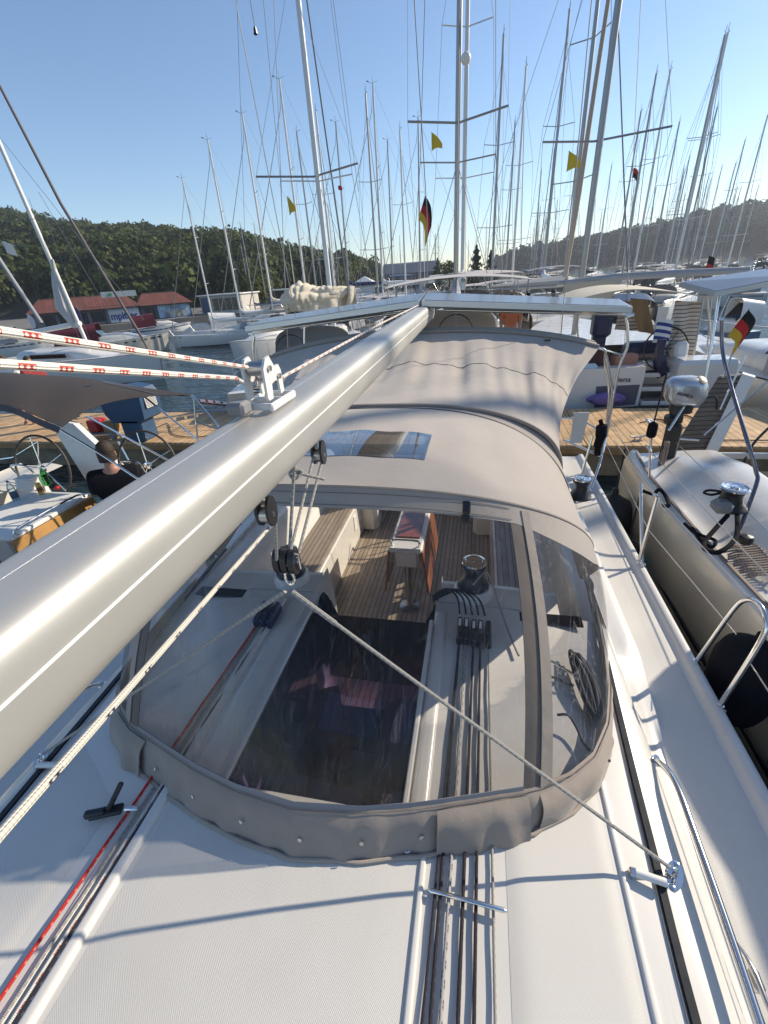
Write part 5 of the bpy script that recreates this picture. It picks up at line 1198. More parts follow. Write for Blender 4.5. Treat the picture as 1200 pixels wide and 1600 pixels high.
for pp in ([(-8.172, 5.400, -2.309),(-7.451, 5.400, -2.218),(-6.788, 5.400, -1.938),(-6.990, 5.300, -2.565)],[(-5.304, 5.400, -1.929),(-5.092, 5.300, -2.463)]): c = MB(); c.tube(pp,.014,8); np_(c, 'pushpit', steel)
c = MB()
for p, q in (((-4.35,4.12,-1.17),(-3.50,4.75,-2.25)),((-4.288, 5.000, -1.144),(-3.560, 4.900, -1.743)),((-3.686, 5.200, -1.244),(-3.772, 5.150, -1.832)),((-3.655, 5.100, -1.545),(-3.276, 5.000, -1.619)),((-3.704, 5.200, -1.210),(-3.220, 4.900, -1.552))): c.tube([p,q],.0125,8)
c.tube(spline([(-4.874, 4.200, -1.361),(-4.386, 4.100, -1.586),(-3.805, 3.950, -1.860)],4),.0135,10)
lb = empty('bimini', (-4.640, 4.600, -1.144), 0, 'dark grey brown awning stretched over the cockpit of the left-hand yacht', 'bimini')
np_(c, 'awning_frame', steel, root=lb)
c = MB()
# awning: near corner low at (95,672), far right corner (303,620), near left beyond the frame
n1, n2, n3, n4 = Vector((-4.256, 3.700, -1.171)), Vector((-3.756, 5.300, -1.233)), Vector((-6.471, 6.600, -1.222)), Vector((-9.646, 6.200, -1.023)); n5 = Vector((-6.438, 3.900, -1.016))
def awn(a, b):
    near = n5.lerp(n1, a); near.z += .0; far = n4.lerp(n3 if a < .7 else n2, a) if False else n4.lerp(n2, a)
    r = near.lerp(far, b); r.z += .16*math.sin(math.pi*a) + .10*math.sin(math.pi*b); r.y += -.0
    k = a**6*math.sin(math.pi*b)*.30; r += Vector((-k, k*.2, 0)); k2 = (1-b)**5*math.sin(math.pi*a)*.10; r.y += k2
    r.z += .008*math.sin(a*20+b*7); return r
c.grid(awn, 40, 30, thick=.006); np_(c, 'awning_cloth', taupe, root=lb)
c = MB(); 
def lip(a, b):
    p = awn(a, 0); return p + Vector((.0, -.02-.05*b, -.05*b))
c.grid(lip, 30, 3, thick=.006); np_(c, 'awning_lip', mat('dark_taupe',(.09,.08,.08),.9), root=lb)
c = MB(); e0, e1, e2, e3 = awn(.985,.80), awn(1.0,1.0), awn(.72,1.0), awn(.78,.86); c.add([e0+Vector((0,0,.006)),e1+Vector((.01,.01,-.03)),e2+Vector((0,0,.006)),e3+Vector((0,0,.006))],[(0,1,2,3)]); np_(c, 'corner_patch', mat('slate_cloth',(.07,.08,.11),.85), root=lb, smooth=False)
q_ = awn(.80,.62)+Vector((0,0,.004)); c = MB(); c.box(tuple(q_),(.09,.06,.006)); np_(c, 'cloth_buckle', blackp, root=lb)
# things on the table: bottles, can, box
def thing_at(name, label, cat, loc, group=None): return empty(name, loc, 0, label, cat, group)
tz_ = -2.26
b = thing_at('water_bottle', 'clear plastic water bottle with a blue label on the cockpit table', 'bottle', ((-5.823, 4.019, -2.260)[0], (-5.823, 4.019, -2.260)[1], tz_))
c = MB(); c.lathe([(.001,.0),(.040,.003),(.042,.02),(.042,.19),(.030,.235),(.013,.262),(.013,.275)],n=20); c.build('bottle_body', petp, b)
c = MB(); c.lathe([(.0425,.05),(.0428,.055),(.0428,.125),(.0425,.13)],n=20); c.build('bottle_label', blue_p, b)
c = MB(); c.lathe([(.0148,.268),(.0148,.288),(.012,.290),(0,.290)],n=14); c.build('cap', blue_p, b)
b = thing_at('soda_bottle', 'green plastic bottle standing among white boxes on the cockpit table', 'bottle', ((-5.839, 4.513, -2.260)[0], (-5.839, 4.513, -2.260)[1], tz_))
c = MB(); c.lathe([(.001,.0),(.042,.003),(.044,.02),(.040,.09),(.044,.15),(.030,.215),(.013,.245),(.013,.26)],n=20); c.build('bottle_body', greenpet, b)
c = MB(); c.lathe([(.0148,.252),(.0148,.270),(0,.272)],n=14); c.build('cap', whitep, b)
b = thing_at('drink_can', 'gold and brown drink can on the cockpit table', 'can', ((-5.660, 4.239, -2.260)[0], (-5.660, 4.239, -2.260)[1], tz_))
c = MB(); c.lathe([(.026,0),(.033,.006),(.033,.150),(.026,.163),(.024,.160),(0,.160)],n=20); c.build('can_body', mat('gold_can',(.55,.36,.10),.3,metal=.6,var=(30,.4)), b)
c = MB(); c.lathe([(.0336,.05),(.0336,.11)],n=20); c.build('can_band', mat('brown_band',(.18,.06,.02),.4), b)
b = thing_at('storage_box', 'white lidded plastic box behind the bottle on the cockpit table', 'box', ((-5.946, 4.300, -2.260)[0]-.05, (-5.946, 4.300, -2.260)[1]+.1, tz_))
c = MB(); c.box((0,0,.08),(.26,.18,.16),bev=.015); c.build('box_body', whitep, b); c = MB(); c.box((0,0,.168),(.27,.19,.02),bev=.006); c.build('lid', whitep, b)
c = MB(); c.lathe([(0,0),(.03,.0),(.035,.02),(.02,.04),(0,.045)],((-5.578, 4.404, -2.260)[0],(-5.578, 4.404, -2.260)[1],tz_),12); tag(c.build('tomato', red_p), 'small red round thing lying beside the green bottle on the table', 'fruit')

# =====================================================================
# PEOPLE
# =====================================================================
def person(loc, rz, J, rad, label, cloth, name='person', trousers=None, hair=hairm, sleeve=True, headc=None):
    """continuous skinned body from a joint tree; J: {name:(x,y,z)}, edges fixed; clothes are children offset from it"""
    e = empty(name, loc, rz, label, 'person')
    names = list(J); E = [('pelvis','waist'),('waist','chest'),('chest','neck'),('neck','jaw'),('jaw','crown')]
    for s in 'lr': E += [('chest','sh'+s),('sh'+s,'el'+s),('el'+s,'wr'+s),('wr'+s,'hand'+s),('pelvis','hip'+s),('hip'+s,'kn'+s),('kn'+s,'an'+s),('an'+s,'toe'+s)]
    def skinned(sel, scale, nm, m, sub=2, parent=e):
        nn = [k for k in names if k in sel]; ed = [(nn.index(a), nn.index(b)) for a, b in E if a in nn and b in nn]
        me = bpy.data.meshes.new(nm); me.from_pydata([J[k] for k in nn], ed, []); o = bpy.data.objects.new(nm, me); COL.objects.link(o)
        md = o.modifiers.new('skin','SKIN'); md.use_smooth_shade = True
        for k, v in zip(nn, me.skin_vertices[0].data): v.radius = (rad[k]*scale if not isinstance(rad[k], tuple) else rad[k][0]*scale, rad[k]*scale if not isinstance(rad[k], tuple) else rad[k][1]*scale); v.use_root = (k == nn[0])
        sb = o.modifiers.new('sub','SUBSURF'); sb.levels = sub; sb.render_levels = sub
        dg = bpy.context.evaluated_depsgraph_get(); dg.update(); nm2 = bpy.data.meshes.new_from_object(o.evaluated_get(dg)); bpy.data.objects.remove(o)
        nm2.materials.clear(); nm2.materials.append(m); o2 = bpy.data.objects.new(nm, nm2); COL.objects.link(o2); o2.parent = parent; return o2
    skinned(names, 1.0, 'body', skin)
    skinned(['pelvis','waist','chest','shl','shr']+(['ell','elr'] if sleeve else []), 1.20, 'shirt', cloth)
    if trousers: skinned(['pelvis','hipl','hipr','knl','knr'], 1.15, 'trousers', trousers)
    # head shape: skull, nose, ears, hair
    h = Vector(J['crown']); jw = Vector(J['jaw']); cc = jw.lerp(h, .55); M = align(h-jw)
    c = MB(); c.lathe([(0,-.115),(.045,-.105),(.066,-.06),(.077,0),(.078,.05),(.06,.095),(.03,.118),(0,.123)], tuple(cc), 18, M); c.build('head', skin, e)
    c = MB(); c.lathe([(.079,-.01),(.085,.03),(.083,.06),(.066,.105),(.033,.130),(0,.136)], tuple(cc+Vector((0,.008,0))), 18, M); c.grid(lambda a, b: tuple(cc + Vector((.083*math.sin((a-.5)*2.9), .022+.072*math.cos((a-.5)*2.9), lerp(-.075,.03,b)))), 10, 4, thick=.004); c.build('hair', hair, e)
    c = MB()
    for s in (1,-1): c.box(tuple(cc+Vector((s*.080,.008,-.015))),(.014,.032,.055),bev=.006)
    c.box(tuple(cc+Vector((0,-.083,-.02))),(.024,.035,.042),bev=.009); c.build('ears_and_nose', skin, e)
    c = MB()
    for s in (1,-1): c.lathe([(0,-.008),(.008,0),(0,.008)], tuple(cc+Vector((s*.030,-.070,.008))), 8)
    c.box(tuple(cc+Vector((0,-.071,-.055))),(.040,.010,.008),bev=.003); c.build('face_features', mat('face_dark',(.10,.04,.03),.5), e)
    # hands: palm, four fingers and a thumb
    for s in 'lr':
        w_, hd = Vector(J['wr'+s]), Vector(J['hand'+s]); d = (hd-w_).normalized(); side = d.cross(Vector((0,0,1))); side = side.normalized() if side.length > .1 else Vector((1,0,0)); c = MB()
        for k in range(4):
            b0 = hd + side*(k-1.5)*.019; L_ = (.062,.072,.068,.052)[k]; c.tube([b0-d*.01, b0+d*L_*.5, b0+d*L_*.85-Vector((0,0,.015)), b0+d*L_-Vector((0,0,.03))],[.009,.0085,.008,.0065],6)
        t0 = w_+d*.03+side*.035*(1 if s=='l' else -1); c.tube([w_+d*.015, t0, t0+d*.045+side*.01],[.012,.011,.008],6); c.build('fingers', skin, e)
    return e
RAD = dict(pelvis=(.16,.12), waist=(.155,.12), chest=(.20,.135), neck=.058, jaw=.062, crown=.055, shl=.088, shr=.088, ell=.048, elr=.048, wrl=.030, wrr=.030, handl=(.042,.020), handr=(.042,.020),
           hipl=.095, hipr=.095, knl=.062, knr=.062, anl=.042, anr=.042, toel=.035, toer=.035)
# seated man, seen from behind at the left-hand wheel; faces aft (+y locally = forward here)
SIT = dict(pelvis=(0,0,.08), waist=(0,.02,.25), chest=(0,.05,.46), neck=(0,.055,.60), jaw=(0,.03,.68), crown=(0,.02,.83),
           shl=(.19,.04,.52), ell=(.26,-.12,.30), wrl=(.14,-.30,.25), handl=(.10,-.38,.24), shr=(-.19,.04,.52), elr=(-.26,-.12,.30), wrr=(-.14,-.30,.25), handr=(-.10,-.38,.24),
           hipl=(.10,-.04,.07), knl=(.14,-.44,.10), anl=(.14,-.50,-.32), toel=(.15,-.64,-.36), hipr=(-.10,-.04,.07), knr=(-.14,-.44,.10), anr=(-.14,-.50,-.32), toer=(-.15,-.64,-.36))
hp_ = Vector((-4.505, 4.350, -1.689))
sit = person((hp_.x+.02, hp_.y-.02, hp_.z-.90), R_(215), SIT, RAD, 'man in a black shirt seen from behind, sitting beside the wheel of the left-hand yacht', blackcloth, trousers=navy); sit.scale = (1.18,)*3
STAND = dict(pelvis=(0,0,.95), waist=(0,.0,1.10), chest=(0,.01,1.33), neck=(0,.02,1.48), jaw=(0,-.01,1.56), crown=(0,-.005,1.72),
           shl=(.19,.01,1.41), ell=(.25,.02,1.13), wrl=(.24,-.06,.88), handl=(.24,-.09,.80), shr=(-.19,.01,1.41), elr=(-.25,.02,1.13), wrr=(-.24,-.06,.88), handr=(-.24,-.09,.80),
           hipl=(.10,0,.90), knl=(.11,-.02,.50), anl=(.11,.02,.09), toel=(.12,-.13,.03), hipr=(-.10,0,.90), knr=(-.11,.03,.50), anr=(-.11,.06,.09), toer=(-.12,-.09,.03))
h1, h2 = (-10.781, 9.200, -1.117), (-11.893, 9.500, -1.191)
person((h1[0], h1[1], -2.9), R_(70), STAND, RAD, 'sunburnt person in a red top on the dock between the two thick ropes', mat('red_shirt',(.30,.03,.03),.85), trousers=navy)
person((h2[0], h2[1], -2.9), R_(20), STAND, RAD, 'person with brown hair on the dock at the left edge, wearing white', whitep, trousers=greyc, hair=mat('brown_hair',(.08,.04,.02),.8))
h3 = (0.8119, 13.500, -1.228)
person((h3[0], 13.2, -2.35), R_(180), STAND, RAD, 'bare legged person standing on the stern beyond the dock, legs seen under the solar panel', mat('orange_shirt',(.5,.14,.05),.8), sleeve=True)

# =====================================================================
# THINGS ON THE DOCK
# =====================================================================
bp_ = empty('covered_machine', (-7.523, 8.124, -2.900), 0, 'large blue cover over a machine standing on the dock, white louvred vent on its side', 'covered machine')
def bpt(px, py, y): return None
c = MB(); A_ = Vector((-7.523, 8.124, -2.900))
def S(x, y, z): return (x, y, z)
c.box(S(.05,.20,.26),(.52,.50,.52),bev=.04); c.build('lower_cover', blue_p, bp_)
c = MB()
prof_ = [(-.50,.62),(-.36,.44),(.30,.44),(.46,.52),(.50,1.00),(.40,1.14),(.05,1.20),(-.40,1.14),(-.55,1.0)]
c.prism(prof_, -.30, .34, Matrix(((1,0,0),(0,0,1),(0,1,0))), (0,.25,0)); c.build('upper_cover', blue_p, bp_, angle=30)
c = MB(); c.box((.508,.25,.86),(.02,.36,.26),bev=.006); v_ = c.build('vent', whitep, bp_)
c = MB()
for k in range(8): c.box((.522,.25,.76+.028*k),(.012,.31,.010),rotm(0,30,0))
c.build('louvre', greyp, v_)
c = MB(); c.tube(spline([(.33,0-.05,.30),(.36,-.07,.22),(.34,-.07,.14),(.38,-.06,.08)],4),.012,6); c.build('side_rope', navy, bp_)
cr = empty('handcart', (-8.481, 8.108, -2.900), R_(10), 'red and grey hand cart loaded with packs on the dock beside the blue cover', 'hand cart')
c = MB(); c.box((0,.35,.14),(.75,.50,.03)); 
for x in (-.3,.3): c.lathe([(.08,-.025),(.09,-.02),(.09,.02),(.08,.025)],(x,.10,.09),14,rotm(90,0,0))
c.tube([(.38,.12,.14),(.46,.12,.75),(.46,.58,.75),(.38,.58,.14)],.014,8); c.build('cart_frame', greyp, cr)
c = MB(); c.box((-.20,.32,.30),(.30,.34,.28),bev=.03); tag(c.build('red_pack', red_p), 'red pack with white stripes lying on the hand cart', 'pack'); bpy.data.objects['red_pack'].location = Vector((-8.481, 8.108, -2.900))
bx = empty('cardboard_box', tuple(Vector((-8.481, 8.108, -2.900))+Vector((.17,.34,.156))), R_(15), 'brown cardboard box on the hand cart', 'box')
c = MB(); c.box((0,0,.12),(.30,.26,.24),bev=.004); c.build('carton', cardboard, bx); c = MB(); c.box((0,0,.2415),(.30,.05,.002)); c.build('tape', mat('tape',(.5,.38,.2),.4), bx)
c = MB()
for k in range(16):
    a = k*2.399; c.tube(spline([(-.25*math.cos(a),.1*math.sin(a),.05+.03*k),(.2*math.cos(a+1),.18*math.sin(a+1),.06+.035*k),(-.1*math.cos(a+2),.2*math.sin(a+2),.05+.035*k)],3),.012,5)
o = c.build('cable_tangle', greyp); o.location = (-8.427, 7.539, -2.700); tag(o, 'tangle of grey cables and hoses at the stern between left yacht and hand cart', 'cables')
c = MB(); c.tube(spline([((-7.682, 9.095, -2.880)),((-7.599, 9.408, -2.880)),((-6.901, 8.610, -2.880)),((-6.258, 8.389, -2.880)),((-5.858, 8.526, -2.880))],8),.010,6); tag(c.build('shore_cable', blackr), 'thin dark cable curling over the dock boards right of the blue cover', 'cable')
c = MB(); c.tube(spline([((3.242, 9.404, -2.880)),((3.660, 9.619, -2.880)),((3.820, 9.067, -2.880)),((4.242, 9.309, -2.880)),((4.265, 9.835, -2.880)),((3.882, 9.937, -2.880))],8),.014,6); tag(c.build('shore_cable', mat('brown_hose',(.10,.04,.025),.6)), 'tangled brown hose on the dock behind the outboard motor', 'hose')
gw = empty('gangway', (-6.604, 10.602, -2.860), R_(-55), 'small reddish wooden slatted gangway resting on the dock beside the boom block', 'gangway')
c = MB()
for k in range(7): c.box((0,-.55+.18*k,.32-.05*k),(.36,.13,.02),rotm(-15,0,0),bev=.004)
for x in (-.18,.18): c.box((x,0,.15),(.03,1.3,.04),rotm(-15,0,0))
c.build('slats', mahog, gw)
c = MB(); c.tube([(-.2,.5,.10),(.2,.5,.10)],.05,10); c.build('roller', whitep, gw)

# =====================================================================
# RIGHT NEIGHBOUR
# =====================================================================
rn = empty('sailing_yacht', (3.7, 1.5, WATER), 0, 'sand coloured sailing yacht moored close on the right, with a teak cockpit', 'sailing yacht')
def rp(mb_, name, m, par=None, **k):
    off = Vector(rn.location); mb_.v = [(x-off.x, y-off.y, z-off.z) for x, y, z in mb_.v]; return mb_.build(name, m, par or rn, **k)
def redge(y): return ipol([(-8,3.6),(-6,2.95),(-4,2.35),(-2,1.98),(0,1.84),(2.4,1.775),(3.3,1.72),(4.3,1.70),(4.8,1.72),(5.3,1.78)], y)
RP = [(.36,-1.985),(.10,-1.995),(.085,-1.955),(.03,-1.950),(0,-1.99),(-.035,-2.08),(-.045,-2.25),(-.035,-2.48),(0,-2.72),(.05,-3.0),(.16,-3.35),(.5,-3.8)]
ysr = [-8,-7,-6,-5,-4,-3,-2,-1,0,1,2,2.5,3,3.5,4,4.5,4.9,5.3]
c = MB(); n = len(RP); c.add([(redge(y)+u, y, z-.0) for y in ysr for u, z in RP], [(j*n+i, (j+1)*n+i, (j+1)*n+i+1, j*n+i+1) for j in range(len(ysr)-1) for i in range(4, n-1)])
c.add([(7.4-redge(y)-u, y, z) for y in ysr for u, z in RP], [(j*n+i, j*n+i+1, (j+1)*n+i+1, (j+1)*n+i) for j in range(len(ysr)-1) for i in range(4, n-1)])
c.add([(1.78,5.3,-2.2),(5.62,5.3,-2.2),(5.5,5.3,-3.4),(1.9,5.3,-3.4)],[(0,1,2,3)]); rp(c, 'hull', hulls, angle=50)
c = MB(); c.add([(redge(y)+u, y, z) for y in ysr for u, z in RP[:5]], [(j*5+i, (j+1)*5+i, (j+1)*5+i+1, j*5+i+1) for j in range(len(ysr)-1) for i in range(4)])
# raised coaming beside the cockpit, sloping down to the side deck
def co(a, b, s=1):
    y = lerp(-1.0, 5.28, b); P_ = [(.10,-1.994),(.20,-1.985),(.34,-1.92),(.52,-1.81),(.70,-1.765),(.84,-1.76),(.90,-1.80),(.92,-2.28)]
    k = a*(len(P_)-1); i = min(int(k), len(P_)-2); u = lerp(P_[i][0], P_[i+1][0], k-i); z = lerp(P_[i][1], P_[i+1][1], k-i); e = max(0, (y-4.4)/.9); z = lerp(z, min(z,-1.99), e*.8)
    x = redge(y)+u; return (x if s > 0 else 7.4-x, y, z)
c.grid(co, 22, 30); c.grid(lambda a, b: co(a, b, -1), 14, 14)
c.grid(lambda a, b: (lerp(2.6,4.8,a), lerp(-5.5,1.9,b), -1.97+.42*math.sin(math.pi*a)**.35*min(1,b*3)*(1 if b < .97 else 1)), 16, 14)
rp(c, 'deck', gel, angle=60)
c = MB(); c.box((redge(3.4)-.012,3.0,-2.62),(.012,4.3,.035)); c.box((redge(3.4)+.02,3.0,-2.80),(.012,4.3,.06)); rp(c, 'hull_stripe', blackp)
c = MB(); c.grid(lambda a, b: (redge(lerp(-3,5.2,a))+.045+.02*b, lerp(-3,5.2,a), -1.945+.0*b), 30, 1, thick=.012); rp(c, 'toe_rail', mat('toe_rail_teak',(.20,.15,.12),.6,var=(8,.2)))
c = MB(); c.grid(lambda a, b: (lerp(2.62,3.3,a), lerp(1.9,5.2,b), -2.27), 2, 2); c.grid(lambda a, b: (lerp(4.1,4.78,a), lerp(1.9,5.2,b), -2.27), 2, 2); c.grid(lambda a, b: (lerp(2.6,4.8,a), lerp(1.9,5.29,b), -2.75), 2, 2); rp(c, 'cockpit_teak', teak)
c = MB(); c.box((3.30,3.5,-2.51),(.02,3.3,.47)); c.box((4.10,3.5,-2.51),(.02,3.3,.47)); rp(c, 'bench_side', gel)
c = MB(); c.box((3.3,5.32,-2.02),(2.4,.05,.07),bev=.012); rp(c, 'stern_rail', gel)
W_ = Vector((1.980, 3.503, -1.760))
q = MB(); q.lathe([(.115,0),(.120,.02),(.105,.04),(.085,.06),(.070,.12),(.078,.15),(.098,.165)], (W_.x,W_.y,-1.77), 28); wn_ = rp(q, 'winch', blackp)
q = MB(); q.lathe([(.098,.166),(.102,.178),(.09,.190),(.06,.186),(.045,.178),(.03,.178),(.028,.188),(0,.190)], (W_.x,W_.y,-1.77), 28); rp(q, 'winch_top', steel, wn_)
q = MB(); q.box((W_.x-.085,W_.y-.07,-1.72),(.13,.13,.10),bev=.03); rp(q, 'winch_pad', greyp)
# raised gangway with teak face
P4 = [Vector(p) for p in ((2.791, 5.950, -1.266),(3.087, 5.950, -1.259),(2.698, 5.550, -2.345),(2.301, 5.550, -2.150))]
c = MB(); c.add(P4+[p+Vector((.05,.07,0)) for p in P4],[(0,3,2,1),(4,5,6,7),(0,1,5,4),(1,2,6,5),(2,3,7,6),(3,0,4,7)]); gwn = rp(c, 'raised_gangway', teak_g, smooth=False)
P4 = [Vector(p) for p in ((3.019, 5.930, -1.238),(3.163, 5.930, -1.285),(2.768, 5.530, -2.377),(2.643, 5.530, -2.321))]
c = MB(); c.add(P4+[p+Vector((.05,.10,0)) for p in P4],[(0,3,2,1),(4,5,6,7),(0,1,5,4),(1,2,6,5),(2,3,7,6),(3,0,4,7)]); rp(c, 'gangway_edge', whitep, gwn, smooth=False)
# tubes
def tub(pts, r=.0125, name='stanchion', m=steel): 
    c = MB(); c.tube(pts, r, 10); return rp(c, name, m)
tub(spline([(2.100, 4.700, -0.5112),(2.157, 4.600, -0.8221),(2.148, 3.900, -1.303),(2.223, 3.750, -1.548),(2.204, 3.650, -1.644),(2.018, 3.350, -2.008)],5), .0155, 'bimini_leg', mat('grey_tube',(.20,.20,.24),.25,metal=.9))
tub([(2.366, 5.500, -0.3435),(2.373, 5.400, -0.7692),(2.376, 5.300, -1.286)], .0145, 'arch_leg'); tub([(2.255, 5.500, -0.3607),(2.381, 5.600, -0.6036),(2.481, 5.600, -0.8964)], .010, 'arch_brace'); tub([(2.454, 5.500, -0.3716),(2.334, 5.300, -0.5749)], .009, 'arch_brace')
tub([(2.295, 5.200, -1.116),(1.981, 4.900, -1.584)], .012, 'pushpit_tube'); tub([(2.953, 5.300, -1.184),(2.464, 5.200, -1.739)], .010, 'pushpit_tube'); tub([(2.523, 5.000, -0.8696),(2.397, 4.900, -1.371)], .009,'pushpit_tube')
tub([(1.676, 4.550, -1.419),(1.762, 4.500, -2.025)], .0135); tub(spline([(1.676, 4.550, -1.419),(1.637, 4.600, -1.377),(1.723, 4.600, -1.409)],3), .013, 'stanchion_top', whitep)
tub([(1.672, 4.550, -1.623),(1.708, 4.500, -1.678)], .013, 'stanchion_top', whitep)
tub([(2.307, 5.400, -1.853),(2.522, 5.400, -1.867)], .012, 'stern_handle')
for p, q in (((2.133, 5.300, -1.759),(2.009, 3.000, -1.708)),((1.720, 4.550, -1.690),(1.699, 2.400, -1.663)),((1.355, 4.500, -1.560),(1.324, 3.000, -1.563))): 
    c = MB(); c.tube([p, q], .0035, 6); rp(c, 'guard_wire', steel_d)
c = MB(); c.tube(spline([(3.248, 5.500, -1.726),(3.091, 5.400, -1.879),(2.995, 5.300, -2.034),(2.974, 5.200, -2.227)],5),.014,8); rp(c, 'wheel_rim', blackp)
# solar panel of the right neighbour
P4 = [Vector(p) for p in ((2.049, 5.700, -0.2306),(2.201, 5.200, -0.3117),(2.908, 5.200, -0.2049),(2.805, 5.700, -0.155))]
c = MB(); c.add(P4+[p-Vector((0,0,.045)) for p in P4],[(0,1,2,3),(7,6,5,4),(0,4,5,1),(1,5,6,2),(2,6,7,3),(3,7,4,0)]); sp2 = rp(c, 'solar_panel', solarframe, smooth=False)
cen = sum(P4, Vector())/4; c = MB(); c.add([p.lerp(cen,.03)+Vector((0,0,.003)) for p in P4],[(0,1,2,3)]); rp(c, 'solar_cells', solar, sp2, smooth=False)
# hood, boom and mast of the right neighbour (they throw shade on the near side deck)
c = MB(); c.grid(lambda a, b: (3.7+1.02*math.copysign(abs(math.cos(math.pi*b))**.6,math.cos(math.pi*b)), lerp(.9,3.15,a), -1.75+(1.22-.5*(1-a)**2)*max(0,math.sin(math.pi*b))**.5), 10, 20, thick=.01); rp(c, 'spray_hood', canvas_band)
c = MB(); c.tube([(3.7,-2.2,-.52),(3.7,3.2,-.50)],.09,10); rp(c, 'boom', alu_w)
c = MB(); c.tube([(3.7,-2.1,.10),(3.7,-1.6,-.28),(3.7,.5,-.31),(3.7,3.0,-.36)],[.08,.19,.18,.12],10); rp(c, 'sail_cover', greyc)
c = MB(); c.tube([(3.7,-2.4,-1.6),(3.7,-2.5,13.5)],.10,12); rp(c, 'mast', alu)
# outboard motor on the pushpit
ob = empty('outboard_motor', (2.271, 5.150, -1.796), R_(8), 'silver outboard motor clamped to the stern rail of the right-hand yacht', 'outboard motor')
oc = Vector((2.137, 5.150, -1.234))-Vector((2.271, 5.150, -1.796))
c = MB(); 
def cowl(a, b):
    th = math.pi*b; ph = 2*math.pi*a; r = math.sin(th)**.62; return (oc.x+.205*r*math.copysign(abs(math.cos(ph))**.8, math.cos(ph))-.03*math.cos(th), oc.y+.14*r*math.copysign(abs(math.sin(ph))**.8, math.sin(ph)), oc.z+.155*math.copysign(abs(math.cos(th))**.8, math.cos(th)))
c.grid(cowl, 28, 18); c.build('cowling', mat('silver_cowling',(.50,.51,.54),.25,metal=.5,coat=.6), ob)
c = MB(); c.lathe([(0,0),(.045,0),(.055,.012),(.02,.02)],(oc.x+.085,oc.y-.075,oc.z+.115),14,rotm(35,15,0)); c.build('pull_cap', blackp, ob)
c = MB(); c.tube([(oc.x,oc.y,oc.z-.13),(oc.x,oc.y,oc.z-.22)],.11,16); c.tube([(oc.x-.03,oc.y,oc.z-.2),(oc.x-.05,oc.y,-.05)],[.07,.05],12); c.box((oc.x-.05,oc.y,oc.z-.30),(.16,.12,.10),bev=.02); c.build('midsection', blackp, ob)
c = MB(); c.box((oc.x-.04,oc.y-.04,-.04),(.13,.15,.55),bev=.03); c.build('shaft_cover', mat('olive_black',(.035,.033,.028),.7,bump=(8,.4,.01)), ob)
c = MB(); c.tube(spline([(oc.x+.12,oc.y-.05,oc.z-.1),(oc.x+.25,oc.y-.1,oc.z-.05),(oc.x+.30,oc.y-.1,oc.z-.18)],4),.012,8); c.build('tiller', blackp, ob)
text_mesh('HONDA', .042, 'maker_lettering', blackp, ob, (oc.x-.155, oc.y-.123, oc.z-.002), (R_(86),R_(14),R_(-14)), .002, .0006)
# ---- fenders between the hulls
def fender(P_, r, L_, label, m=blackcloth):
    e = empty('fender', P_, 0, label, 'fender', 'black fenders between the hulls'); c = MB()
    c.lathe([(0,-L_/2-r*.4),(r*.45,-L_/2-r*.25),(r*.85,-L_/2),(r,-L_/2+r*.5),(r*1.0,L_/2-r*.5),(r*.85,L_/2),(r*.4,L_/2+r*.3),(r*.16,L_/2+r*.45),(r*.12,L_/2+r*.75),(0,L_/2+r*.78)], n=24); c.build('fender_body', m, e)
    c = MB(); c.tube([(0,0,L_/2+r*.7),(.02,.03,L_/2+r*.7+.45)],.008,6); c.build('lanyard', r_blk, e); return e
fender((1.50,4.62,-2.52), .24, .40, 'big round black fender between the two sterns', blackr)
fender((1.49,3.95,-2.70), .16, .50, 'black fender below the big round one, squeezed between the hulls', blackr)
fender((1.52,2.05,-2.12), .165, .45, 'black cloth covered fender hanging by the steel gate hoop')
fender((1.50,1.15,-2.55), .15, .55, 'black fender low between the hulls at the right edge')
# ---- loose lines on the right neighbour
def strap(pts, w_, label, m=blackcloth):
    sp_ = spline(pts, 6); V = []; 
    c = MB(); c.tube(sp_, w_, 8); return tag(c.build('strap', m), label, 'strap')
strap([(2.005, 3.405, -1.780),(1.865, 3.094, -1.800),(1.707, 2.940, -1.830),(1.658, 2.997, -1.860),(1.697, 3.135, -1.880),(1.823, 3.285, -1.840),(1.948, 3.418, -1.790)], .017, 'black mooring strap looped down from the winch on the right-hand yacht')
strap([(2.008, 3.702, -1.720),(1.966, 3.807, -1.760),(1.928, 3.796, -1.780),(1.950, 3.719, -1.760),(2.011, 3.719, -1.740)], .010, 'small loop of black line sticking out left of the winch')
strap([(1.715, 3.512, -1.930),(1.733, 3.370, -1.930),(1.779, 3.316, -1.930),(1.834, 3.255, -1.930),(1.769, 3.159, -1.930),(1.730, 3.245, -1.930),(1.737, 3.424, -1.920)], .013, 'tangled black strap lying on the rail of the right-hand yacht')
strap([(1.593, 4.236, -1.970),(1.643, 4.059, -1.930),(1.685, 4.054, -1.880),(1.740, 4.025, -1.930),(1.658, 3.731, -1.880),(1.650, 3.826, -1.930)], .016, 'black mooring line knotted on the corner cleat of the right-hand yacht')
fd = fender((1.674, 4.500, -1.455), .045, .13, 'small black covered horseshoe bundle on the right-hand stanchion')
c = MB(); c.lathe([(0,0),(.04,.0),(.05,.03),(.04,.06),(0,.07)],(1.950, 3.128, -1.860),14); tag(c.build('deck_knob', blackp), 'round black rubber knob on the deck beside the rope coil', 'knob')
c = MB(); C0 = Vector((1.923, 3.007, -1.970))
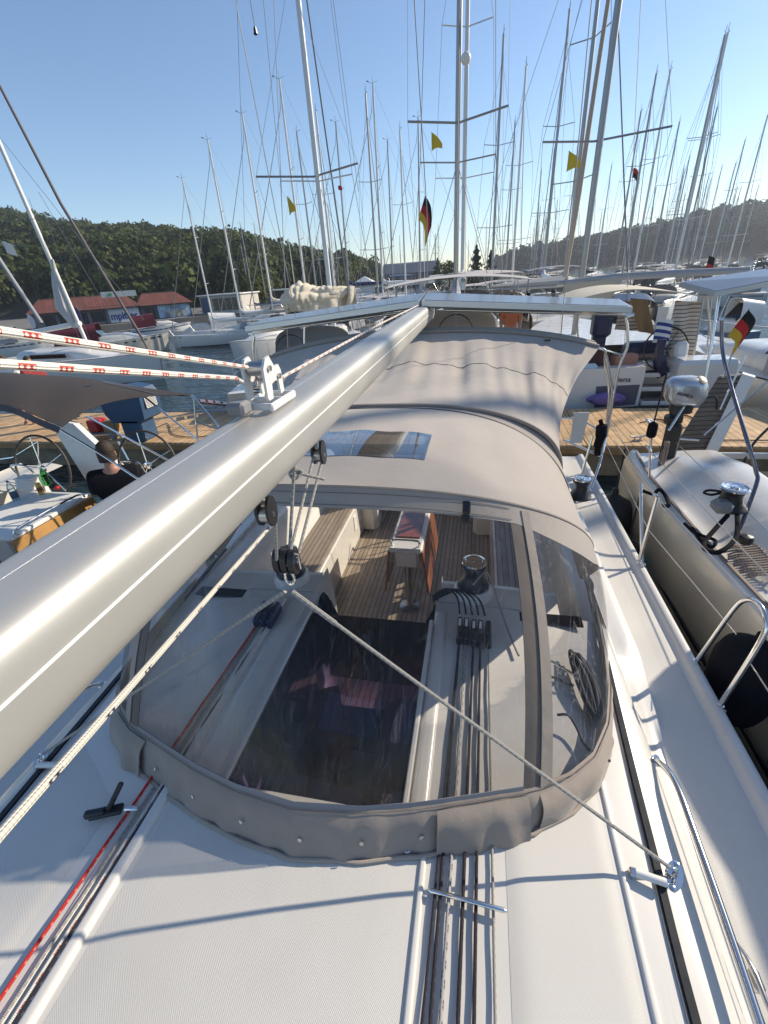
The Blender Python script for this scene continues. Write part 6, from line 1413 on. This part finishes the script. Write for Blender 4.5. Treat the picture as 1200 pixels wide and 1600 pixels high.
for k in range(14):
    yy0 = C0.y+.17-.028*k; c.tube(spline([(C0.x-.07-.012*(k%3), yy0, -1.95), (C0.x-.03, yy0-.015, -1.915+.004*(k%2)), (C0.x+.06, yy0, -1.91), (C0.x+.12+.01*(k%4), yy0+.01, -1.90), (C0.x+.13, yy0-.02, -1.90)],4), .0075, 6)
tag(c.build('rope_coil', r_brn), 'coil of brownish rope lying on the deck of the right-hand yacht', 'rope')
c = MB(); C0 = Vector((1.994, 4.900, -1.869))
for k in range(9):
    a = k*.7; c.tube(spline([(C0.x+.02*math.cos(a),C0.y+.03*math.sin(a),C0.z+.16),(C0.x-.03+.008*k,C0.y-.03*math.sin(a),C0.z),(C0.x-.02+.006*k,C0.y,C0.z-.22-.012*(k%3)),(C0.x+.02,C0.y,C0.z-.02),(C0.x+.01,C0.y,C0.z+.16)],4),.0075,6)
tag(c.build('rope_hank', r_brn), 'hank of brownish rope hung on the stern wire of the right-hand yacht', 'rope')
# coils of grey rope hanging behind the side window of the spray hood
c = MB(); C0 = Vector((.55,1.62,-1.745))
for k in range(12):
    q = lambda s_: rnd.uniform(-s_, s_); ex, ey, zz_, ox = .028+q(.012), .17+q(.035), -1.742+.004*k/2, q(.018); c.tube([(C0.x+ox+.35*ey*math.sin(a)*-.3+ex*math.cos(a), C0.y-.05+ey*math.sin(a)+.01*math.sin(3*a+k), zz_-.03*max(0,-math.sin(a))*.6+.004*math.cos(2*a)) for a in [i*math.pi/14 for i in range(28)]],.0045,6,closed=True)
c.tube(spline([(.36,1.60,-1.745),(.42,1.57,-1.735),(.50,1.55,-1.75)],5),.006,6); c.tube(spline([(.40,1.37,-1.74),(.44,1.36,-1.72),(.47,1.32,-1.74),(.50,1.24,-1.755),(.58,1.20,-1.76)],5),.006,6)
tag(c.build('rope_coil', rope_mat('dark_grey_rope',(.13,.13,.14),(.3,.3,.3),.02,.3,(.006,.5))), 'coil of dark grey rope behind the right side window of the spray hood', 'rope')
c = MB(); c.tube([(.41,1.66,-1.72),(.50,1.57,-1.70)],.006,8); c.box((.455,1.615,-1.735),(.04,.02,.03),rotm(0,0,-40),bev=.004); put(c, 'roof_cleat', steel)

# ---- running rigging on the near roof
def runline(x0, x1, m, r, label, y0=-.6, y1=1.75, h=.012, n=10, grp='halyards on the right of the roof'):
    pts = []
    for i in range(41):
        t = i/40; y = lerp(y0, y1, t); x = lerp(x0, x1, t); pts.append((x, y, roofz(x-XC)+h+.0015*math.sin(i*1.3)))
    return rope('halyard', pts, r, m, label, 'rope', grp, n)
runline(-.103,-.045, r_blk, .0045, 'thin black halyard along the raised roof edge, leftmost of the right-hand bunch')
runline(-.068,-.045, r_blk, .0062, 'black halyard second from the left in the right-hand bunch')
runline(-.048,-.010, r_blu, .0058, 'grey halyard with dark flecks beside the black ones on the roof')
runline(.001,.030, r_blk, .0062, 'black halyard in the middle of the right-hand bunch, over the steel bar')
runline(.047,.066, r_blk, .0058, 'black halyard just right of the middle of the bunch on the roof')
runline(.112,.108, r_gry, .0048, 'thin grey halyard at the right side of the bunch on the roof')
g2 = 'lines along the left roof channel'
runline(-1.300,-1.215, r_red, .0060, 'bright red line running along the left side of the roof', h=.018, grp=g2)
runline(-1.212,-1.17, r_wr, .0050, 'white line with red flecks beside the black line on the left of the roof', h=.016, grp=g2)
runline(-1.198,-1.155, r_blk, .0065, 'thick black line next to the white ridge on the left of the roof', h=.014, grp=g2)
runline(-1.245,-1.20, r_gry, .0050, 'pale grey line in the left roof channel between red and white lines', h=.012, grp=g2)
c = MB()
for k in range(5):
    c.tube(spline([(-.05+.035*k,1.93,-1.70),(-.07+.03*k,2.02,-1.655),(-.14+.02*k,2.10,-1.665),(-.22,2.13,-1.75-.01*k)],5),.0058,6)
tag(c.build('rope_tails', r_blk), 'black rope tails looping from the clutches into the pouch', 'rope')
rope('sheet_tail', spline([(.02,2.10,-1.62),(.10,2.20,-1.60),(.16,2.05,-1.68),(.22,1.85,-1.74),(.26,1.70,-1.745)],6), .006, r_gry, 'grey rope tail curving down from the right winch')
rope('preventer_line', [(-0.6, 1.102, -0.1851), (-0.479, 0.3929, -0.0234), (-0.3521, 0.229, -0.004)], .0056, r_wr, 'thick white rope with red flecks crossing the left, the upper of two', 'rope', 'thick white ropes with red flecks', 14)
rope('preventer_line', [(-0.6, 1.078, -0.2231), (-0.61, 1.050, -0.2023), (-0.4849, 0.3827, -0.0535), (-0.3563, 0.2209, -0.0252)], .0056, r_wr, 'thick white rope with red flecks crossing the left, the lower of two', 'rope', 'thick white ropes with red flecks', 14)
rope('outhaul_line', [(-0.6, 1.285, -0.2527), (-0.6, 1.850, -0.2491), (-0.6, 2.962, -0.2451), (-0.6, 5.288, -0.2579)], .0052, r_wr, 'white rope with red flecks lying along the top of the boom towards its end', 'rope', None, 10)

# =====================================================================
# SHORE: hills, woods, buildings, trees
# =====================================================================
nz = lambda x, y: math.sin(x*.031+1.3)*math.cos(y*.027)+.5*math.sin(x*.083+y*.061)
def hill_left(x, y):
    # ridge height by bearing, falling towards the right end
    b = x/max(y, 1); top = ipol([(-1.6,44),(-1.07,33.5),(-.92,27),(-.625,19),(-.45,12),(-.36,8),(-.26,2),(-.19,-3),(0,-4)], b)
    t = min(1, max(0, (y-84)/110)); return -2.9 + max(0,(top+1.5)*(t**.75)*min(1, max(0,(290-y)/60))*.93) + (.8*nz(x,y) if t > .1 else 0)
def terrain(name, fn, x0, x1, y0, y1, nx, ny):
    c = MB(); c.grid(lambda a, b: (lerp(x0,x1,a), lerp(y0,y1,b), fn(lerp(x0,x1,a), lerp(y0,y1,b))), nx, ny); o = c.build(name, mat('hill_soil',(.022,.026,.012),.95,var=(.05,.3))); o['kind'] = 'structure'; return o
terrain('wooded_hill_ground', hill_left, -420, 30, 72, 330, 80, 40)
def hill_right(x, y):
    top = ipol([(-200,2),(0,1.0),(22,3.0),(60,9),(112,15.5),(150,18),(188,24),(236,26.5),(300,30),(420,38),(700,40)], x*500/max(y,1))
    t = min(1, max(0, (y-330)/150)); return -3.6 + (top+3.6)*(t**.8)*min(1, max(0,(760-y)/200)) - 1.5 + 1.0*nz(x,y)*t
terrain('far_hill_ground', hill_right, -260, 800, 320, 760, 80, 36)
qf = [(-200,-98),(-74.5,14),(-43.8,41.0),(-31.0,52.6),(-27.6,53.2),(-24.5,69),(-17,82),(-6,104)]
c = MB(); c.add([(x, y, -2.62) for x, y in qf]+[(-40,130,-2.62),(-420,130,-2.62),(-420,-98,-2.62)], [tuple(range(11))]); c.add([(x, y, -2.62) for x, y in qf]+[(x, y, -3.9) for x, y in qf], [(k, k+8, k+9, k+1) for k in range(7)])
o = c.build('quay', mat('quay_stone',(.17,.155,.135),.9,var=(.5,.25)), smooth=False); o['kind'] = 'structure'

def foliage(name, c0, c1, sc=.35, far=1):
    m = bpy.data.materials.new(name); m.use_nodes = True; n = m.node_tree; N = n.nodes; L = n.links; b = N['Principled BSDF']; b.inputs['Roughness'].default_value = .65; b.inputs['Specular IOR Level'].default_value = .12*far
    tc = N.new('ShaderNodeTexCoord'); no = N.new('ShaderNodeTexNoise'); no.inputs['Scale'].default_value = sc; no.inputs['Detail'].default_value = 3; L.new(tc.outputs['Object'], no.inputs[0])
    cr = N.new('ShaderNodeValToRGB'); cr.color_ramp.elements[0].color = (*c0,1); cr.color_ramp.elements[1].color = (*c1,1); cr.color_ramp.elements[0].position = .35; cr.color_ramp.elements[1].position = .65; L.new(no.outputs[0], cr.inputs[0]); L.new(cr.outputs[0], b.inputs['Base Color'])
    tl = N.new('ShaderNodeBsdfTranslucent'); L.new(cr.outputs[0], tl.inputs[0]); mx = N.new('ShaderNodeMixShader'); mx.inputs[0].default_value = .22*far; L.new(b.outputs[0], mx.inputs[1]); L.new(tl.outputs[0], mx.inputs[2]); L.new(mx.outputs[0], N['Material Output'].inputs[0]); return m
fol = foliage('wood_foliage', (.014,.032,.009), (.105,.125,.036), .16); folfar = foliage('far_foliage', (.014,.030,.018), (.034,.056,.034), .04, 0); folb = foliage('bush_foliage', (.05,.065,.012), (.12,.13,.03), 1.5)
def leaf_cloud(rg, nleaf, R, size, squash=.85, lobes=5):
    """leaf-sized faces over several overlapping lobes; returns numpy verts (n*4,3)"""
    C = rg.normal(size=(lobes,3)); C /= np.linalg.norm(C,axis=1)[:,None]; C *= R*rg.uniform(.35,.62,(lobes,1)); C[:,2] = C[:,2]*squash*.8; rad = R*rg.uniform(.42,.66,lobes)
    k = rg.integers(0, lobes, nleaf); d = rg.normal(size=(nleaf,3)); d /= np.linalg.norm(d,axis=1)[:,None]; d[:,2] = np.where(d[:,2] < -.4, -d[:,2], d[:,2])
    p = C[k]+d*rad[k][:,None]*rg.uniform(.80,1.06,(nleaf,1)); nrm = d + rg.normal(size=(nleaf,3))*.45; nrm /= np.linalg.norm(nrm,axis=1)[:,None]
    t = np.cross(nrm, rg.normal(size=(nleaf,3))); t /= np.linalg.norm(t,axis=1)[:,None]; b = np.cross(nrm, t); s = size*rg.uniform(.6,1.3,(nleaf,1))
    q = np.stack([p-t*s-b*s*.7, p+t*s-b*s*.7, p+t*s*.8+b*s*.7, p-t*s*.8+b*s*.7], 1); return q.reshape(-1,3)
def quads_object(name, V, m, parent=None):
    nq = len(V)//4; me = bpy.data.meshes.new(name); me.vertices.add(len(V)); me.vertices.foreach_set('co', V.astype(np.float32).ravel()); me.loops.add(nq*4); me.loops.foreach_set('vertex_index', np.arange(nq*4, dtype=np.int32))
    me.polygons.add(nq); me.polygons.foreach_set('loop_start', np.arange(0, nq*4, 4, dtype=np.int32)); me.polygons.foreach_set('loop_total', np.full(nq, 4, dtype=np.int32)); me.materials.append(m); me.update(calc_edges=True); me.validate()
    o = bpy.data.objects.new(name, me); COL.objects.link(o)
    if parent: o.parent = parent
    return o
def wood(name, label, fn, x0, x1, y0, y1, n, Rr, nleaf, size, m, ok=None, seed=3):
    rg = np.random.default_rng(seed); protos_ = [leaf_cloud(rg, nleaf, 1.0, size) for _ in range(5)]; out = []
    i = 0; tries = 0
    while i < n and tries < n*20:
        tries += 1; x = rg.uniform(x0,x1); y = rg.uniform(y0,y1)
        if ok and not ok(x, y): continue
        R = rg.uniform(*Rr); a = rg.uniform(0,6.28); P_ = protos_[i % 5]; ca, sa = math.cos(a), math.sin(a); Q = P_.copy(); Q[:,0], Q[:,1] = P_[:,0]*ca-P_[:,1]*sa, P_[:,0]*sa+P_[:,1]*ca
        Q[:,2] *= rg.uniform(.85,1.25); Q = Q*R; Q += np.array([x, y, fn(x,y)+R*.45]); out.append(Q); i += 1
    o = quads_object(name, np.concatenate(out), m); tag(o, label, 'wood'); o['kind'] = 'stuff'; return o
wood('hill_wood', 'dense green broadleaf wood covering the left-hand hill behind the red roofs', hill_left, -290, -28, 84, 222, 1400, (2.6,6.0), 640, .078, fol, ok=lambda x, y: -1.35 < x/y < -.17 and hill_left(x,y) > -2.2, seed=5)
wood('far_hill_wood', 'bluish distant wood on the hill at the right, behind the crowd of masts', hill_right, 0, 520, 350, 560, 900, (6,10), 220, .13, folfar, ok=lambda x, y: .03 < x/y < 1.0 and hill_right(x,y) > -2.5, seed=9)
def tree(name, P_, h, R, label, m=folb, conical=False, seed=1, n=1500):
    e = empty(name, P_, 0, label, 'tree'); rg = np.random.default_rng(seed)
    c = MB(); c.tube([(0,0,0),(.05*h,0,h*.35),(.02*h,.03*h,h*.75)],[.035*h,.024*h,.008*h],8)
    for k in range(5): a = k*1.3; c.tube([(.03*h,0,h*(.3+.08*k)),(.03*h+R*.5*math.cos(a),R*.5*math.sin(a),h*(.45+.09*k))],[.014*h,.005*h],5)
    c.build('trunk', mat('bark',(.07,.05,.035),.9), e)
    if conical:
        t = rg.uniform(0,1,n)**.8; a = rg.uniform(0,6.28,n); rr = R*(1-t)**.9*(.65+.35*np.sin(t*38))*rg.uniform(.5,1.05,n); p = np.stack([rr*np.cos(a), rr*np.sin(a), h*(.12+.90*t)],1); d = rg.normal(size=(n,3))*.5 + np.stack([np.cos(a),np.sin(a),np.full(n,.5)],1); d /= np.linalg.norm(d,axis=1)[:,None]
        tt = np.cross(d, rg.normal(size=(n,3))); tt /= np.linalg.norm(tt,axis=1)[:,None]; bb = np.cross(d,tt); s = h*.022*rg.uniform(.6,1.4,(n,1)); V = np.stack([p-tt*s-bb*s*.6,p+tt*s-bb*s*.6,p+tt*s*.7+bb*s*.6,p-tt*s*.7+bb*s*.6],1).reshape(-1,3)
    else: V = leaf_cloud(rg, n, R, R*.055, .9, 8); V[:,2] += h-R*.95
    quads_object('crown', V, m, e); return e
tree('round_tree', (-33.147, 68.000, -3.500), 5.6, 3.3, 'round olive green tree beside the flat roofed kiosk on the left shore', folb, n=3500, seed=2)
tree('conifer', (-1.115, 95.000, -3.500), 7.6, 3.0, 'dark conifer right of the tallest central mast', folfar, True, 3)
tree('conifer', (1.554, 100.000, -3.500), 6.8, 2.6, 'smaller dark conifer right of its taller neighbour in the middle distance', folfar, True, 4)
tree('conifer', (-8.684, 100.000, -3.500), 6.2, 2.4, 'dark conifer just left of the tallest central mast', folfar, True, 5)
tree('broadleaf_tree', (-6.096, 92.000, -3.500), 5.8, 2.4, 'green broadleaf tree touching the tallest central mast on its left', folb, n=1600, seed=6)
tree('broadleaf_tree', (-3.375, 110.000, -3.500), 4.5, 2.6, 'low green tree at the foot of the tall conifer', folb, n=1400, seed=7)
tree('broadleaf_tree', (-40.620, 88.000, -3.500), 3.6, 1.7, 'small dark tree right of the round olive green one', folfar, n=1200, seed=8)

# ---- buildings on the left quay
tile = mat('roof_tiles', (.15,.048,.034), .85, var=(1.2,.2), stripes=(0,.34,.05,(.08,.025,.018))); plast = mat('grey_render', (.17,.17,.19), .8, var=(.6,.15)); pale = mat('pale_render', (.50,.47,.42), .8)
rb = empty('restaurant_building', (-45.5, 42.2, -2.6), math.atan2(.6728,.7398), 'long low building with red tiled roofs and blue and white banners on the left quay', 'building')
def gab(x0, x1, y0, y1, ze, zr, wm):
    c = MB(); c.box(((x0+x1)/2,(y0+y1)/2,ze/2),(x1-x0,y1-y0,ze)); c.build('wall', wm, rb, smooth=False)
    c = MB(); ym = y0+(y1-y0)*.55; a0, a1, b0, b1 = x0-.3, x1+.3, y0-.55, y1+.3; e = ze-.02
    c.add([(a0,b0,e),(a1,b0,e),(a1-1.2,ym,zr),(a0+1.2,ym,zr),(a1,b1,e),(a0,b1,e),(a0,b0,e-.09),(a1,b0,e-.09),(a1,b1,e-.09),(a0,b1,e-.09)],[(0,1,2,3),(1,4,2),(4,5,3,2),(5,0,3),(6,7,1,0),(7,8,4,1),(9,8,7,6),(9,6,0,5)]); c.build('roof', tile, rb, smooth=False)
    c = MB(); c.tube([(a0+1.2,ym,zr+.02),(a1-1.2,ym,zr+.02)],.05,6); c.tube([(a0,b0-.03,e-.03),(a1,b0-.03,e-.03)],.045,6); c.build('ridge_and_gutter', mat('gutter',(.10,.06,.05),.6), rb)
gab(-.8, 9.5, 0, 6, 1.62, 2.85, plast); gab(9.6, 15.2, .4, 6, 1.58, 2.75, mat('blue_grey_render',(.13,.15,.19),.8))
def wall_quad(x0, x1, z0, z1, m, name, y=-.06, tilt=0.0):
    c = MB(); c.box(((x0+x1)/2, y, (z0+z1)/2), (x1-x0, .05, z1-z0), rotm(0,tilt,0)); return c.build(name, m, rb, smooth=False)
ban = wall_quad(6.35, 9.45, .05, 1.45, mat('banner_white',(.55,.57,.62),.6), 'banner')
tt = text_mesh('mpitter', 1.0, 'banner_lettering', mat('banner_blue',(.02,.06,.22),.5), ban, (6.45,-.10,.38), (R_(90),0,0), .008, .035, .92)
wall_quad(6.35, 9.45, 1.25, 1.45, mat('banner_sky',(.35,.45,.60),.6), 'banner_edge', -.10)
ban2 = wall_quad(11.5, 15.0, .0, 1.42, mat('banner_photo',(.26,.38,.50),.6,var=(1.6,.6)), 'banner', .33)
for x in (12.9, 14.2, 13.6): 
    c = MB(); c.lathe([(0,0),(.13,.05),(.16,.35),(.20,.62),(.10,.74),(.10,.86),(.0,.95)],(x,.29,.02),10); c.v = [(a,.285+(b-.29)*.08,cc) for a, b, cc in c.v]; c.build('banner_figure', mat('banner_sand',(.45,.36,.22),.7,var=(2,.3)), ban2)
wall_quad(11.4, 15.1, -.02, .10, blue_p, 'banner_foot', .30); wall_quad(6.2, 9.7, 2.62, 3.18, mat('sign_pale',(.42,.46,.46),.6), 'roof_sign', -.25)
wall_quad(6.9, 7.25, 2.78, 3.03, mat('sign_green',(.03,.25,.10),.6), 'sign_mark', -.29)
for x0, x1, z0, z1 in ((.2,1.3,.3,1.3),(1.6,2.8,.3,1.3),(3.1,4.3,.0,1.3),(4.6,5.8,.3,1.3)): wall_quad(x0, x1, z0, z1, mat('window_dark',(.02,.02,.03),.2), 'window', -.03)
wall_quad(10.1, 11.2, .0, 1.25, MATS['window_dark'], 'door', .36)
for x in (5.95, 9.55, 11.35): wall_quad(x-.06, x+.06, 0, 1.55, navy, 'blue_post', -.08)
fl = empty('beach_flag', (-42.2,43.4,-2.6), .7, 'dark blue feather flag left of the white banner', 'flag'); c = MB(); c.tube([(0,0,0),(0,0,1.9),(.2,0,2.1)],.02,6); c.build('pole', steel_d, fl); c = MB(); c.grid(lambda a, b: (.02+.5*a*math.sin(math.pi*min(1,b*.9+.1))**.5, 0, .3+1.75*b), 5, 10, thick=.01); c.build('cloth', mat('flag_violet',(.03,.03,.13),.7), fl)
fl = empty('beach_flag', (-45.3,40.6,-2.6), .7, 'white and blue feather flag before the left end of the red roofed building', 'flag'); c = MB(); c.tube([(0,0,0),(0,0,1.4),(.2,0,1.7)],.02,6); c.build('pole', steel_d, fl); c = MB(); c.grid(lambda a, b: (.02+.45*a*math.sin(math.pi*min(1,b*.9+.1))**.5, 0, .3+1.4*b), 5, 10, thick=.01); c.build('cloth', mat('flag_pale',(.35,.40,.5),.7), fl)
# kiosk with flat roof and glazed front
kx0, kx1 = (-34.222, 54.500, -1.040)[0], (-28.717, 54.500, -1.333)[0]; kz = (-31.621, 54.500, -0.5414)[2]; KH = kz+2.6
kb = empty('kiosk', ((kx0+kx1)/2, 57, -2.6), 0, 'white flat roofed kiosk with a glazed front, right of the red roofed building', 'building'); kw = (kx1-kx0)
c = MB(); c.box((0,0,KH/2-.05),(kw,5,KH-.1)); c.build('wall', pale, kb, smooth=False); c = MB(); c.box((0,0,KH+.02),(kw+.4,5.5,.14),bev=.02); c.build('roof', whitep, kb)
for k in range(4): 
    c = MB(); c.box((-kw*.12+kw*.16*k,-2.52,KH*.50),(kw*.135,.06,KH*.66)); c.build('window', darkglass, kb, smooth=False)
c = MB(); c.box((-kw*.36,-2.52,KH*.47),(kw*.22,.06,KH*.85)); c.build('side_panel', mat('blue_grey_panel',(.10,.13,.19),.7), kb, smooth=False)
# terrace building with flat roof
tb2 = empty('terrace_building', (-29.078, 70.000, -2.482), 0, 'low terrace building with a white flat roof right of the round tree', 'building'); c = MB(); c.box((-1.5,3,.9),(11,5,1.8)); c.build('wall', mat('terrace_wall',(.16,.12,.13),.8,var=(1,.3)), tb2, smooth=False); c = MB(); c.box((-1.5,2.2,1.92),(13,7,.16)); c.build('roof', whitep, tb2, smooth=False)
for k in range(4): c = MB(); c.box((-6+3*k,-.6,.9),(.15,.15,1.8)); c.build('post', whitep, tb2)
# white marquee and distant buildings
mq = empty('marquee', (-17.904, 75.000, -3.500), 0, 'small white marquee tent with a pointed roof on the far quay', 'tent'); c = MB(); c.box((0,0,1.7),(4,3,2.0)); c.build('wall', whitep, mq, smooth=False); c = MB(); c.add([(-2.3,-1.8,2.7),(2.3,-1.8,2.7),(2.3,1.8,2.7),(-2.3,1.8,2.7),(0,0,4.0)],[(0,1,4),(1,2,4),(2,3,4),(3,0,4)]); c.build('roof', wh_, mq, smooth=False)
gb = empty('boat_shed', (-17.342, 120.000, -3.500), 0, 'grey shed with a low pitched roof at the foot of the hill end', 'building'); c = MB(); c.box((0,4,2.2),(13,8,4.4)); c.build('wall', plast, gb, smooth=False); c = MB(); c.add([(-7,-.5,4.3),(7,-.5,4.3),(7,8.5,4.3),(-7,8.5,4.3),(-7,4,6.6),(7,4,6.6)],[(0,1,5,4),(3,4,5,2),(0,4,3),(1,2,5)]); c.build('roof', mat('slate_roof',(.10,.12,.16),.7), gb, smooth=False)
c = MB(); c.box((-3,-.1,1.6),(4,.1,3)); c.box((3,-.1,1.6),(4,.1,3)); c.build('window', darkglass, gb, smooth=False)
wsh = empty('harbour_hut', (-50.5, 37.5, -2.6), math.atan2(.6728,.7398), 'pale hut with a blue door at the left edge of the quay', 'building'); c = MB(); c.box((0,1.5,.75),(5,3,1.5)); c.build('wall', mat('hut_wall',(.40,.41,.44),.7,stripes=(0,.3,.04,(.25,.26,.28))), wsh, smooth=False); c = MB(); c.box((0,1.5,1.56),(5.3,3.3,.1)); c.build('roof', greyc, wsh, smooth=False); c = MB(); c.box((.6,-.03,.7),(.9,.06,1.2)); c.build('door', blue_p, wsh, smooth=False)
# boats that stand outside the picture on the right and throw mast shadows
yacht_at('A', 22.2, 18.35, 24.0, R_(92), 'white sailing boat beyond the dock, outside the right edge', None)
# ---- haze
c = MB(); c.box((150,350,30),(1500,1000,69.9)); 
hz = c.build('haze', bpy.data.materials.new('haze_air'), smooth=False); hm = hz.data.materials[0]; hm.use_nodes = True; hn = hm.node_tree; hn.nodes.clear(); ho = hn.nodes.new('ShaderNodeOutputMaterial'); pv = hn.nodes.new('ShaderNodeVolumePrincipled')
pv.inputs['Color'].default_value = (.85,.90,1,1); pv.inputs['Density'].default_value = 0.00045; pv.inputs['Anisotropy'].default_value = .3; hn.links.new(pv.outputs[0], ho.inputs['Volume']); hz['kind'] = 'stuff'; tag(hz, 'pale thin haze in the air over the harbour', 'haze')
bpy.context.view_layer.update()
